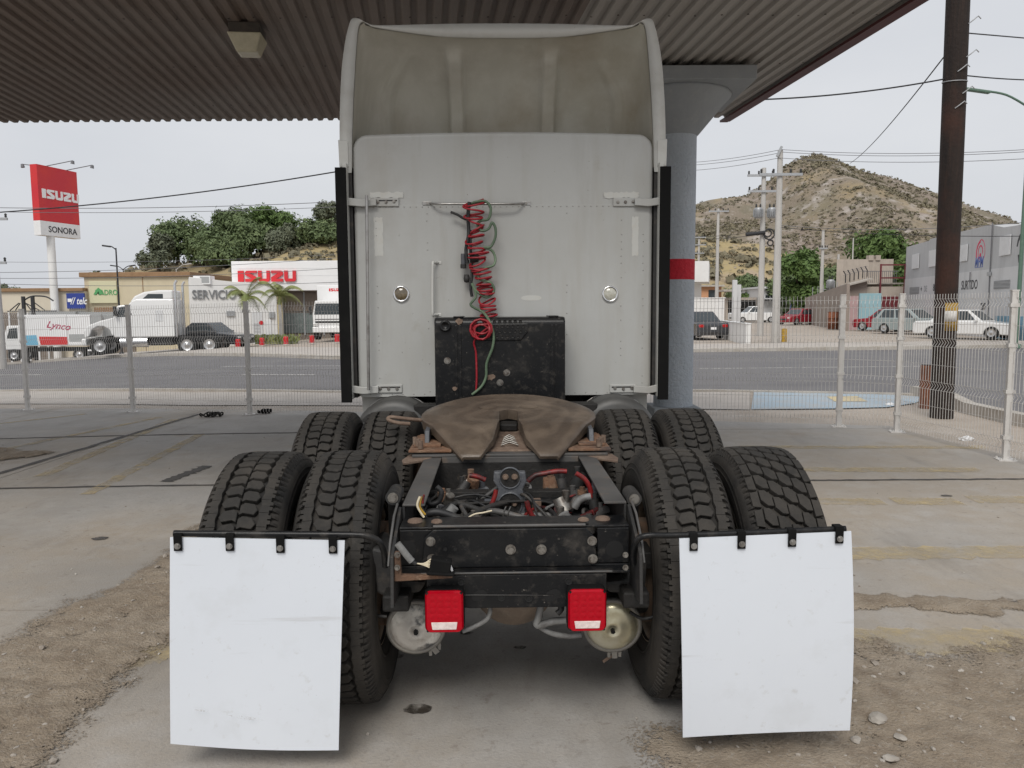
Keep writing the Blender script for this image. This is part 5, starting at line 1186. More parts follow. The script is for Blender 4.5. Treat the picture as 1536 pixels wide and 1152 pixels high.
def semi():
    p = at(241, 530, 41.5); p.z = G(p.x)+.0
    o = thing('parked_tractor_unit', 'white tractor unit parked across the avenue before service building', 'truck', p, R(191)); o.scale = (.9, .9, .92)
    # local +x forward (to the left in the picture); -y towards the camera after the turn => +y side faces camera
    hw = 1.15
    MB().bb((-3.6, -.45, .72), (3.6, .45, .95)).build('chassis', M['vtrim'], o)
    MB().prism([(-1.1, 1.0), (1.35, 1.0), (1.35, 2.85), (1.15, 3.05), (.9, 3.15), (-1.1, 3.15)], -hw, hw).build('sleeper', M['vwhite'], o, bevel=.06)
    MB().prism([(-1.08, 3.14), (1.25, 3.0), (1.0, 3.32), (.5, 3.55), (-.3, 3.66), (-1.08, 3.66)], -hw+.04, hw-.04).build('roof_fairing', M['vwhite'], o, bevel=.1, seg=3)
    for s in (-1, 1):
        MB().prism([(.55, 3.18), (-.55, 3.18), (-.55, 3.44), (.25, 3.44)], s*(hw-.037), s*(hw-.03)).build('fairing_window', M['glass'], o)
        MB().prism([(1.45, 2.15), (2.0, 2.15), (1.85, 2.68), (1.45, 2.75)], s*(hw-.02), s*(hw-.012)).build('door_window', M['glass'], o)
        MB().cyl((.4, s*.95, .72), (1.9, s*.95, .72), .30, n=20).build('fuel_tank', M['chrome'], o)
        MB().cyl((-1.2, s*1.0, 1.0), (-1.2, s*1.0, 4.0), .075, n=12).cyl((-1.2, s*1.0, 4.0), (-1.32, s*1.0, 4.2), .075, n=12).build('exhaust_stack', M['chrome'], o)
        MB().bb((-.5, s*(hw+.002), 1.9), (-.1, s*(hw+.02), 2.5)).build('locker_door', M['panel'], o)
        MB().bb((1.95, s*(hw+.05), 2.2), (2.1, s*(hw+.3), 2.75)).build('mirror', M['vtrim'], o, bevel=.02)
    MB().prism([(1.35, 1.0), (2.2, 1.0), (2.2, 2.1), (1.95, 2.78), (1.35, 2.85)], -hw+.02, hw-.02).build('driver_cab', M['vwhite'], o, bevel=.05)
    MB().prism([(2.2, 1.1), (2.35, 1.1), (2.45, 1.42), (2.75, 1.62), (3.1, 1.62), (3.4, 1.42), (3.55, 1.05), (3.8, .98), (3.86, 1.35), (3.6, 1.68), (2.9, 1.95), (2.2, 2.12)], -hw+.08, hw-.08).build('bonnet', M['vwhite'], o, bevel=.07, seg=3)
    MB().bb((3.7, -1.15, .55), (3.95, 1.15, .95)).build('bumper', M['vwhite'], o, bevel=.05)
    for s in (-1, 1):
        vwheel(o, 3.0, s*.98, .52, 1.4)
        for x in (-1.75, -3.0): vwheel(o, x, s*.95, .52, 2.4)
    MB().prism([(-2.9, 1.15), (-1.9, 1.15), (-1.6, 1.28), (-2.6, 1.30), (-3.2, 1.2)], -.5, .5).build('fifth_wheel', M['vtrim'], o, bevel=.02)
    for s in (-1, 1): MB().bb((-3.75, s*.75, .35), (-3.72, s*1.2, 1.0)).build('mud_flap', M['vtrim'], o)
    MB().bb((-.9, -.9, .5), (.3, .9, 1.0)).build('battery_boxes', M['vtrim'], o, bevel=.03)
semi()
def box_truck():
    p = at(88, 530, 52); p.z = G(p.x)
    o = thing('delivery_truck', 'white box truck with red lettering parked behind tractor unit', 'truck', p, R(186))
    MB().bb((-3.6, -.4, .6), (3.0, .4, .85)).build('chassis', M['vtrim'], o)
    z0, z1 = 1.0, 3.05
    MB().bb((-1.1, -1.05, z0), (1.55, 1.05, z1)).build('cargo_box', M['panelwhite'], o, bevel=.03)
    MB().bb((-2.6, -1.05, z0), (-1.11, 1.05, z1-.02)).build('cargo_box', M['panelwhite'], o, bevel=.03)
    MB().bb((-3.3, .92, z0+.1), (-2.62, 1.04, z1+.05)).build('open_door', M['boxgrey'], o, bevel=.02)
    MB().bb((-3.4, -1.0, z0+.05), (-2.61, -.9, z1)).build('open_door', M['boxgrey'], o, bevel=.02)
    s = 1
    text('Lynco', .62, M['lyncored'], o, (-.55, 1.055, 2.3), (R(90), R(8), R(180)), .004, shear=.35)
    MB().prism([(1.5, z0+.05), (.75, z0+.05), (.85, z0+.72), (1.5, z0+.70)], 1.051, 1.056).build('blue_panel', M['boxblue'], o)
    MB().prism([(.62, z0+.05), (-1.08, z0+.05), (-1.08, z0+.58), (.70, z0+.62)], 1.051, 1.056).build('red_panel', M['signred'], o)
    MB().bb((-2.5, 1.051, z0+.25), (-1.2, 1.057, z0+.75)).build('grey_panel', M['boxgrey'], o)
    MB().prism([(1.75, .75), (3.2, .75), (3.2, 1.35), (2.95, 1.6), (2.7, 2.35), (1.75, 2.35)], -.95, .95).build('cab', M['vwhite'], o, bevel=.07, seg=3)
    MB().prism([(2.05, 1.5), (2.75, 1.5), (2.55, 2.15), (2.05, 2.2)], .951, .957).build('door_window', M['glass'], o)
    for x in (2.35, -1.75):
        for y in (-.85, .85): vwheel(o, x, y, .40, 1.6)
    MB().bb((-3.3, -1.0, .62), (-2.3, 1.0, .72)).build('tail_lift', M['panelwhite'], o)
box_truck()
def isuzu_truck():
    p = at(497, 516, 46.0); p.z = G(p.x)+.07
    o = thing('cargo_truck', 'white cab over cargo truck facing the avenue at showroom', 'truck', p, R(-3))
    MB().bb((-1.05, .9, 1.0), (1.05, 4.4, 3.25)).build('cargo_box', M['panelwhite'], o, bevel=.03)
    isuzu(.85, .17, M['letterred'], o, (.12, .899, 2.98), (0, 0, 0), .01)
    MB().prism([(-.92, .55), (.92, .55), (.95, 1.45), (.80, 2.32), (-.80, 2.32), (-.95, 1.45)], -.45, .85).build('cab', M['vwhite'], o, bevel=.06, seg=3)
    MB().prism([(-.84, 1.5), (.84, 1.5), (.73, 2.15), (-.73, 2.15)], -.457, -.451).build('windscreen', M['glass'], o)
    MB().bb((-.8, -.457, 1.0), (.8, -.451, 1.12)).build('grille', M['vtrim'], o); MB().bb((-.8, -.457, 1.2), (.8, -.451, 1.25)).build('grille', M['vtrim'], o)
    MB().bb((-.95, -.55, .45), (.95, -.40, .78)).build('bumper', M['vwhite'], o, bevel=.03)
    for s in (-1, 1):
        MB().bb((s*.62, -.56, .84), (s*.90, -.44, 1.0)).build('headlight', M['vlamp'], o, bevel=.02)
        MB().bb((s*1.02, -.35, 1.5), (s*1.2, -.28, 2.0)).build('mirror', M['vtrim'], o, bevel=.02)
        for y in (.1, 3.4):
            e = bpy.data.objects.new('wheel', None); C.objects.link(e); e.parent = o; e.location = (s*.82, y, .4); e.rotation_euler = (0, 0, R(90)); e.scale = (1.25, 1.3, 1.25); link('tyre', me_vt, e); link('rim', me_vr, e)
    MB().bb((-.7, .0, .55), (.7, 4.3, .95)).build('chassis', M['vtrim'], o)
isuzu_truck()
for k, px in enumerate((357, 393, 429, 468, 506)):
    p = at(px, 518, 42.6); p.z = G(p.x)+.0
    o = thing('bollard', ('red concrete bollard at the dark sedan front', 'red concrete bollard below the first palm tree', 'red concrete bollard below the second palm tree', 'red concrete bollard at near corner of cargo truck', 'red concrete bollard centred before cargo truck')[k], 'bollard', p, 0, 'red bollards along dealership forecourt')
    MB().lathe([(0, .14), (.38, .135), (.42, .14), (.46, .12), (.47, 0)], n=14).build('shaft', M['signred'], o)
    MB().lathe([(.0, .165), (.05, .165), (.055, .14)], n=14).build('foot', M['walkway'], o)
# ================================================================ left buildings
def Z(y, Y, x=400): return at(x, y, Y).z
def bld(name, label, Y, x0, x1, cat='building', rz=0):
    a, c = at(x0, 450, Y), at(x1, 450, Y); zb = G((a.x+c.x)/2)-.1
    return thing(name, label, cat, (a.x, Y, 0), rz), c.x-a.x, zb
def railing(): pass
# ISUZU showroom
Y0 = 53.0
o, w, zb = bld('showroom', 'white showroom with red dealer lettering on its fascia', Y0, 349, 600)
zt, zf = Z(391.5, Y0), Z(436, Y0)
MB().bb((0, 0, zf), (w, 8, zt)).build('fascia', M['panelwhite'], o, bevel=.02)
for k in range(1, 4): zz_ = lerp(zf, zt, k/4); MB().bb((.05, -.012, zz_-.008), (w, -.001, zz_+.008)).build('fascia_joint', M['panel'], o)
xa, xb = at(357, 415, Y0-.1).x-o.location.x, at(444, 415, Y0-.1).x-o.location.x
isuzu(xb-xa, Z(406, Y0)-Z(422.5, Y0), M['letterred'], o, ((xa+xb)/2, -.03, (Z(406, Y0)+Z(422.5, Y0))/2), (0, 0, 0), .12)
x1 = at(416, 450, Y0).x-o.location.x
MB().bb((x1, 1.2, zb), (w, 1.5, zf-.001)).build('recess_wall', M['brownpanel'], o)
gx = [at(x, 450, Y0).x-o.location.x for x in (417, 449, 449.6, 478, 478.6, 520)]
for i in (0, 2, 4):
    MB().bb((gx[i]+.05, 1.12, zb+.45), (gx[i+1]-.05, 1.19, Z(470, Y0))).build('glass_panel', M['shopglass'], o); MB().bb((gx[i]+.05, 1.12, Z(467, Y0)), (gx[i+1]-.05, 1.19, Z(440, Y0))).build('glass_panel', M['brownpanel'], o)
    MB().bb((gx[i]-.04, 1.08, zb+.3), (gx[i]+.04, 1.199, Z(438, Y0))).build('mullion', M['galv'], o)
MB().bb((0, -.0+.3, zb), (.4, 1.2, zf-.001)).build('pier', M['panelwhite'], o)
# SERVICIO wall block
Ya, Yb_ = 49.5, 51.6
A, Bp = at(285, 450, Ya), at(415, 450, Yb_); d = (Bp-A); L = Vector((d.x, d.y, 0)).length
o = thing('service_building', 'white service workshop with grey lettering beside showroom', 'building', (A.x, A.y, 0), math.atan2(d.y, d.x))
zb = G(A.x)-.3; ta, tb = Z(414.5, Ya), Z(427, Yb_)
MB().prism([(0, zb), (L, zb), (L, tb), (L*.45, lerp(ta, tb, .6)), (0, ta)], 0, 5).build('wall', M['stuccowhite'], o, bevel=.02)
fx = lambda px: (at(px, 450, lerp(Ya, Yb_, (px-285)/130)).x-A.x)/math.cos(math.atan2(d.y, d.x))
text('SERVICIO', .80, M['lettergrey'], o, (fx(322), -.05, Z(442.5, 50.2, 320)), (R(90), 0, 0), .04, xs=.80)
for (px, py, w_, h_) in ((345, 470, .5, .35), (407, 473, .35, .4)): MB().bb((fx(px)-w_/2, -.12, Z(py, 50)-h_/2), (fx(px)+w_/2, -.001, Z(py, 50)+h_/2)).build('wall_lamp', M['galv'], o, bevel=.02)
MB().bb((fx(377), -.03, zb), (fx(392), -.001, Z(468, 51.5))).build('notice_board', M['panel'], o)
for k in range(7): MB().bb((fx(379), -.034, Z(486+k*2.2, 51.5)), (fx(389), -.0305, Z(485.2+k*2.2, 51.5))).build('notice_line', M['letterpale'], o)
bt = MB(); cc = (fx(390.5), -.036, Z(484, 51.5)); bt.cyl((cc[0], -.0305, cc[2]), (cc[0], -.04, cc[2]), .14, n=16); bt.build('round_sign', M['signred'], o)
MB().bb((fx(396), -.03, zb), (fx(405), -.001, Z(479, 52.5))).build('door', M['panelwhite'], o)
MB().bb((fx(396), -.8, Z(504.5, 52.3)), (fx(412), -.25, Z(501, 52.3))).build('bench', M['vtrim'], o)
o2 = thing('air_conditioner', 'grey rooftop air conditioner on service building', 'air conditioner', (at(306, 419, 50.2).x, 50.2, Z(420.5, 50.2)-.25))
MB().bb((-.55, -.4, 0), (.55, .4, .55)).build('casing', M['panelwhite'], o2, bevel=.03); MB().bb((-.1, -.41, .1), (.48, -.40, .5)).build('grille', M['boxgrey'], o2)
# AMADRO building
Y0 = 58
o, w, zb = bld('shop_building', 'beige shop building with green lettered sign and brown cornice', Y0, 128, 287)
zt = Z(414, Y0)
MB().bb((0, 0, zb), (w, 10, zt)).build('wall', M['beige'], o)
MB().bb((-.25, -.25, zt), (w+.1, 10, zt+.35)).build('cornice', M['browntrim'], o, bevel=.04)
X = lambda px: at(px, 450, Y0).x-o.location.x
MB().bb((X(137), -.25, Z(453, Y0)), (X(178), -.02, Z(420, Y0))).build('sign_board', M['signcream'], o, bevel=.02)
MB().prism([(X(144), Z(440, Y0)), (X(148), Z(433, Y0)), (X(151.5), Z(430, Y0)), (X(155), Z(433, Y0)), (X(158), Z(440, Y0)), (X(154), Z(440, Y0)), (X(151.5), Z(435.5, Y0)), (X(148), Z(440, Y0))], -.30, -.252).build('sign_emblem', M['signgreen'], o)
text('MADRO', .55, M['signgreen'], o, (X(163), -.27, Z(437.5, Y0)), (R(90), 0, 0), .01, xs=.85)
MB().bb((X(141), -.06, Z(466, Y0)), (X(170), -.001, Z(459.5, Y0))).build('upper_panel', M['browntrim'], o)
MB().bb((X(215), -.03, zb), (X(216), -.001, zt)).build('downpipe', M['browntrim'], o)
MB().bb((X(128), -1.6, Z(470, Y0)), (X(200), -.001, Z(466, Y0))).build('awning', M['boxgrey'], o)
MB().bb((X(130), -.05, zb), (X(200), -.001, Z(471, Y0))).build('shopfront', M['brownpanel'], o)
Y0 = 57.5
o, w, zb = bld('shop_row', 'low cream row of shops left of the shop building', Y0, -120, 127)
zt = Z(435, Y0)
X = lambda px: at(px, 450, Y0).x-o.location.x
MB().bb((0, 0, zb), (w, 9, zt)).build('wall', M['beigelight'], o); MB().bb((-.1, -.2, zt), (w, 9, zt+.25)).build('cornice', M['browntrim'], o, bevel=.03)
MB().bb((0, -.06, zb), (X(84), -.001, Z(466, Y0))).build('shopfront', M['brownpanel'], o)
for px in range(-100, 80, 14): MB().bb((X(px), -.12, zb), (X(px)+.12, -.061, Z(466, Y0))).build('shop_post', M['panel'], o)
MB().bb((X(102), -.2, Z(461, Y0)), (X(128.5), -.02, Z(438, Y0))).build('blue_sign', M['signblue'], o, bevel=.02)
MB().bb((X(104), -.23, Z(451, Y0)), (X(110), -.201, Z(446, Y0))).build('sign_patch', M['letterwhite'], o)
text('// telc', .72, M['letterwhite'], o, (X(120), -.22, Z(450, Y0)), (R(90), 0, 0), .01, xs=.72, shear=.3)
MB().bb((X(60), -1.4, Z(470, Y0)), (X(128), -.07, Z(465, Y0))).build('awning', M['boxgrey'], o)
# black arched entrance frame
Y0 = 52
o = thing('arched_frame', 'black arched steel entrance frame standing before shop row', 'frame', (at(45, 450, Y0).x, Y0, 0)); X = lambda px: at(px, 450, Y0).x-o.location.x
zb = G(at(45, 450, Y0).x)
for px in (35, 49): MB().bb((X(px)-.09, -.09, zb), (X(px)+.09, .09, Z(442, Y0))).build('pylon', M['blackpole'], o)
MB().tube(smooth_path([(X(33), 0, Z(450, Y0)), (X(45), 0, Z(443, Y0)), (X(55), 0, Z(441.5, Y0)), (X(70), 0, Z(443, Y0)), (X(80), 0, Z(449, Y0))], 6), .05, 8).build('arch', M['blackpole'], o)
MB().bb((X(10), -.06, Z(465, Y0)), (X(84), .06, Z(463.5, Y0))).build('beam', M['blackpole'], o)
for (a, b_) in ((14, 28), (22, 30), (46, 38), (58, 38), (52, 48), (66, 52)): MB().tube([(X(a), 0, Z(463, Y0)), (X(b_), 0, Z(452, Y0))], .035, 6).build('brace', M['blackpole'], o)
# pylon sign
PY = 57.0; pc = at(85, 500, PY); zb = G(pc.x)
o = thing('pylon_sign', 'tall pylon with red and white dealer sign on white pole', 'sign', (pc.x, pc.y, zb), R(75))
# face runs along local x (75 deg from +X); width chosen so it covers the same span
hd = math.cos(R(75)), math.sin(R(75))
def sgn(px):       # distance along the face for a photo column
    r = ray(px, 300); k = (pc.x*hd[1]-pc.y*hd[0])/(r[0]*hd[1]-r[1]*hd[0]); return (k*r[0]-pc.x)*hd[0]+(k*r[1]-pc.y)*hd[1]
s0, s1 = sgn(53), sgn(112.5); sc = (s0+s1)/2
zA, zB, zC = at(85, 250, PY).z-zb, at(85, 333, PY).z-zb, at(85, 354.5, PY).z-zb
MB().cyl((sc*.0, .0, 0), (0, .0, zC), .27, n=20).build('pole', M['stuccowhite'], o)
MB().bb((s0, -.3, zB), (s1, .3, zA)).build('red_panel', M['signred'], o, bevel=.01); MB().bb((s0, -.3, zC), (s1, .3, zB-.002)).build('white_panel', M['panelwhite'], o, bevel=.01)
wl_ = (s1-s0); zi = at(85, 292, PY).z-zb
isuzu(wl_*.93, 1.0*wl_/3.4*.62, M['letterwhite'], o, (s0+wl_*.55, -.301, zi), (0, 0, 0), .03)
text('SONORA', .62, M['letterdark'], o, (s0+wl_*.55, -.305, (zB+zC)/2-.05), (R(90), 0, 0), .01, xs=1.0)
for (u, vy, ln) in ((.25, 1, 1.6), (.25, -1, 2.3), (.75, -1, 2.3), (.75, 1, 1.6)):
    x = lerp(s0, s1, u); b = MB(); b.tube([(x, vy*.25, zA), (x, vy*(.3+ln), zA+.25)], .03, 6); b.cyl((x, vy*(.3+ln), zA+.25), (x, vy*(.25+ln), zA+.02), .10, .14, n=10); b.build('flood_lamp', M['wiregrey'], o)
# ================================================================ lamp posts and power poles
def lamp(name, label, p, h, m, arm, head, r=.07):
    o = thing(name, label, 'street lamp', p); MB().tube([(0, 0, 0), (0, 0, h)], [r, r*.6], 10).build('post', M[m], o); MB().lathe([(0, r*2.2), (.15, r*2.0), (.16, r)], n=12).build('base', M[m], o)
    for (dx, dz) in arm:
        MB().tube(smooth_path([(0, 0, h-.1), (dx*.5, 0, h+dz*.7), (dx, 0, h+dz)], 5), r*.5, 8).build('arm', M[m], o); MB().box((dx*1.12, 0, h+dz), (abs(dx)*.35+head, .22, .10), Matrix.Rotation(R(-8)*(1 if dx > 0 else -1), 3, 'Y')).build('lamp_head', M[m], o, bevel=.03)
    return o
p = at(181, 500, 47); p.z = G(p.x); lamp('street_lamp', 'tall black lamp post beside the beige shop building', p, at(178, 372, 47).z-p.z, 'blackpole', ((-.5, .12),), .3)
p = at(190, 500, 66); p.z = G(p.x)-.0; lamp('street_lamp', 'black twin headed lamp behind the beige shop roof', p, at(190, 403, 66).z-p.z, 'blackpole', ((-.7, .25), (.7, .25)), .3)
p = gnd(1524, 522); p = Vector((p.x, p.y, 0)); Yl = p.y
lamp('street_lamp', 'green lamp post with curved arm by grey warehouse', p, at(1524, 158, Yl).z, 'greenpole', ((at(1474, 142, Yl).x-p.x, .55),), .35, .085)
p = at(269, 500, 70); p.z = G(p.x); lamp('street_lamp', 'pale slim lamp post behind the service building roof', p, at(269, 403, 70).z-p.z, 'concretepole', ((1.0, .4),), .2)
def power_pole(label, px, base, top, arms=(), extra=None, r=.16, Y=None, cat='utility pole', group=None):
    p = gnd(px, base) if Y is None else at(px, base, Y)
    if Y is not None: p.z = G(p.x)
    h = at(px, top, p.y).z-p.z; o = thing('power_pole', label, cat, p); o['group'] = 'concrete power poles across the avenue'
    MB().tube([(0, 0, -.1), (0, 0, h)], [r*1.25, r*.75], 12).build('shaft', M['concretepole'], o)
    for (z, hw_) in arms:
        zz_ = h-z; MB().bb((-hw_, -.22, zz_-.06), (hw_, -.12, zz_+.06)).build('crossarm', M['galv'], o)
        for x in (-hw_*.92, -hw_*.35, hw_*.45, hw_*.92):
            MB().lathe([(zz_+.06, .03), (zz_+.12, .06), (zz_+.16, .04), (zz_+.2, .065), (zz_+.26, .03), (zz_+.27, 0)], n=10, c=(x, -.17, 0)).build('insulator', M['vtrim'], o)
    return o, p, h
def transformer(o, x, z, s=1.0):
    t = MB(); t.lathe([(z, .0), (z, .30*s), (z+.75*s, .30*s), (z+.80*s, .26*s), (z+.82*s, 0)], n=18, c=(x, -.32, 0)); tt = t.build('transformer', M['galv'], o)
    f = MB()
    for k in range(9):
        a = R(180+20*k); f.box((x+.33*s*math.cos(a), -.32+.33*s*math.sin(a), z+.38*s), (.02, .10, .6*s), Matrix.Rotation(a+R(90), 3, 'Z'))
    f.build('cooling_fins', M['galv'], tt)
    for dx in (-.12, .12): MB().lathe([(z+.80*s, .04), (z+.95*s, .06), (z+1.1*s, .03), (z+1.12*s, 0)], n=10, c=(x+dx, -.32, 0)).build('bushing', M['vtrim'], tt)
P2, p2, h2 = power_pole('tallest concrete power pole with top insulators and yellow post at foot', 1163, 513, 225, ((1.15, 1.0), ))
MB().box((-.1, -.16, h2-.1), (.1, .1, .5), Matrix.Rotation(R(25), 3, 'Y')).build('top_bracket', M['galv'], P2)
P1, p1, h1 = power_pole('concrete power pole carrying two transformers and a cable coil', 1140, 503, 252, ((.45, 1.0), (1.35, .95)))
for x in (-.38, .40): transformer(P1, x, h1-2.9, .74)
o = thing('cable_coil', 'black cable coil strapped high on the concrete pole', 'cable', p1+Vector((0, 0, at(1140, 352, p1.y).z)))
for (dx, dz, r_) in ((.30, 0, .30), (.38, -.5, .16), (.22, .05, .2)): MB().tube([(dx+r_*math.cos(a), -.28, dz+r_*math.sin(a)) for a in [i*.2618 for i in range(25)]], .04, 6).build('loop', M['wire'], o)
MB().tube([(-1.05, -.28, -.02), (.05, -.28, .10)], .11, 8).build('splice_closure', M['wire'], o)
P3, p3, h3 = power_pole('slim concrete pole with one crossarm beside white building', 1075, 447, 313, ((.25, .9),), r=.15, Y=70)
P4, p4, h4 = power_pole('short concrete pole paired with a thin pole and transformer', 1231, 470, 345, ((1.6, .35),), r=.15, Y=68)
o = P4; MB().bb((-.1, -.15, h4-5.2), (1.5, .1, h4-5.1)).build('platform', M['galv'], o); MB().tube([(1.4, 0, 0), (1.4, 0, h4-2.1)], .10, 10).build('second_shaft', M['concretepole'], o); transformer(o, .65, h4-5.1, 1.0)
P5, p5, h5 = power_pole('distant pole with twin crossarms at the blue column edge', 1047, 450, 355, ((.1, .8), (1.0, .8), (2.0, .6)), r=.15, Y=95)
P6, p6, h6 = power_pole('concrete power pole at the far end of shop row', 1, 530, 250, ((2.5, .9), (4.6, .7)), r=.2, Y=38)
P7, p7, h7 = power_pole('plain thin pole standing behind the brown wall', 1276, 470, 357, (), r=.06, Y=60)
p = gnd(1176, 514); o = thing('guard_post', 'yellow guard post beside tallest concrete pole', 'post', p); MB().lathe([(0, .12), (.62, .12), (.66, .09), (.67, 0)], n=14).build('shaft', M['yellowpaint'], o); MB().lathe([(0, .16), (.03, .16), (.035, .12)], n=14).build('foot', M['kerb'], o)
# ================================================================ right-hand buildings
def wallthing(name, label, a, c, z0, z1, th, m, cat='wall', top=None):
    d = c-a; L = Vector((d.x, d.y, 0)).length; o = thing(name, label, cat, (a.x, a.y, 0), math.atan2(d.y, d.x))
    MB().bb((0, 0, z0), (L, th, z1)).build('wall', M[m], o, bevel=.015); return o, L
Y0 = 62
o, w, zb = bld('white_building', 'white building with overhanging box parapet beside column', Y0, 1000, 1060)
MB().bb((0, 0, -.1), (w*.86, 6, Z(445, Y0, 1040))).build('wall', M['stuccowhite'], o)
a = at(1052, 450, Y0).x-o.location.x
MB().add([(0, -2.2, Z(424, Y0, 1050)), (a, -2.2, Z(424, Y0, 1050)), (a+1.4, 3, Z(424, Y0, 1050)), (0, 3, Z(424, Y0, 1050)), (0, -2.2, Z(394, Y0, 1050)), (a, -2.2, Z(394, Y0, 1050)), (a+1.4, 3, Z(394, Y0, 1050)), (0, 3, Z(394, Y0, 1050))], [(0, 1, 2, 3), (4, 5, 6, 7), (0, 1, 5, 4), (1, 2, 6, 5), (2, 3, 7, 6), (3, 0, 4, 7)]).build('parapet', M['stuccowhite'], o)
MB().bb((0, -.3, -.1), (w*.84, -.001, Z(426, Y0, 1050))).build('front_wall', M['stuccowhite'], o)
o, L = wallthing('white_wall', 'tall white boundary wall behind the black sedan', at(1000, 500, 54), at(1086, 500, 54), -.1, Z(447.5, 54, 1060), .25, 'stuccowhite')
MB().bb((0, -.05, Z(447.5, 54, 1060)), (L+.05, .3, Z(446.3, 54, 1060))).build('coping', M['panelwhite'], o)
a, c = gnd(1078, 505), gnd(1119, 516)
o, L = wallthing('low_white_wall', 'low white garden wall ending at dirt lane', a, c, -.1, .9, .2, 'stuccowhite'); MB().bb((-.02, -.03, .9), (L+.03, .23, .94)).build('coping', M['panelwhite'], o)
for k, (px, y0, y1) in enumerate(((1101, 420, 483), (1107, 427, 484))):
    p = at(px, 480, 56+k); o = thing('concrete_post', ('taller grey concrete slab post behind low white wall', 'shorter grey concrete slab post behind low white wall')[k], 'post', (p.x, p.y, 0)); MB().bb((-.16, -.12, -.05), (.16, .12, at(px, y0, p.y).z)).build('shaft', M['greylight'], o, bevel=.02); MB().bb((-.2, -.16, -.05), (.2, .16, .06)).build('foot', M['kerb'], o)
Y0 = 95
o, w, zb = bld('orange_house', 'small orange house behind the white wall', Y0, 1052, 1082); MB().bb((0, 0, -.1), (w, 6, Z(430, Y0, 1070))).build('wall', M['orangehouse'], o); MB().bb((-.2, -.6, Z(430, Y0, 1070)), (w+.2, 6.2, Z(427.5, Y0, 1070))).build('roof', M['kerb'], o); MB().bb((w*.35, -.04, Z(446, Y0, 1070)), (w*.7, -.001, Z(435, Y0, 1070))).build('window', M['glass'], o)
Y0 = 92
o, w, zb = bld('lane_house', 'grey walled house with pale gabled roof at end of lane', Y0, 1086, 1196); X = lambda px: at(px, 450, Y0).x-o.location.x; ZZ = lambda y: Z(y, Y0, 1150)
MB().prism([(X(1138), -.1), (X(1186), -.1), (X(1186), ZZ(442)), (X(1168), ZZ(433)), (X(1138), ZZ(433))], 0, 8).build('wall', M['greylight'], o)
MB().prism([(X(1136), ZZ(432.9)), (X(1168), ZZ(432.9)), (X(1188), ZZ(442.9)), (X(1188), ZZ(440.5)), (X(1168), ZZ(430)), (X(1136), ZZ(430))], -.6, 8.2).build('roof', M['panel'], o)
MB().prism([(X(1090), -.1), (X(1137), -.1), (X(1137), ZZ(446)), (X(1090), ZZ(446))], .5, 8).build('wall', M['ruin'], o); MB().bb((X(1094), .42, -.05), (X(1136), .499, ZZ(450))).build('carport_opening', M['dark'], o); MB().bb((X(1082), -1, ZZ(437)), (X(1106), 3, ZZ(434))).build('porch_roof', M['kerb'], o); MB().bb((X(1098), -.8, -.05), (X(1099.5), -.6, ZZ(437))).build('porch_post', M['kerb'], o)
for px in (1148, 1156, 1176): MB().bb((X(px), -.05, ZZ(452)), (X(px+5), -.001, ZZ(443))).build('window', M['glass'], o)
MB().bb((X(1143), -1.2, ZZ(449)), (X(1166), -.06, ZZ(447.5))).build('awning', M['panel'], o)
o = thing('water_tank', 'blue plastic water tank beside the brown wall', 'water tank', at(1196, 480, 86)); o.location.z = 0
MB().lathe([(0, 0), (0, .85), (.9, .85), (.92, .88), (1.0, .88), (1.02, .85), (1.75, .85), (1.95, .7), (2.05, .3), (2.05, 0)], n=24).build('tank', M['bluewater'], o); MB().lathe([(2.05, .3), (2.12, .28), (2.13, 0)], n=16).build('lid', M['bluewater'], o)
# long brown wall receding to the lane, ruin, gates
a, c = at(1207, 480, 78), at(1268, 480, 54)
o, L = wallthing('brown_wall', 'long brown rendered wall along the dirt lane', a, c, -.1, 2.55, .25, 'brownwall')
MB().prism([(0, 2.55), (L, 2.55), (L, 3.25), (L*.5, 2.9)], .02, .22).build('raised_coping', M['brownwall'], o)
for k in range(5): MB().tube([(L*(.2+.15*k), .1, 2.6), (L*(.2+.15*k), .1, 3.5)], .03, 6).build('fence_stake', M['galv'], o)
Y0 = 57
o, w, zb = bld('ruined_building', 'unfinished beige block building with battlement posts and barbed brackets', Y0, 1266, 1360); X = lambda px: at(px, 450, Y0).x-o.location.x; ZZ = lambda y: Z(y, Y0, 1310)
MB().prism([(.3, 2.2), (w, 2.2), (w*1.2, 8), (2.9, 8)], -.1, ZZ(386), 'Z').build('upper_wall', M['ruin'], o)
for px in (1321, 1332): MB().bb((X(px), 2.1, ZZ(388)), (X(px+7), 2.6, ZZ(380))).build('battlement', M['ruin'], o)
MB().prism([(0, -.1), (X(1300), -.1), (X(1300), ZZ(418)), (0, ZZ(428))], 0, .3).build('front_wall', M['brownwall'], o); MB().bb((X(1300), .1, -.1), (w, .4, ZZ(430))).build('front_wall', M['ruin'], o)
MB().prism([(-.2, ZZ(430)), (X(1302), ZZ(420)), (X(1302), ZZ(417.5)), (-.2, ZZ(427.5))], -.6, .31).build('ledge', M['kerb'], o)
for k in range(6):
    px = 1268+k*6.4; MB().tube([(X(px), .1, ZZ(424-k*1.8)), (X(px), .1, ZZ(412-k*1.4)), (X(px-3.5), .1, ZZ(406-k*1.4))], .04, 5).build('wire_bracket', M['blackpole'], o)
for k in range(3): MB().tube([(X(1266-k), .05, ZZ(407+k*3)), (X(1300-k), .05, ZZ(399+k*3))], .015, 4).build('barbed_wire', M['wiregrey'], o)
for px in (1319.5, 1356): MB().bb((X(px)-.05, -.05, -.1), (X(px)+.05, .05, ZZ(396))).build('steel_frame', M['maroon'], o)
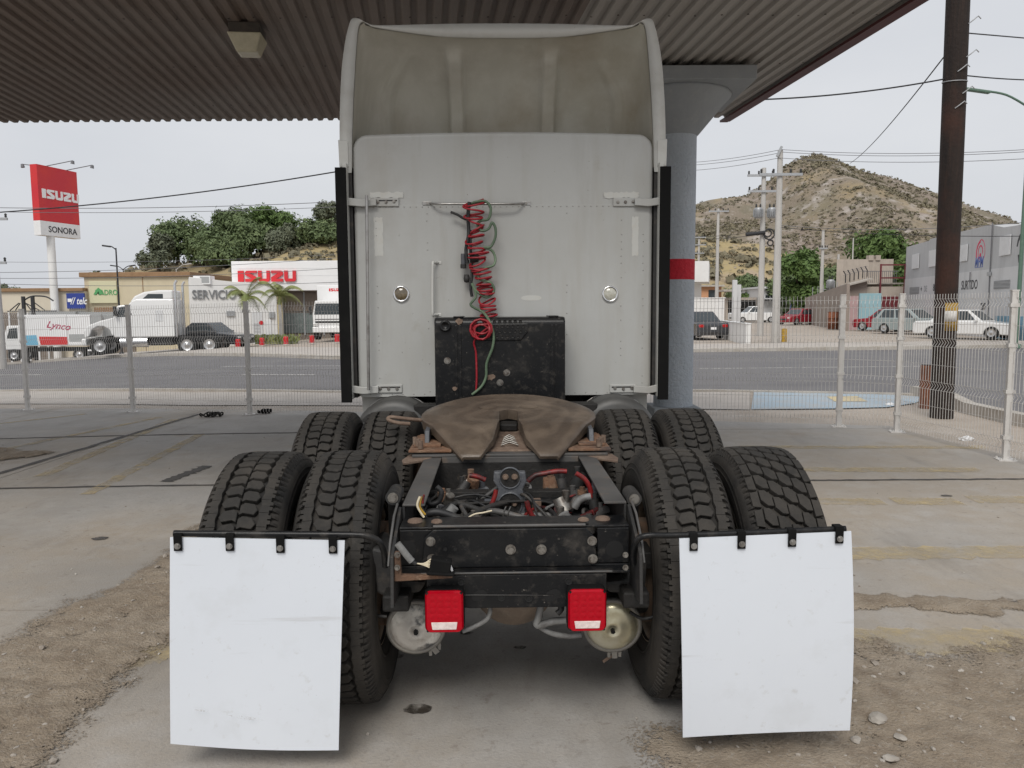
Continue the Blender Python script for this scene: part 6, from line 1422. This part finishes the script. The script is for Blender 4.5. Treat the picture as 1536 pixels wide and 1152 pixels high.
for py in (397.5, 417): MB().bb((X(1319.5)-.049, -.04, ZZ(py)-.05), (X(1356), .04, ZZ(py)+.05)).build('steel_frame', M['maroon'], o)
for k in range(18): px = 1302+k*3; MB().tube([(X(px), 1.0, ZZ(424)), (X(px), 1.0, ZZ(406))], .02, 4).build('baluster', M['wiregrey'], o)
MB().bb((X(1302), .98, ZZ(406.5)), (X(1356), 1.02, ZZ(405.5))).build('handrail', M['wiregrey'], o)
MB().bb((X(1302), .401, ZZ(426)), (w, 2.19, ZZ(424))).build('balcony_slab', M['kerb'], o)
MB().bb((X(1288), -.12, -.05), (X(1321), -.001, ZZ(440))).build('cyan_gate', M['cyanpaint'], o, bevel=.02); MB().bb((X(1322), -.04, -.05), (X(1347), .099, ZZ(445))).build('maroon_gate', M['maroon'], o)
for k in range(8): MB().bb((X(1322.5+k*3), -.06, 0), (X(1323.3+k*3), -.041, ZZ(445.5))).build('gate_rib', M['maroon'], o)
MB().bb((X(1274), -.06, -.05), (X(1287), -.001, ZZ(444))).build('pink_door', M['pinkwall'], o)
o = thing('oil_drum', 'rusty orange drum at the end of brown wall', 'drum', gnd(1249, 493.5)); MB().lathe([(0, 0), (0, .40), (.4, .40), (.42, .43), (.45, .40), (.8, .40), (.82, .43), (.85, .40), (1.25, .40), (1.25, .37), (1.1, .36), (1.1, 0)], n=22).build('shell', M['rustpost'], o); MB().lathe([(1.25, .40), (1.27, .42), (1.28, .40)], n=22).build('rim', M['rustpost'], o)
o = thing('rubbish_bin', 'black bin standing beside the rusty drum', 'bin', gnd(1268, 492)); MB().prism([(-.3, 0), (.3, 0), (.36, 1.1), (-.36, 1.1)], -.3, .3).build('tub', M['vtrim'], o, bevel=.03); MB().bb((-.4, -.36, 1.101), (.4, .36, 1.17)).build('lid', M['vtrim'], o, bevel=.02)
# grey warehouse
A, Bq = at(1355, 480, 57), at(1536, 480, 37.5); d = (Bq-A); d.z = 0; Bq = A+d*1.7; d = Bq-A; L = Vector((d.x, d.y, 0)).length; rz = math.atan2(d.y, d.x)
o = thing('warehouse', 'grey two tone warehouse wall with painted lettering and logo', 'building', (A.x, A.y, 0), rz)
e_ = Vector((math.cos(rz), math.sin(rz), 0))
def wx(px):      # distance along the wall for a photo column
    r = ray(px, 450); k = (A.x*e_.y-A.y*e_.x)/(r[0]*e_.y-r[1]*e_.x); return (k*r[0]-A.x)*e_.x+(k*r[1]-A.y)*e_.y
def wz(px, py): s = wx(px); Y = A.y+e_.y*s; return at(px, py, Y).z
zs = wz(1440, 409)           # colour split
prof = [(0, wz(1355, 371)), (wx(1390), wz(1390, 361)), (wx(1391), wz(1391, 358.5)), (wx(1480), wz(1480, 337)), (wx(1500), wz(1500, 341)), (wx(1520), wz(1520, 338)), (wx(1536), wz(1536, 333.5)), (L, wz(1536, 333.5)+.4)]
MB().prism([(0, zs), (L, zs)]+list(reversed(prof)), 0, 6).build('upper_wall', M['greystucco'], o)
MB().bb((0, -.03, -.1), (L, 5.9, zs-.001)).build('lower_wall', M['greylight'], o)
MB().bb((wx(1496), -.036, -.05), (L, -.031, wz(1510, 474))).build('blue_dado', M['bluedado'], o)
def wrect(nm, x0, x1, y0, y1, m, pr=.05, y0b=None):
    a_, b_ = wx(x0), wx(x1); xm = (x0+x1)/2; MB().bb((a_, -pr-.03, wz(xm, y1)), (b_, -.031, wz(xm, y0))).build(nm, M[m], o, bevel=.01)
for q in ((1367, 1377, 381, 403), (1392, 1403, 375, 400), (1438, 1449, 367, 392), (1497, 1513, 353, 383)): wrect('window_panel', *q, 'panel')
wrect('shutter', 1365, 1379, 430.5, 440.5, 'shutter', .03); wrect('shutter', 1491, 1515, 420.5, 433, 'shutter', .03)
def wtext(s_, px, py, size, m, xs=1.0, sh=0): t = text(s_, size, M[m], o, (wx(px), -.037, wz(px, py)), (R(90), 0, 0), .003, xs=xs, shear=sh)
wtext('+', 1382, 434, .62, 'letterdark'); wtext('DE', 1388.3, 433.5, .56, 'letterpale', .9); wtext('80 000', 1406, 431.5, .64, 'letterdark', .95); wtext('DE', 1433, 429, .58, 'letterpale', .9); wtext('SURTIDO', 1453.8, 428, .74, 'letterdark', .80); wtext('289', 1476, 460, .55, 'letterdark', .9)
cx, cz_ = wx(1467), wz(1467, 379)
def ring(cx, cz_, r0, r1, a0, a1, m, nm):
    b = MB(); n = 20; vs = []
    for r_ in (r0, r1):
        for i in range(n+1): t = R(a0+(a1-a0)*i/n); vs.append((cx+r_*.85*math.cos(t), cz_+r_*math.sin(t)))
    pl = vs[:n+1]+list(reversed(vs[n+1:])); b.prism(pl, -.008, -.001); b.build(nm, M[m], o)
ring(cx, cz_, .34, .42, -10, 250, 'logored', 'logo_arc'); ring(cx, cz_-.05, .60, .74, 95, 200, 'logored', 'logo_arc'); ring(cx+.05, cz_+.02, .66, .71, -30, 110, 'logored', 'logo_arc'); ring(cx, cz_-.15, .0, .13, 0, 360, 'logored', 'logo_dot')
wtext2 = text('MPM', .80, M['logoblue'], o, (wx(1465.5), -.007, wz(1466, 393.5)), (R(90), 0, 0), .003, xs=.72, shear=.25)
MB().bb((wx(1460), -.008, wz(1460, 402)), (wx(1472), -.001, wz(1460, 401.3))).build('logo_underline', M['logoblue'], o)
# painted portrait, loose dark strokes
def stroke(pl): MB().prism([(wx(x), wz(x, y)) for (x, y) in pl], -.006, -.001).build('mural_stroke', M['letterdark'], o)
stroke(((1529, 347), (1524, 352), (1521.5, 361), (1520.5, 370), (1522, 370), (1523.5, 362), (1526, 357), (1531, 353), (1536, 352), (1536, 347))); stroke(((1523, 382), (1524.5, 394), (1526, 395), (1524.8, 382))); stroke(((1527, 371), (1531, 371.6), (1531, 372.5), (1527, 372)))
MB().tube([(wx(1484.5), -.06, .3), (wx(1484.5), -.06, wz(1484.5, 334))], .035, 6).build('conduit', M['wiregrey'], o); MB().bb((wx(1483), -.16, wz(1484, 414)), (wx(1486.5), -.06, wz(1484, 408))).build('meter_box', M['galv'], o)
MB().tube([(wx(1456), -.1, wz(1457, 424)), (wx(1456), -.1, wz(1457, 408))], .03, 6).build('bracket', M['wiregrey'], o)
# ================================================================ overhead wires, one object each
def wire(label, a, c, sag, r, m='wire', n=24):
    pts_ = [a.lerp(c, i/n)-Vector((0, 0, sag*4*(i/n)*(1-i/n))) for i in range(n+1)]
    return tag(MB().tube(pts_, r, 5).build('overhead_wire', M[m]), label, 'wire')
ctop = CC+Vector((.04, -.6, .1)); pole = lambda z: pb+dirp*z
wire('black service cable from canopy corner to wooden pole', ctop, pole(at(1420, 127, pb.y).z)+Vector((-.15, 0, 0)), .06, .011)
wire('cable slanting down from wooden pole past the hill', pole(at(1420, 72, pb.y).z), at(1275, 245, 36.5), .2, .011)
wire('cable leaving wooden pole at the sky edge', pole(at(1440, 60, pb.y).z), at(1640, 66, 14), .0, .010); wire('lower cable leaving wooden pole towards the street lamp', pole(at(1450, 122, pb.y).z)+Vector((.15, 0, 0)), at(1640, 117, 14), .05, .010)
wire('thick black cable crossing the sky before pylon sign', at(-120, 325, 22), at(640, 233, 20), .25, .017)
wire('upper grey power line behind pylon sign', at(-150, 308, 38), at(620, 296, 38), .3, .016, 'wiregrey'); wire('lower grey power line behind pylon sign', at(-150, 314, 38.5), at(620, 304, 38.5), .3, .013, 'wiregrey')
for k, (ya, yb, Yw) in enumerate(((409, 405, 40), (417, 410, 40), (424, 421, 41))): wire(('upper street cable crossing before beige shop building', 'middle street cable crossing before beige shop building', 'lowest street cable crossing before beige shop building')[k], at(-60, ya, Yw), at(600, yb-26+12*k, Yw), .25, .013, 'wiregrey')
wire('cable stretched before the trees on hill', at(-60, 392, 41), at(600, 376, 41), .25, .010, 'wiregrey')
zt2_ = p2+Vector((0, 0, h2))
for k, (dz, px, py, dx) in enumerate(((0, 1000, 245, 0), (-.12, 1000, 249, .1), (-.38, 1000, 257, -.1))):
    wire(('top conductor running left from tallest concrete pole', 'second conductor running left from tallest concrete pole', 'third conductor running left from tallest concrete pole')[k], zt2_+Vector((dx, -.1, dz)), at(px, py, 46), .15, .012, 'wiregrey')
    wire(('top conductor running right from tallest concrete pole', 'second conductor running right from tallest concrete pole', 'third conductor running right from tallest concrete pole')[k], zt2_+Vector((dx, -.1, dz)), at(1640, (217, 220, 231)[k], 30), .25, .012, 'wiregrey')
wire('low communication cable across hill from pole', p2+Vector((0, 0, at(1163, 338, p2.y).z)), at(1640, 322, 30), .35, .012, 'wiregrey'); wire('dark communication cable across hill from pole', p2+Vector((0, 0, at(1163, 341, p2.y).z)), at(1640, 352, 30), .2, .014)
wire('cable from cable coil towards blue column', p1+Vector((0, 0, at(1140, 350, p1.y).z)), at(1000, 352, 52), .3, .014); wire('second cable from cable coil towards blue column', p1+Vector((0, 0, at(1140, 344, p1.y).z)), at(1000, 350, 52), .3, .012)
# ================================================================ hills
def hill(name, prof_px, Yc, front, backd, m, amp, nx=150, ny=46, zmin=-3, fpow=1.0, fl=.02):
    tab = [(at(x, y, Yc).x, at(x, y, Yc).z) for (x, y) in prof_px]; x0, x1 = tab[0][0], tab[-1][0]; b = MB()
    def hz(x, y):
        c = interp(tab, x); t = (y-Yc)/(front if y < Yc else backd); f = max(0, 1-abs(t))**(fpow if y < Yc else 1.2)
        nn = noise.fractal(Vector((x*fl, y*fl, 3.1)), 1.0, 2.0, 5)*amp; ed = sstep(0, .12, f)
        return lerp(zmin, c, f)+nn*ed*(.5 if abs(t) < .1 else 1)
    b.grid(lambda u, v: (lerp(x0, x1, u), lerp(Yc-front, Yc+backd, v), hz(lerp(x0, x1, u), lerp(Yc-front, Yc+backd, v))), nx, ny)
    tag(b.build(name, M[m], recalc=False), kind='structure'); return hz, (x0, x1)
HP = [(560, 420), (760, 370), (900, 335), (980, 318), (1043, 309), (1080, 297), (1120, 291), (1150, 271), (1180, 246), (1205, 232), (1225, 228), (1250, 236), (1280, 249), (1320, 263), (1360, 276), (1400, 291), (1440, 306), (1480, 325), (1520, 346), (1600, 372), (1750, 405), (1950, 440)]
h1f, r1 = hill('hill', HP, 420, 190, 160, 'hillrock', 6, 240, 100, fpow=1.15, fl=.018)
H2 = [(700, 440), (850, 395), (960, 365), (1043, 356), (1080, 358), (1120, 365), (1160, 378), (1200, 392), (1260, 402), (1300, 412), (1360, 430), (1450, 455)]
h2f, r2 = hill('foothill', H2, 215, 75, 90, 'hillgold', 2.2, 150, 60, fpow=.8, fl=.05)
H3 = [(-150, 470), (60, 455), (150, 432), (200, 408), (260, 398), (350, 388), (420, 372), (460, 352), (500, 342), (560, 335), (640, 340), (760, 380), (900, 440)]
h3f, r3 = hill('wooded_rise', H3, 118, 42, 60, 'hillgold', .8, 130, 44, fpow=.8, fl=.09)
LEAF = [(-.5, 0, 0), (0, -.22, .06), (.5, 0, 0), (0, .22, .06)]
def scrub(name, label, hf, xr_, Yc, front, back_, cnt, smin, smax, m, seed):
    rd = random.Random(seed); b = MB()
    for i in range(cnt):
        x = rd.uniform(*xr_); y = rd.uniform(Yc-front*.85, Yc+back_)
        if noise.noise(Vector((x*.02, y*.02, seed)))*.6+.6*noise.noise(Vector((x*.06, y*.06, seed+2))) < rd.uniform(-.40, .42): continue
        z = hf(x, y)
        if z < 1: continue
        s = rd.uniform(smin, smax)*rd.choice((.45, .6, .8, 1, 1, 1.7)); c = Vector((x, y, z+s*.25))
        for k in range(11):
            d = Vector((rd.gauss(0, 1), rd.gauss(0, 1), abs(rd.gauss(0, .7)))); d.normalize(); p = c+Vector((d.x*s, d.y*s, d.z*s*.75))*rd.uniform(.5, 1)
            u = d.orthogonal().normalized(); u = Matrix.Rotation(rd.uniform(0, 6.28), 3, d) @ u; w = d.cross(u); k_ = s*rd.uniform(.35, .6)
            b.add([p-u*k_, p-w*k_*.7, p+u*k_, p+w*k_*.7], [(0, 1, 2, 3)])
    tag(b.build(name, M[m], recalc=False), label, 'scrub', kind='stuff')
scrub('hill_scrub', 'grey green desert scrub dotted over the rocky hill', h1f, (at(990, 300, 420).x, at(1600, 300, 420).x), 420, 185, 5, 24000, .35, .95, 'scrub', 3)
scrub('foothill_scrub', 'dry bushes scattered over the golden foothill', h2f, (at(1000, 300, 215).x, at(1400, 300, 215).x), 215, 72, 5, 2200, .5, 1.2, 'scrub', 5)
scrub('rise_scrub', 'dry grey bushes on the slope under the trees', h3f, (at(130, 300, 118).x, at(640, 300, 118).x), 118, 40, 6, 2600, .25, .7, 'scrub', 8)
def rocks(hf, xr_, Yc, front, cnt, m, seed):
    rd = random.Random(seed); b = MB(); ico = [(0, 0, 1), (.89, 0, .3), (.28, .85, .3), (-.72, .53, .3), (-.72, -.53, .3), (.28, -.85, .3)]
    for i in range(cnt):
        x = rd.uniform(*xr_); y = rd.uniform(Yc-front*.9, Yc)
        if noise.noise(Vector((x*.018, y*.018, seed))) < rd.uniform(-.1, .5): continue
        s = rd.uniform(.25, .9)*Yc/400; z = hf(x, y)
        b.add([(x+p[0]*s*rd.uniform(.7, 1.4), y+p[1]*s*rd.uniform(.7, 1.4), z+p[2]*s*rd.uniform(.4, .9)-.2*s) for p in ico], [(0, 1, 2), (0, 2, 3), (0, 3, 4), (0, 4, 5), (0, 5, 1)])
    tag(b.build('hill_rocks', mat('rockpale%d' % seed, (.40, .35, .31), [(.2, .4, .7, (.30, .255, .22))], rough=.95), recalc=False), 'pale boulders scattered on hill %s' % ('slope' if seed == 4 else 'foot'), 'rocks', kind='stuff')
rocks(h1f, (at(1000, 300, 420).x, at(1560, 300, 420).x), 420, 185, 3000, 'pebble', 4); rocks(h2f, (at(1030, 300, 215).x, at(1340, 300, 215).x), 215, 72, 1200, 'pebble', 6)
# ================================================================ trees
def tree(name, label, base, hgt, cw, m, n=2600, leaf=.28, lobes=11, trunk=.35, seed=1, low=.22, group=None, flat=.8):
    rd = random.Random(seed); o = thing(name, label, 'tree', base, 0, group); b = MB(); th = hgt*.45
    b.tube(smooth_path([(0, 0, -.3), (rd.uniform(-.2, .2), 0, th*.4), (rd.uniform(-.3, .3), rd.uniform(-.3, .3), th)], 4), [trunk*(1-.5*i/8) for i in range(9)], 8)
    cs = []
    for i in range(lobes):
        a = rd.uniform(0, 6.28); rr_ = cw*math.sqrt(rd.uniform(0, 1))*.62; zc = hgt*rd.uniform(low+.12, .86); k = math.sqrt(max(.05, 1-((zc/hgt-.5)/.52)**2))
        cs.append((Vector((rr_*math.cos(a)*k, rr_*math.sin(a)*k, zc)), cw*rd.uniform(.28, .46)))
    for (c, r_) in cs: b.tube(smooth_path([(0, 0, th*.6), (c.x*.5, c.y*.5, lerp(th*.7, c.z, .5)), tuple(c)], 3), [trunk*.4, trunk*.3, trunk*.25, trunk*.2, trunk*.15, trunk*.1, .03], 5)
    b.build('trunk', M['bark'], o)
    b = MB()
    for i in range(n):
        c, r_ = cs[rd.randrange(len(cs))]; d = Vector((rd.gauss(0, 1), rd.gauss(0, 1), rd.gauss(0, 1))).normalized(); rad = r_*(rd.uniform(.55, 1.08) if rd.random() < .85 else rd.uniform(1.0, 1.35))
        rad *= 1+.3*noise.noise(d*2.3+c); p = c+Vector((d.x, d.y, d.z*flat))*rad
        if p.z < hgt*low*.6: continue
        nrm = (d+Vector((rd.gauss(0, .5), rd.gauss(0, .5), rd.gauss(0, .5)+.35))).normalized(); u = nrm.orthogonal().normalized(); u = Matrix.Rotation(rd.uniform(0, 6.28), 3, nrm) @ u; w = nrm.cross(u); s = leaf*rd.uniform(.6, 1.4)
        for q in range(3):
            off = u*rd.uniform(-1, 1)*s+w*rd.uniform(-1, 1)*s; t_ = Matrix.Rotation(rd.uniform(0, 6.28), 3, nrm); uu, ww = t_ @ u, t_ @ w
            b.add([p+off-uu*s*.8, p+off-ww*s*.38+nrm*s*.15, p+off+uu*s*.8, p+off+ww*s*.38+nrm*s*.15], [(0, 1, 2, 3)])
    b.build('crown', M[m], o, recalc=False); return o
def tree_px(name, label, px, top, bot, wpx, Y, m, seed, zbase=None, **k):
    a = at(px, bot, Y); t = at(px, top, Y); base = Vector((a.x, Y, a.z if zbase is None else zbase)); tree(name, label, base, t.z-base.z, wpx/F*Y*.62, m, seed=seed, **k)
GL = 'trees on the rise behind the dealership'
def rise(px, top, wpx, Y, name, label, m, seed, **k):
    a = at(px, 400, Y); zb_ = h3f(a.x, Y)-.1+max(0, .15*(at(px, top, Y).z-h3f(a.x, Y)-7)); tree(name, label, Vector((a.x, Y, zb_)), max(3, at(px, top, Y).z-zb_), wpx/F*Y*.60, m, seed=seed, group=GL, low=.16, **k)
rise(268, 331, 78, 117, 'broadleaf_tree', 'dark green tree at the left of the grove', 'leafdark', 11, n=3400)
rise(312, 338, 70, 114, 'broadleaf_tree', 'dark green tree second along the grove', 'leafdark', 12, n=3400)
rise(350, 311, 76, 118, 'broadleaf_tree', 'tallest dark green tree in middle of the grove', 'leafdark', 13, n=4000)
rise(378, 322, 70, 112, 'broadleaf_tree', 'dark green tree beside the tallest of grove', 'leafdark', 14, n=3400)
rise(412, 315, 80, 116, 'broadleaf_tree', 'brighter green rounded tree at right of grove', 'leafmid', 15, n=4000)
rise(428, 340, 60, 109, 'broadleaf_tree', 'grey green tree below the bright rounded tree', 'leafgrey', 16, n=2600)
rise(238, 352, 52, 110, 'feathery_tree', 'pale feathery tree at the grove left end', 'leafgrey', 17, n=2400)
rise(480, 352, 72, 108, 'broadleaf_tree', 'dark green bush tree behind showroom roof', 'leafdark', 18, n=3000)
rise(497, 302, 46, 123, 'broadleaf_tree', 'grey green tree high on rise by cab edge', 'leafgrey', 19, n=2600)
rise(335, 350, 80, 109, 'broadleaf_tree', 'low dark green tree in front of grove', 'leafdark', 20, n=3000)
tree_px('broadleaf_tree', 'large green tree behind the short concrete pole', 1205, 368, 462, 78, 84, 'leafmid', 31, 0, n=5200, low=.1)
tree_px('broadleaf_tree', 'green tree between the two tall concrete poles', 1176, 392, 462, 46, 92, 'leafdark', 32, 0, n=3000, low=.1)
tree_px('broadleaf_tree', 'wide green tree behind the unfinished building', 1318, 342, 462, 110, 86, 'leafmid', 33, 0, n=6000, low=.1)
tree_px('broadleaf_tree', 'dark green tree behind pale house roof', 1258, 392, 462, 60, 90, 'leafdark', 34, 0, n=3000, low=.1)
tree_px('broadleaf_tree', 'small green tree over the carport', 1118, 412, 465, 48, 100, 'leafdark', 35, 0, n=2600, low=.1)
tree_px('broadleaf_tree', 'low green bush tree beside carport', 1125, 432, 466, 44, 97, 'leafmid', 36, 0, n=2000, low=.05)
tree_px('broadleaf_tree', 'distant small tree behind the shop row', 14, 428, 470, 30, 90, 'leafgrey', 37, n=1200)
tree_px('broadleaf_tree', 'distant small tree above the beige cornice', 150, 404, 470, 26, 90, 'leafgrey', 38, n=1200)
def palm(name, label, px, top, base_y, Y, seed, spread=1.75):
    rd = random.Random(seed); p = at(px, 500, Y); p.z = G(p.x)+.0; h = at(px, top, Y).z-p.z; o = thing(name, label, 'palm', p)
    MB().tube([(0, 0, -.1), (.03, 0, h*.5), (0, 0, h)], [.14, .11, .09], 10).build('trunk', M['concretepole'], o); MB().tube([(0, 0, h), (0, 0, h+.55)], [.10, .06], 8).build('crownshaft', M['frond'], o)
    for k in range(13):
        a = k*2.4+rd.uniform(-.3, .3); L_ = spread*rd.uniform(.8, 1.1); rise_ = rd.uniform(.6, 1.5); b = MB(); sp_pts = []
        for i in range(13): t = i/12; sp_pts.append(Vector((math.cos(a)*L_*t, math.sin(a)*L_*t, h+.5+rise_*t*1.9-2.3*t*t*(.95-.2*rise_))))
        b.tube(sp_pts, [.022*(1-.8*i/12) for i in range(13)], 4)
        for i in range(1, 13):
            q = sp_pts[i]; t = (sp_pts[i]-sp_pts[i-1]).normalized(); sd_ = t.cross(Vector((0, 0, 1))).normalized()
            for j in (0, .5):
                qq = sp_pts[i-1].lerp(q, j+.25)
                for s in (-1, 1):
                    l_ = .6*math.sin(math.pi*min(1, (i+j)/13)*.85+.35); tip = qq+sd_*s*l_*.75+t*l_*.45-Vector((0, 0, l_*.45)); b.add([qq-t*.03, qq+t*.03, tip], [(0, 1, 2)])
        b.build('frond', M['frond'], o, recalc=False)
palm('palm_tree', 'slender palm with drooping fronds before service building', 371, 462, 510, 44.5, 1, 1.3); palm('palm_tree', 'slender palm in front of showroom lettering', 421, 457, 510, 46.5, 2, 1.3)
rd = random.Random(4); b = MB(); c = at(418, 510, 45.5); c.z = G(c.x)
for i in range(240):
    a = rd.uniform(0, 6.28); x = c.x+rd.uniform(-1.3, 1.1); y = c.y+rd.uniform(-.4, .4); hh_ = rd.uniform(.3, .75); dx, dy = math.cos(a)*.35, math.sin(a)*.35
    b.add([(x-.03, y, c.z), (x+.03, y, c.z), (x+dx*.6, y+dy*.6, c.z+hh_*.8), (x+dx, y+dy, c.z+hh_*.7)], [(0, 1, 2), (0, 2, 3)])
tag(b.build('grass_clump', M['frond'], recalc=False), 'clump of yellow green grass between the palms', 'plant')
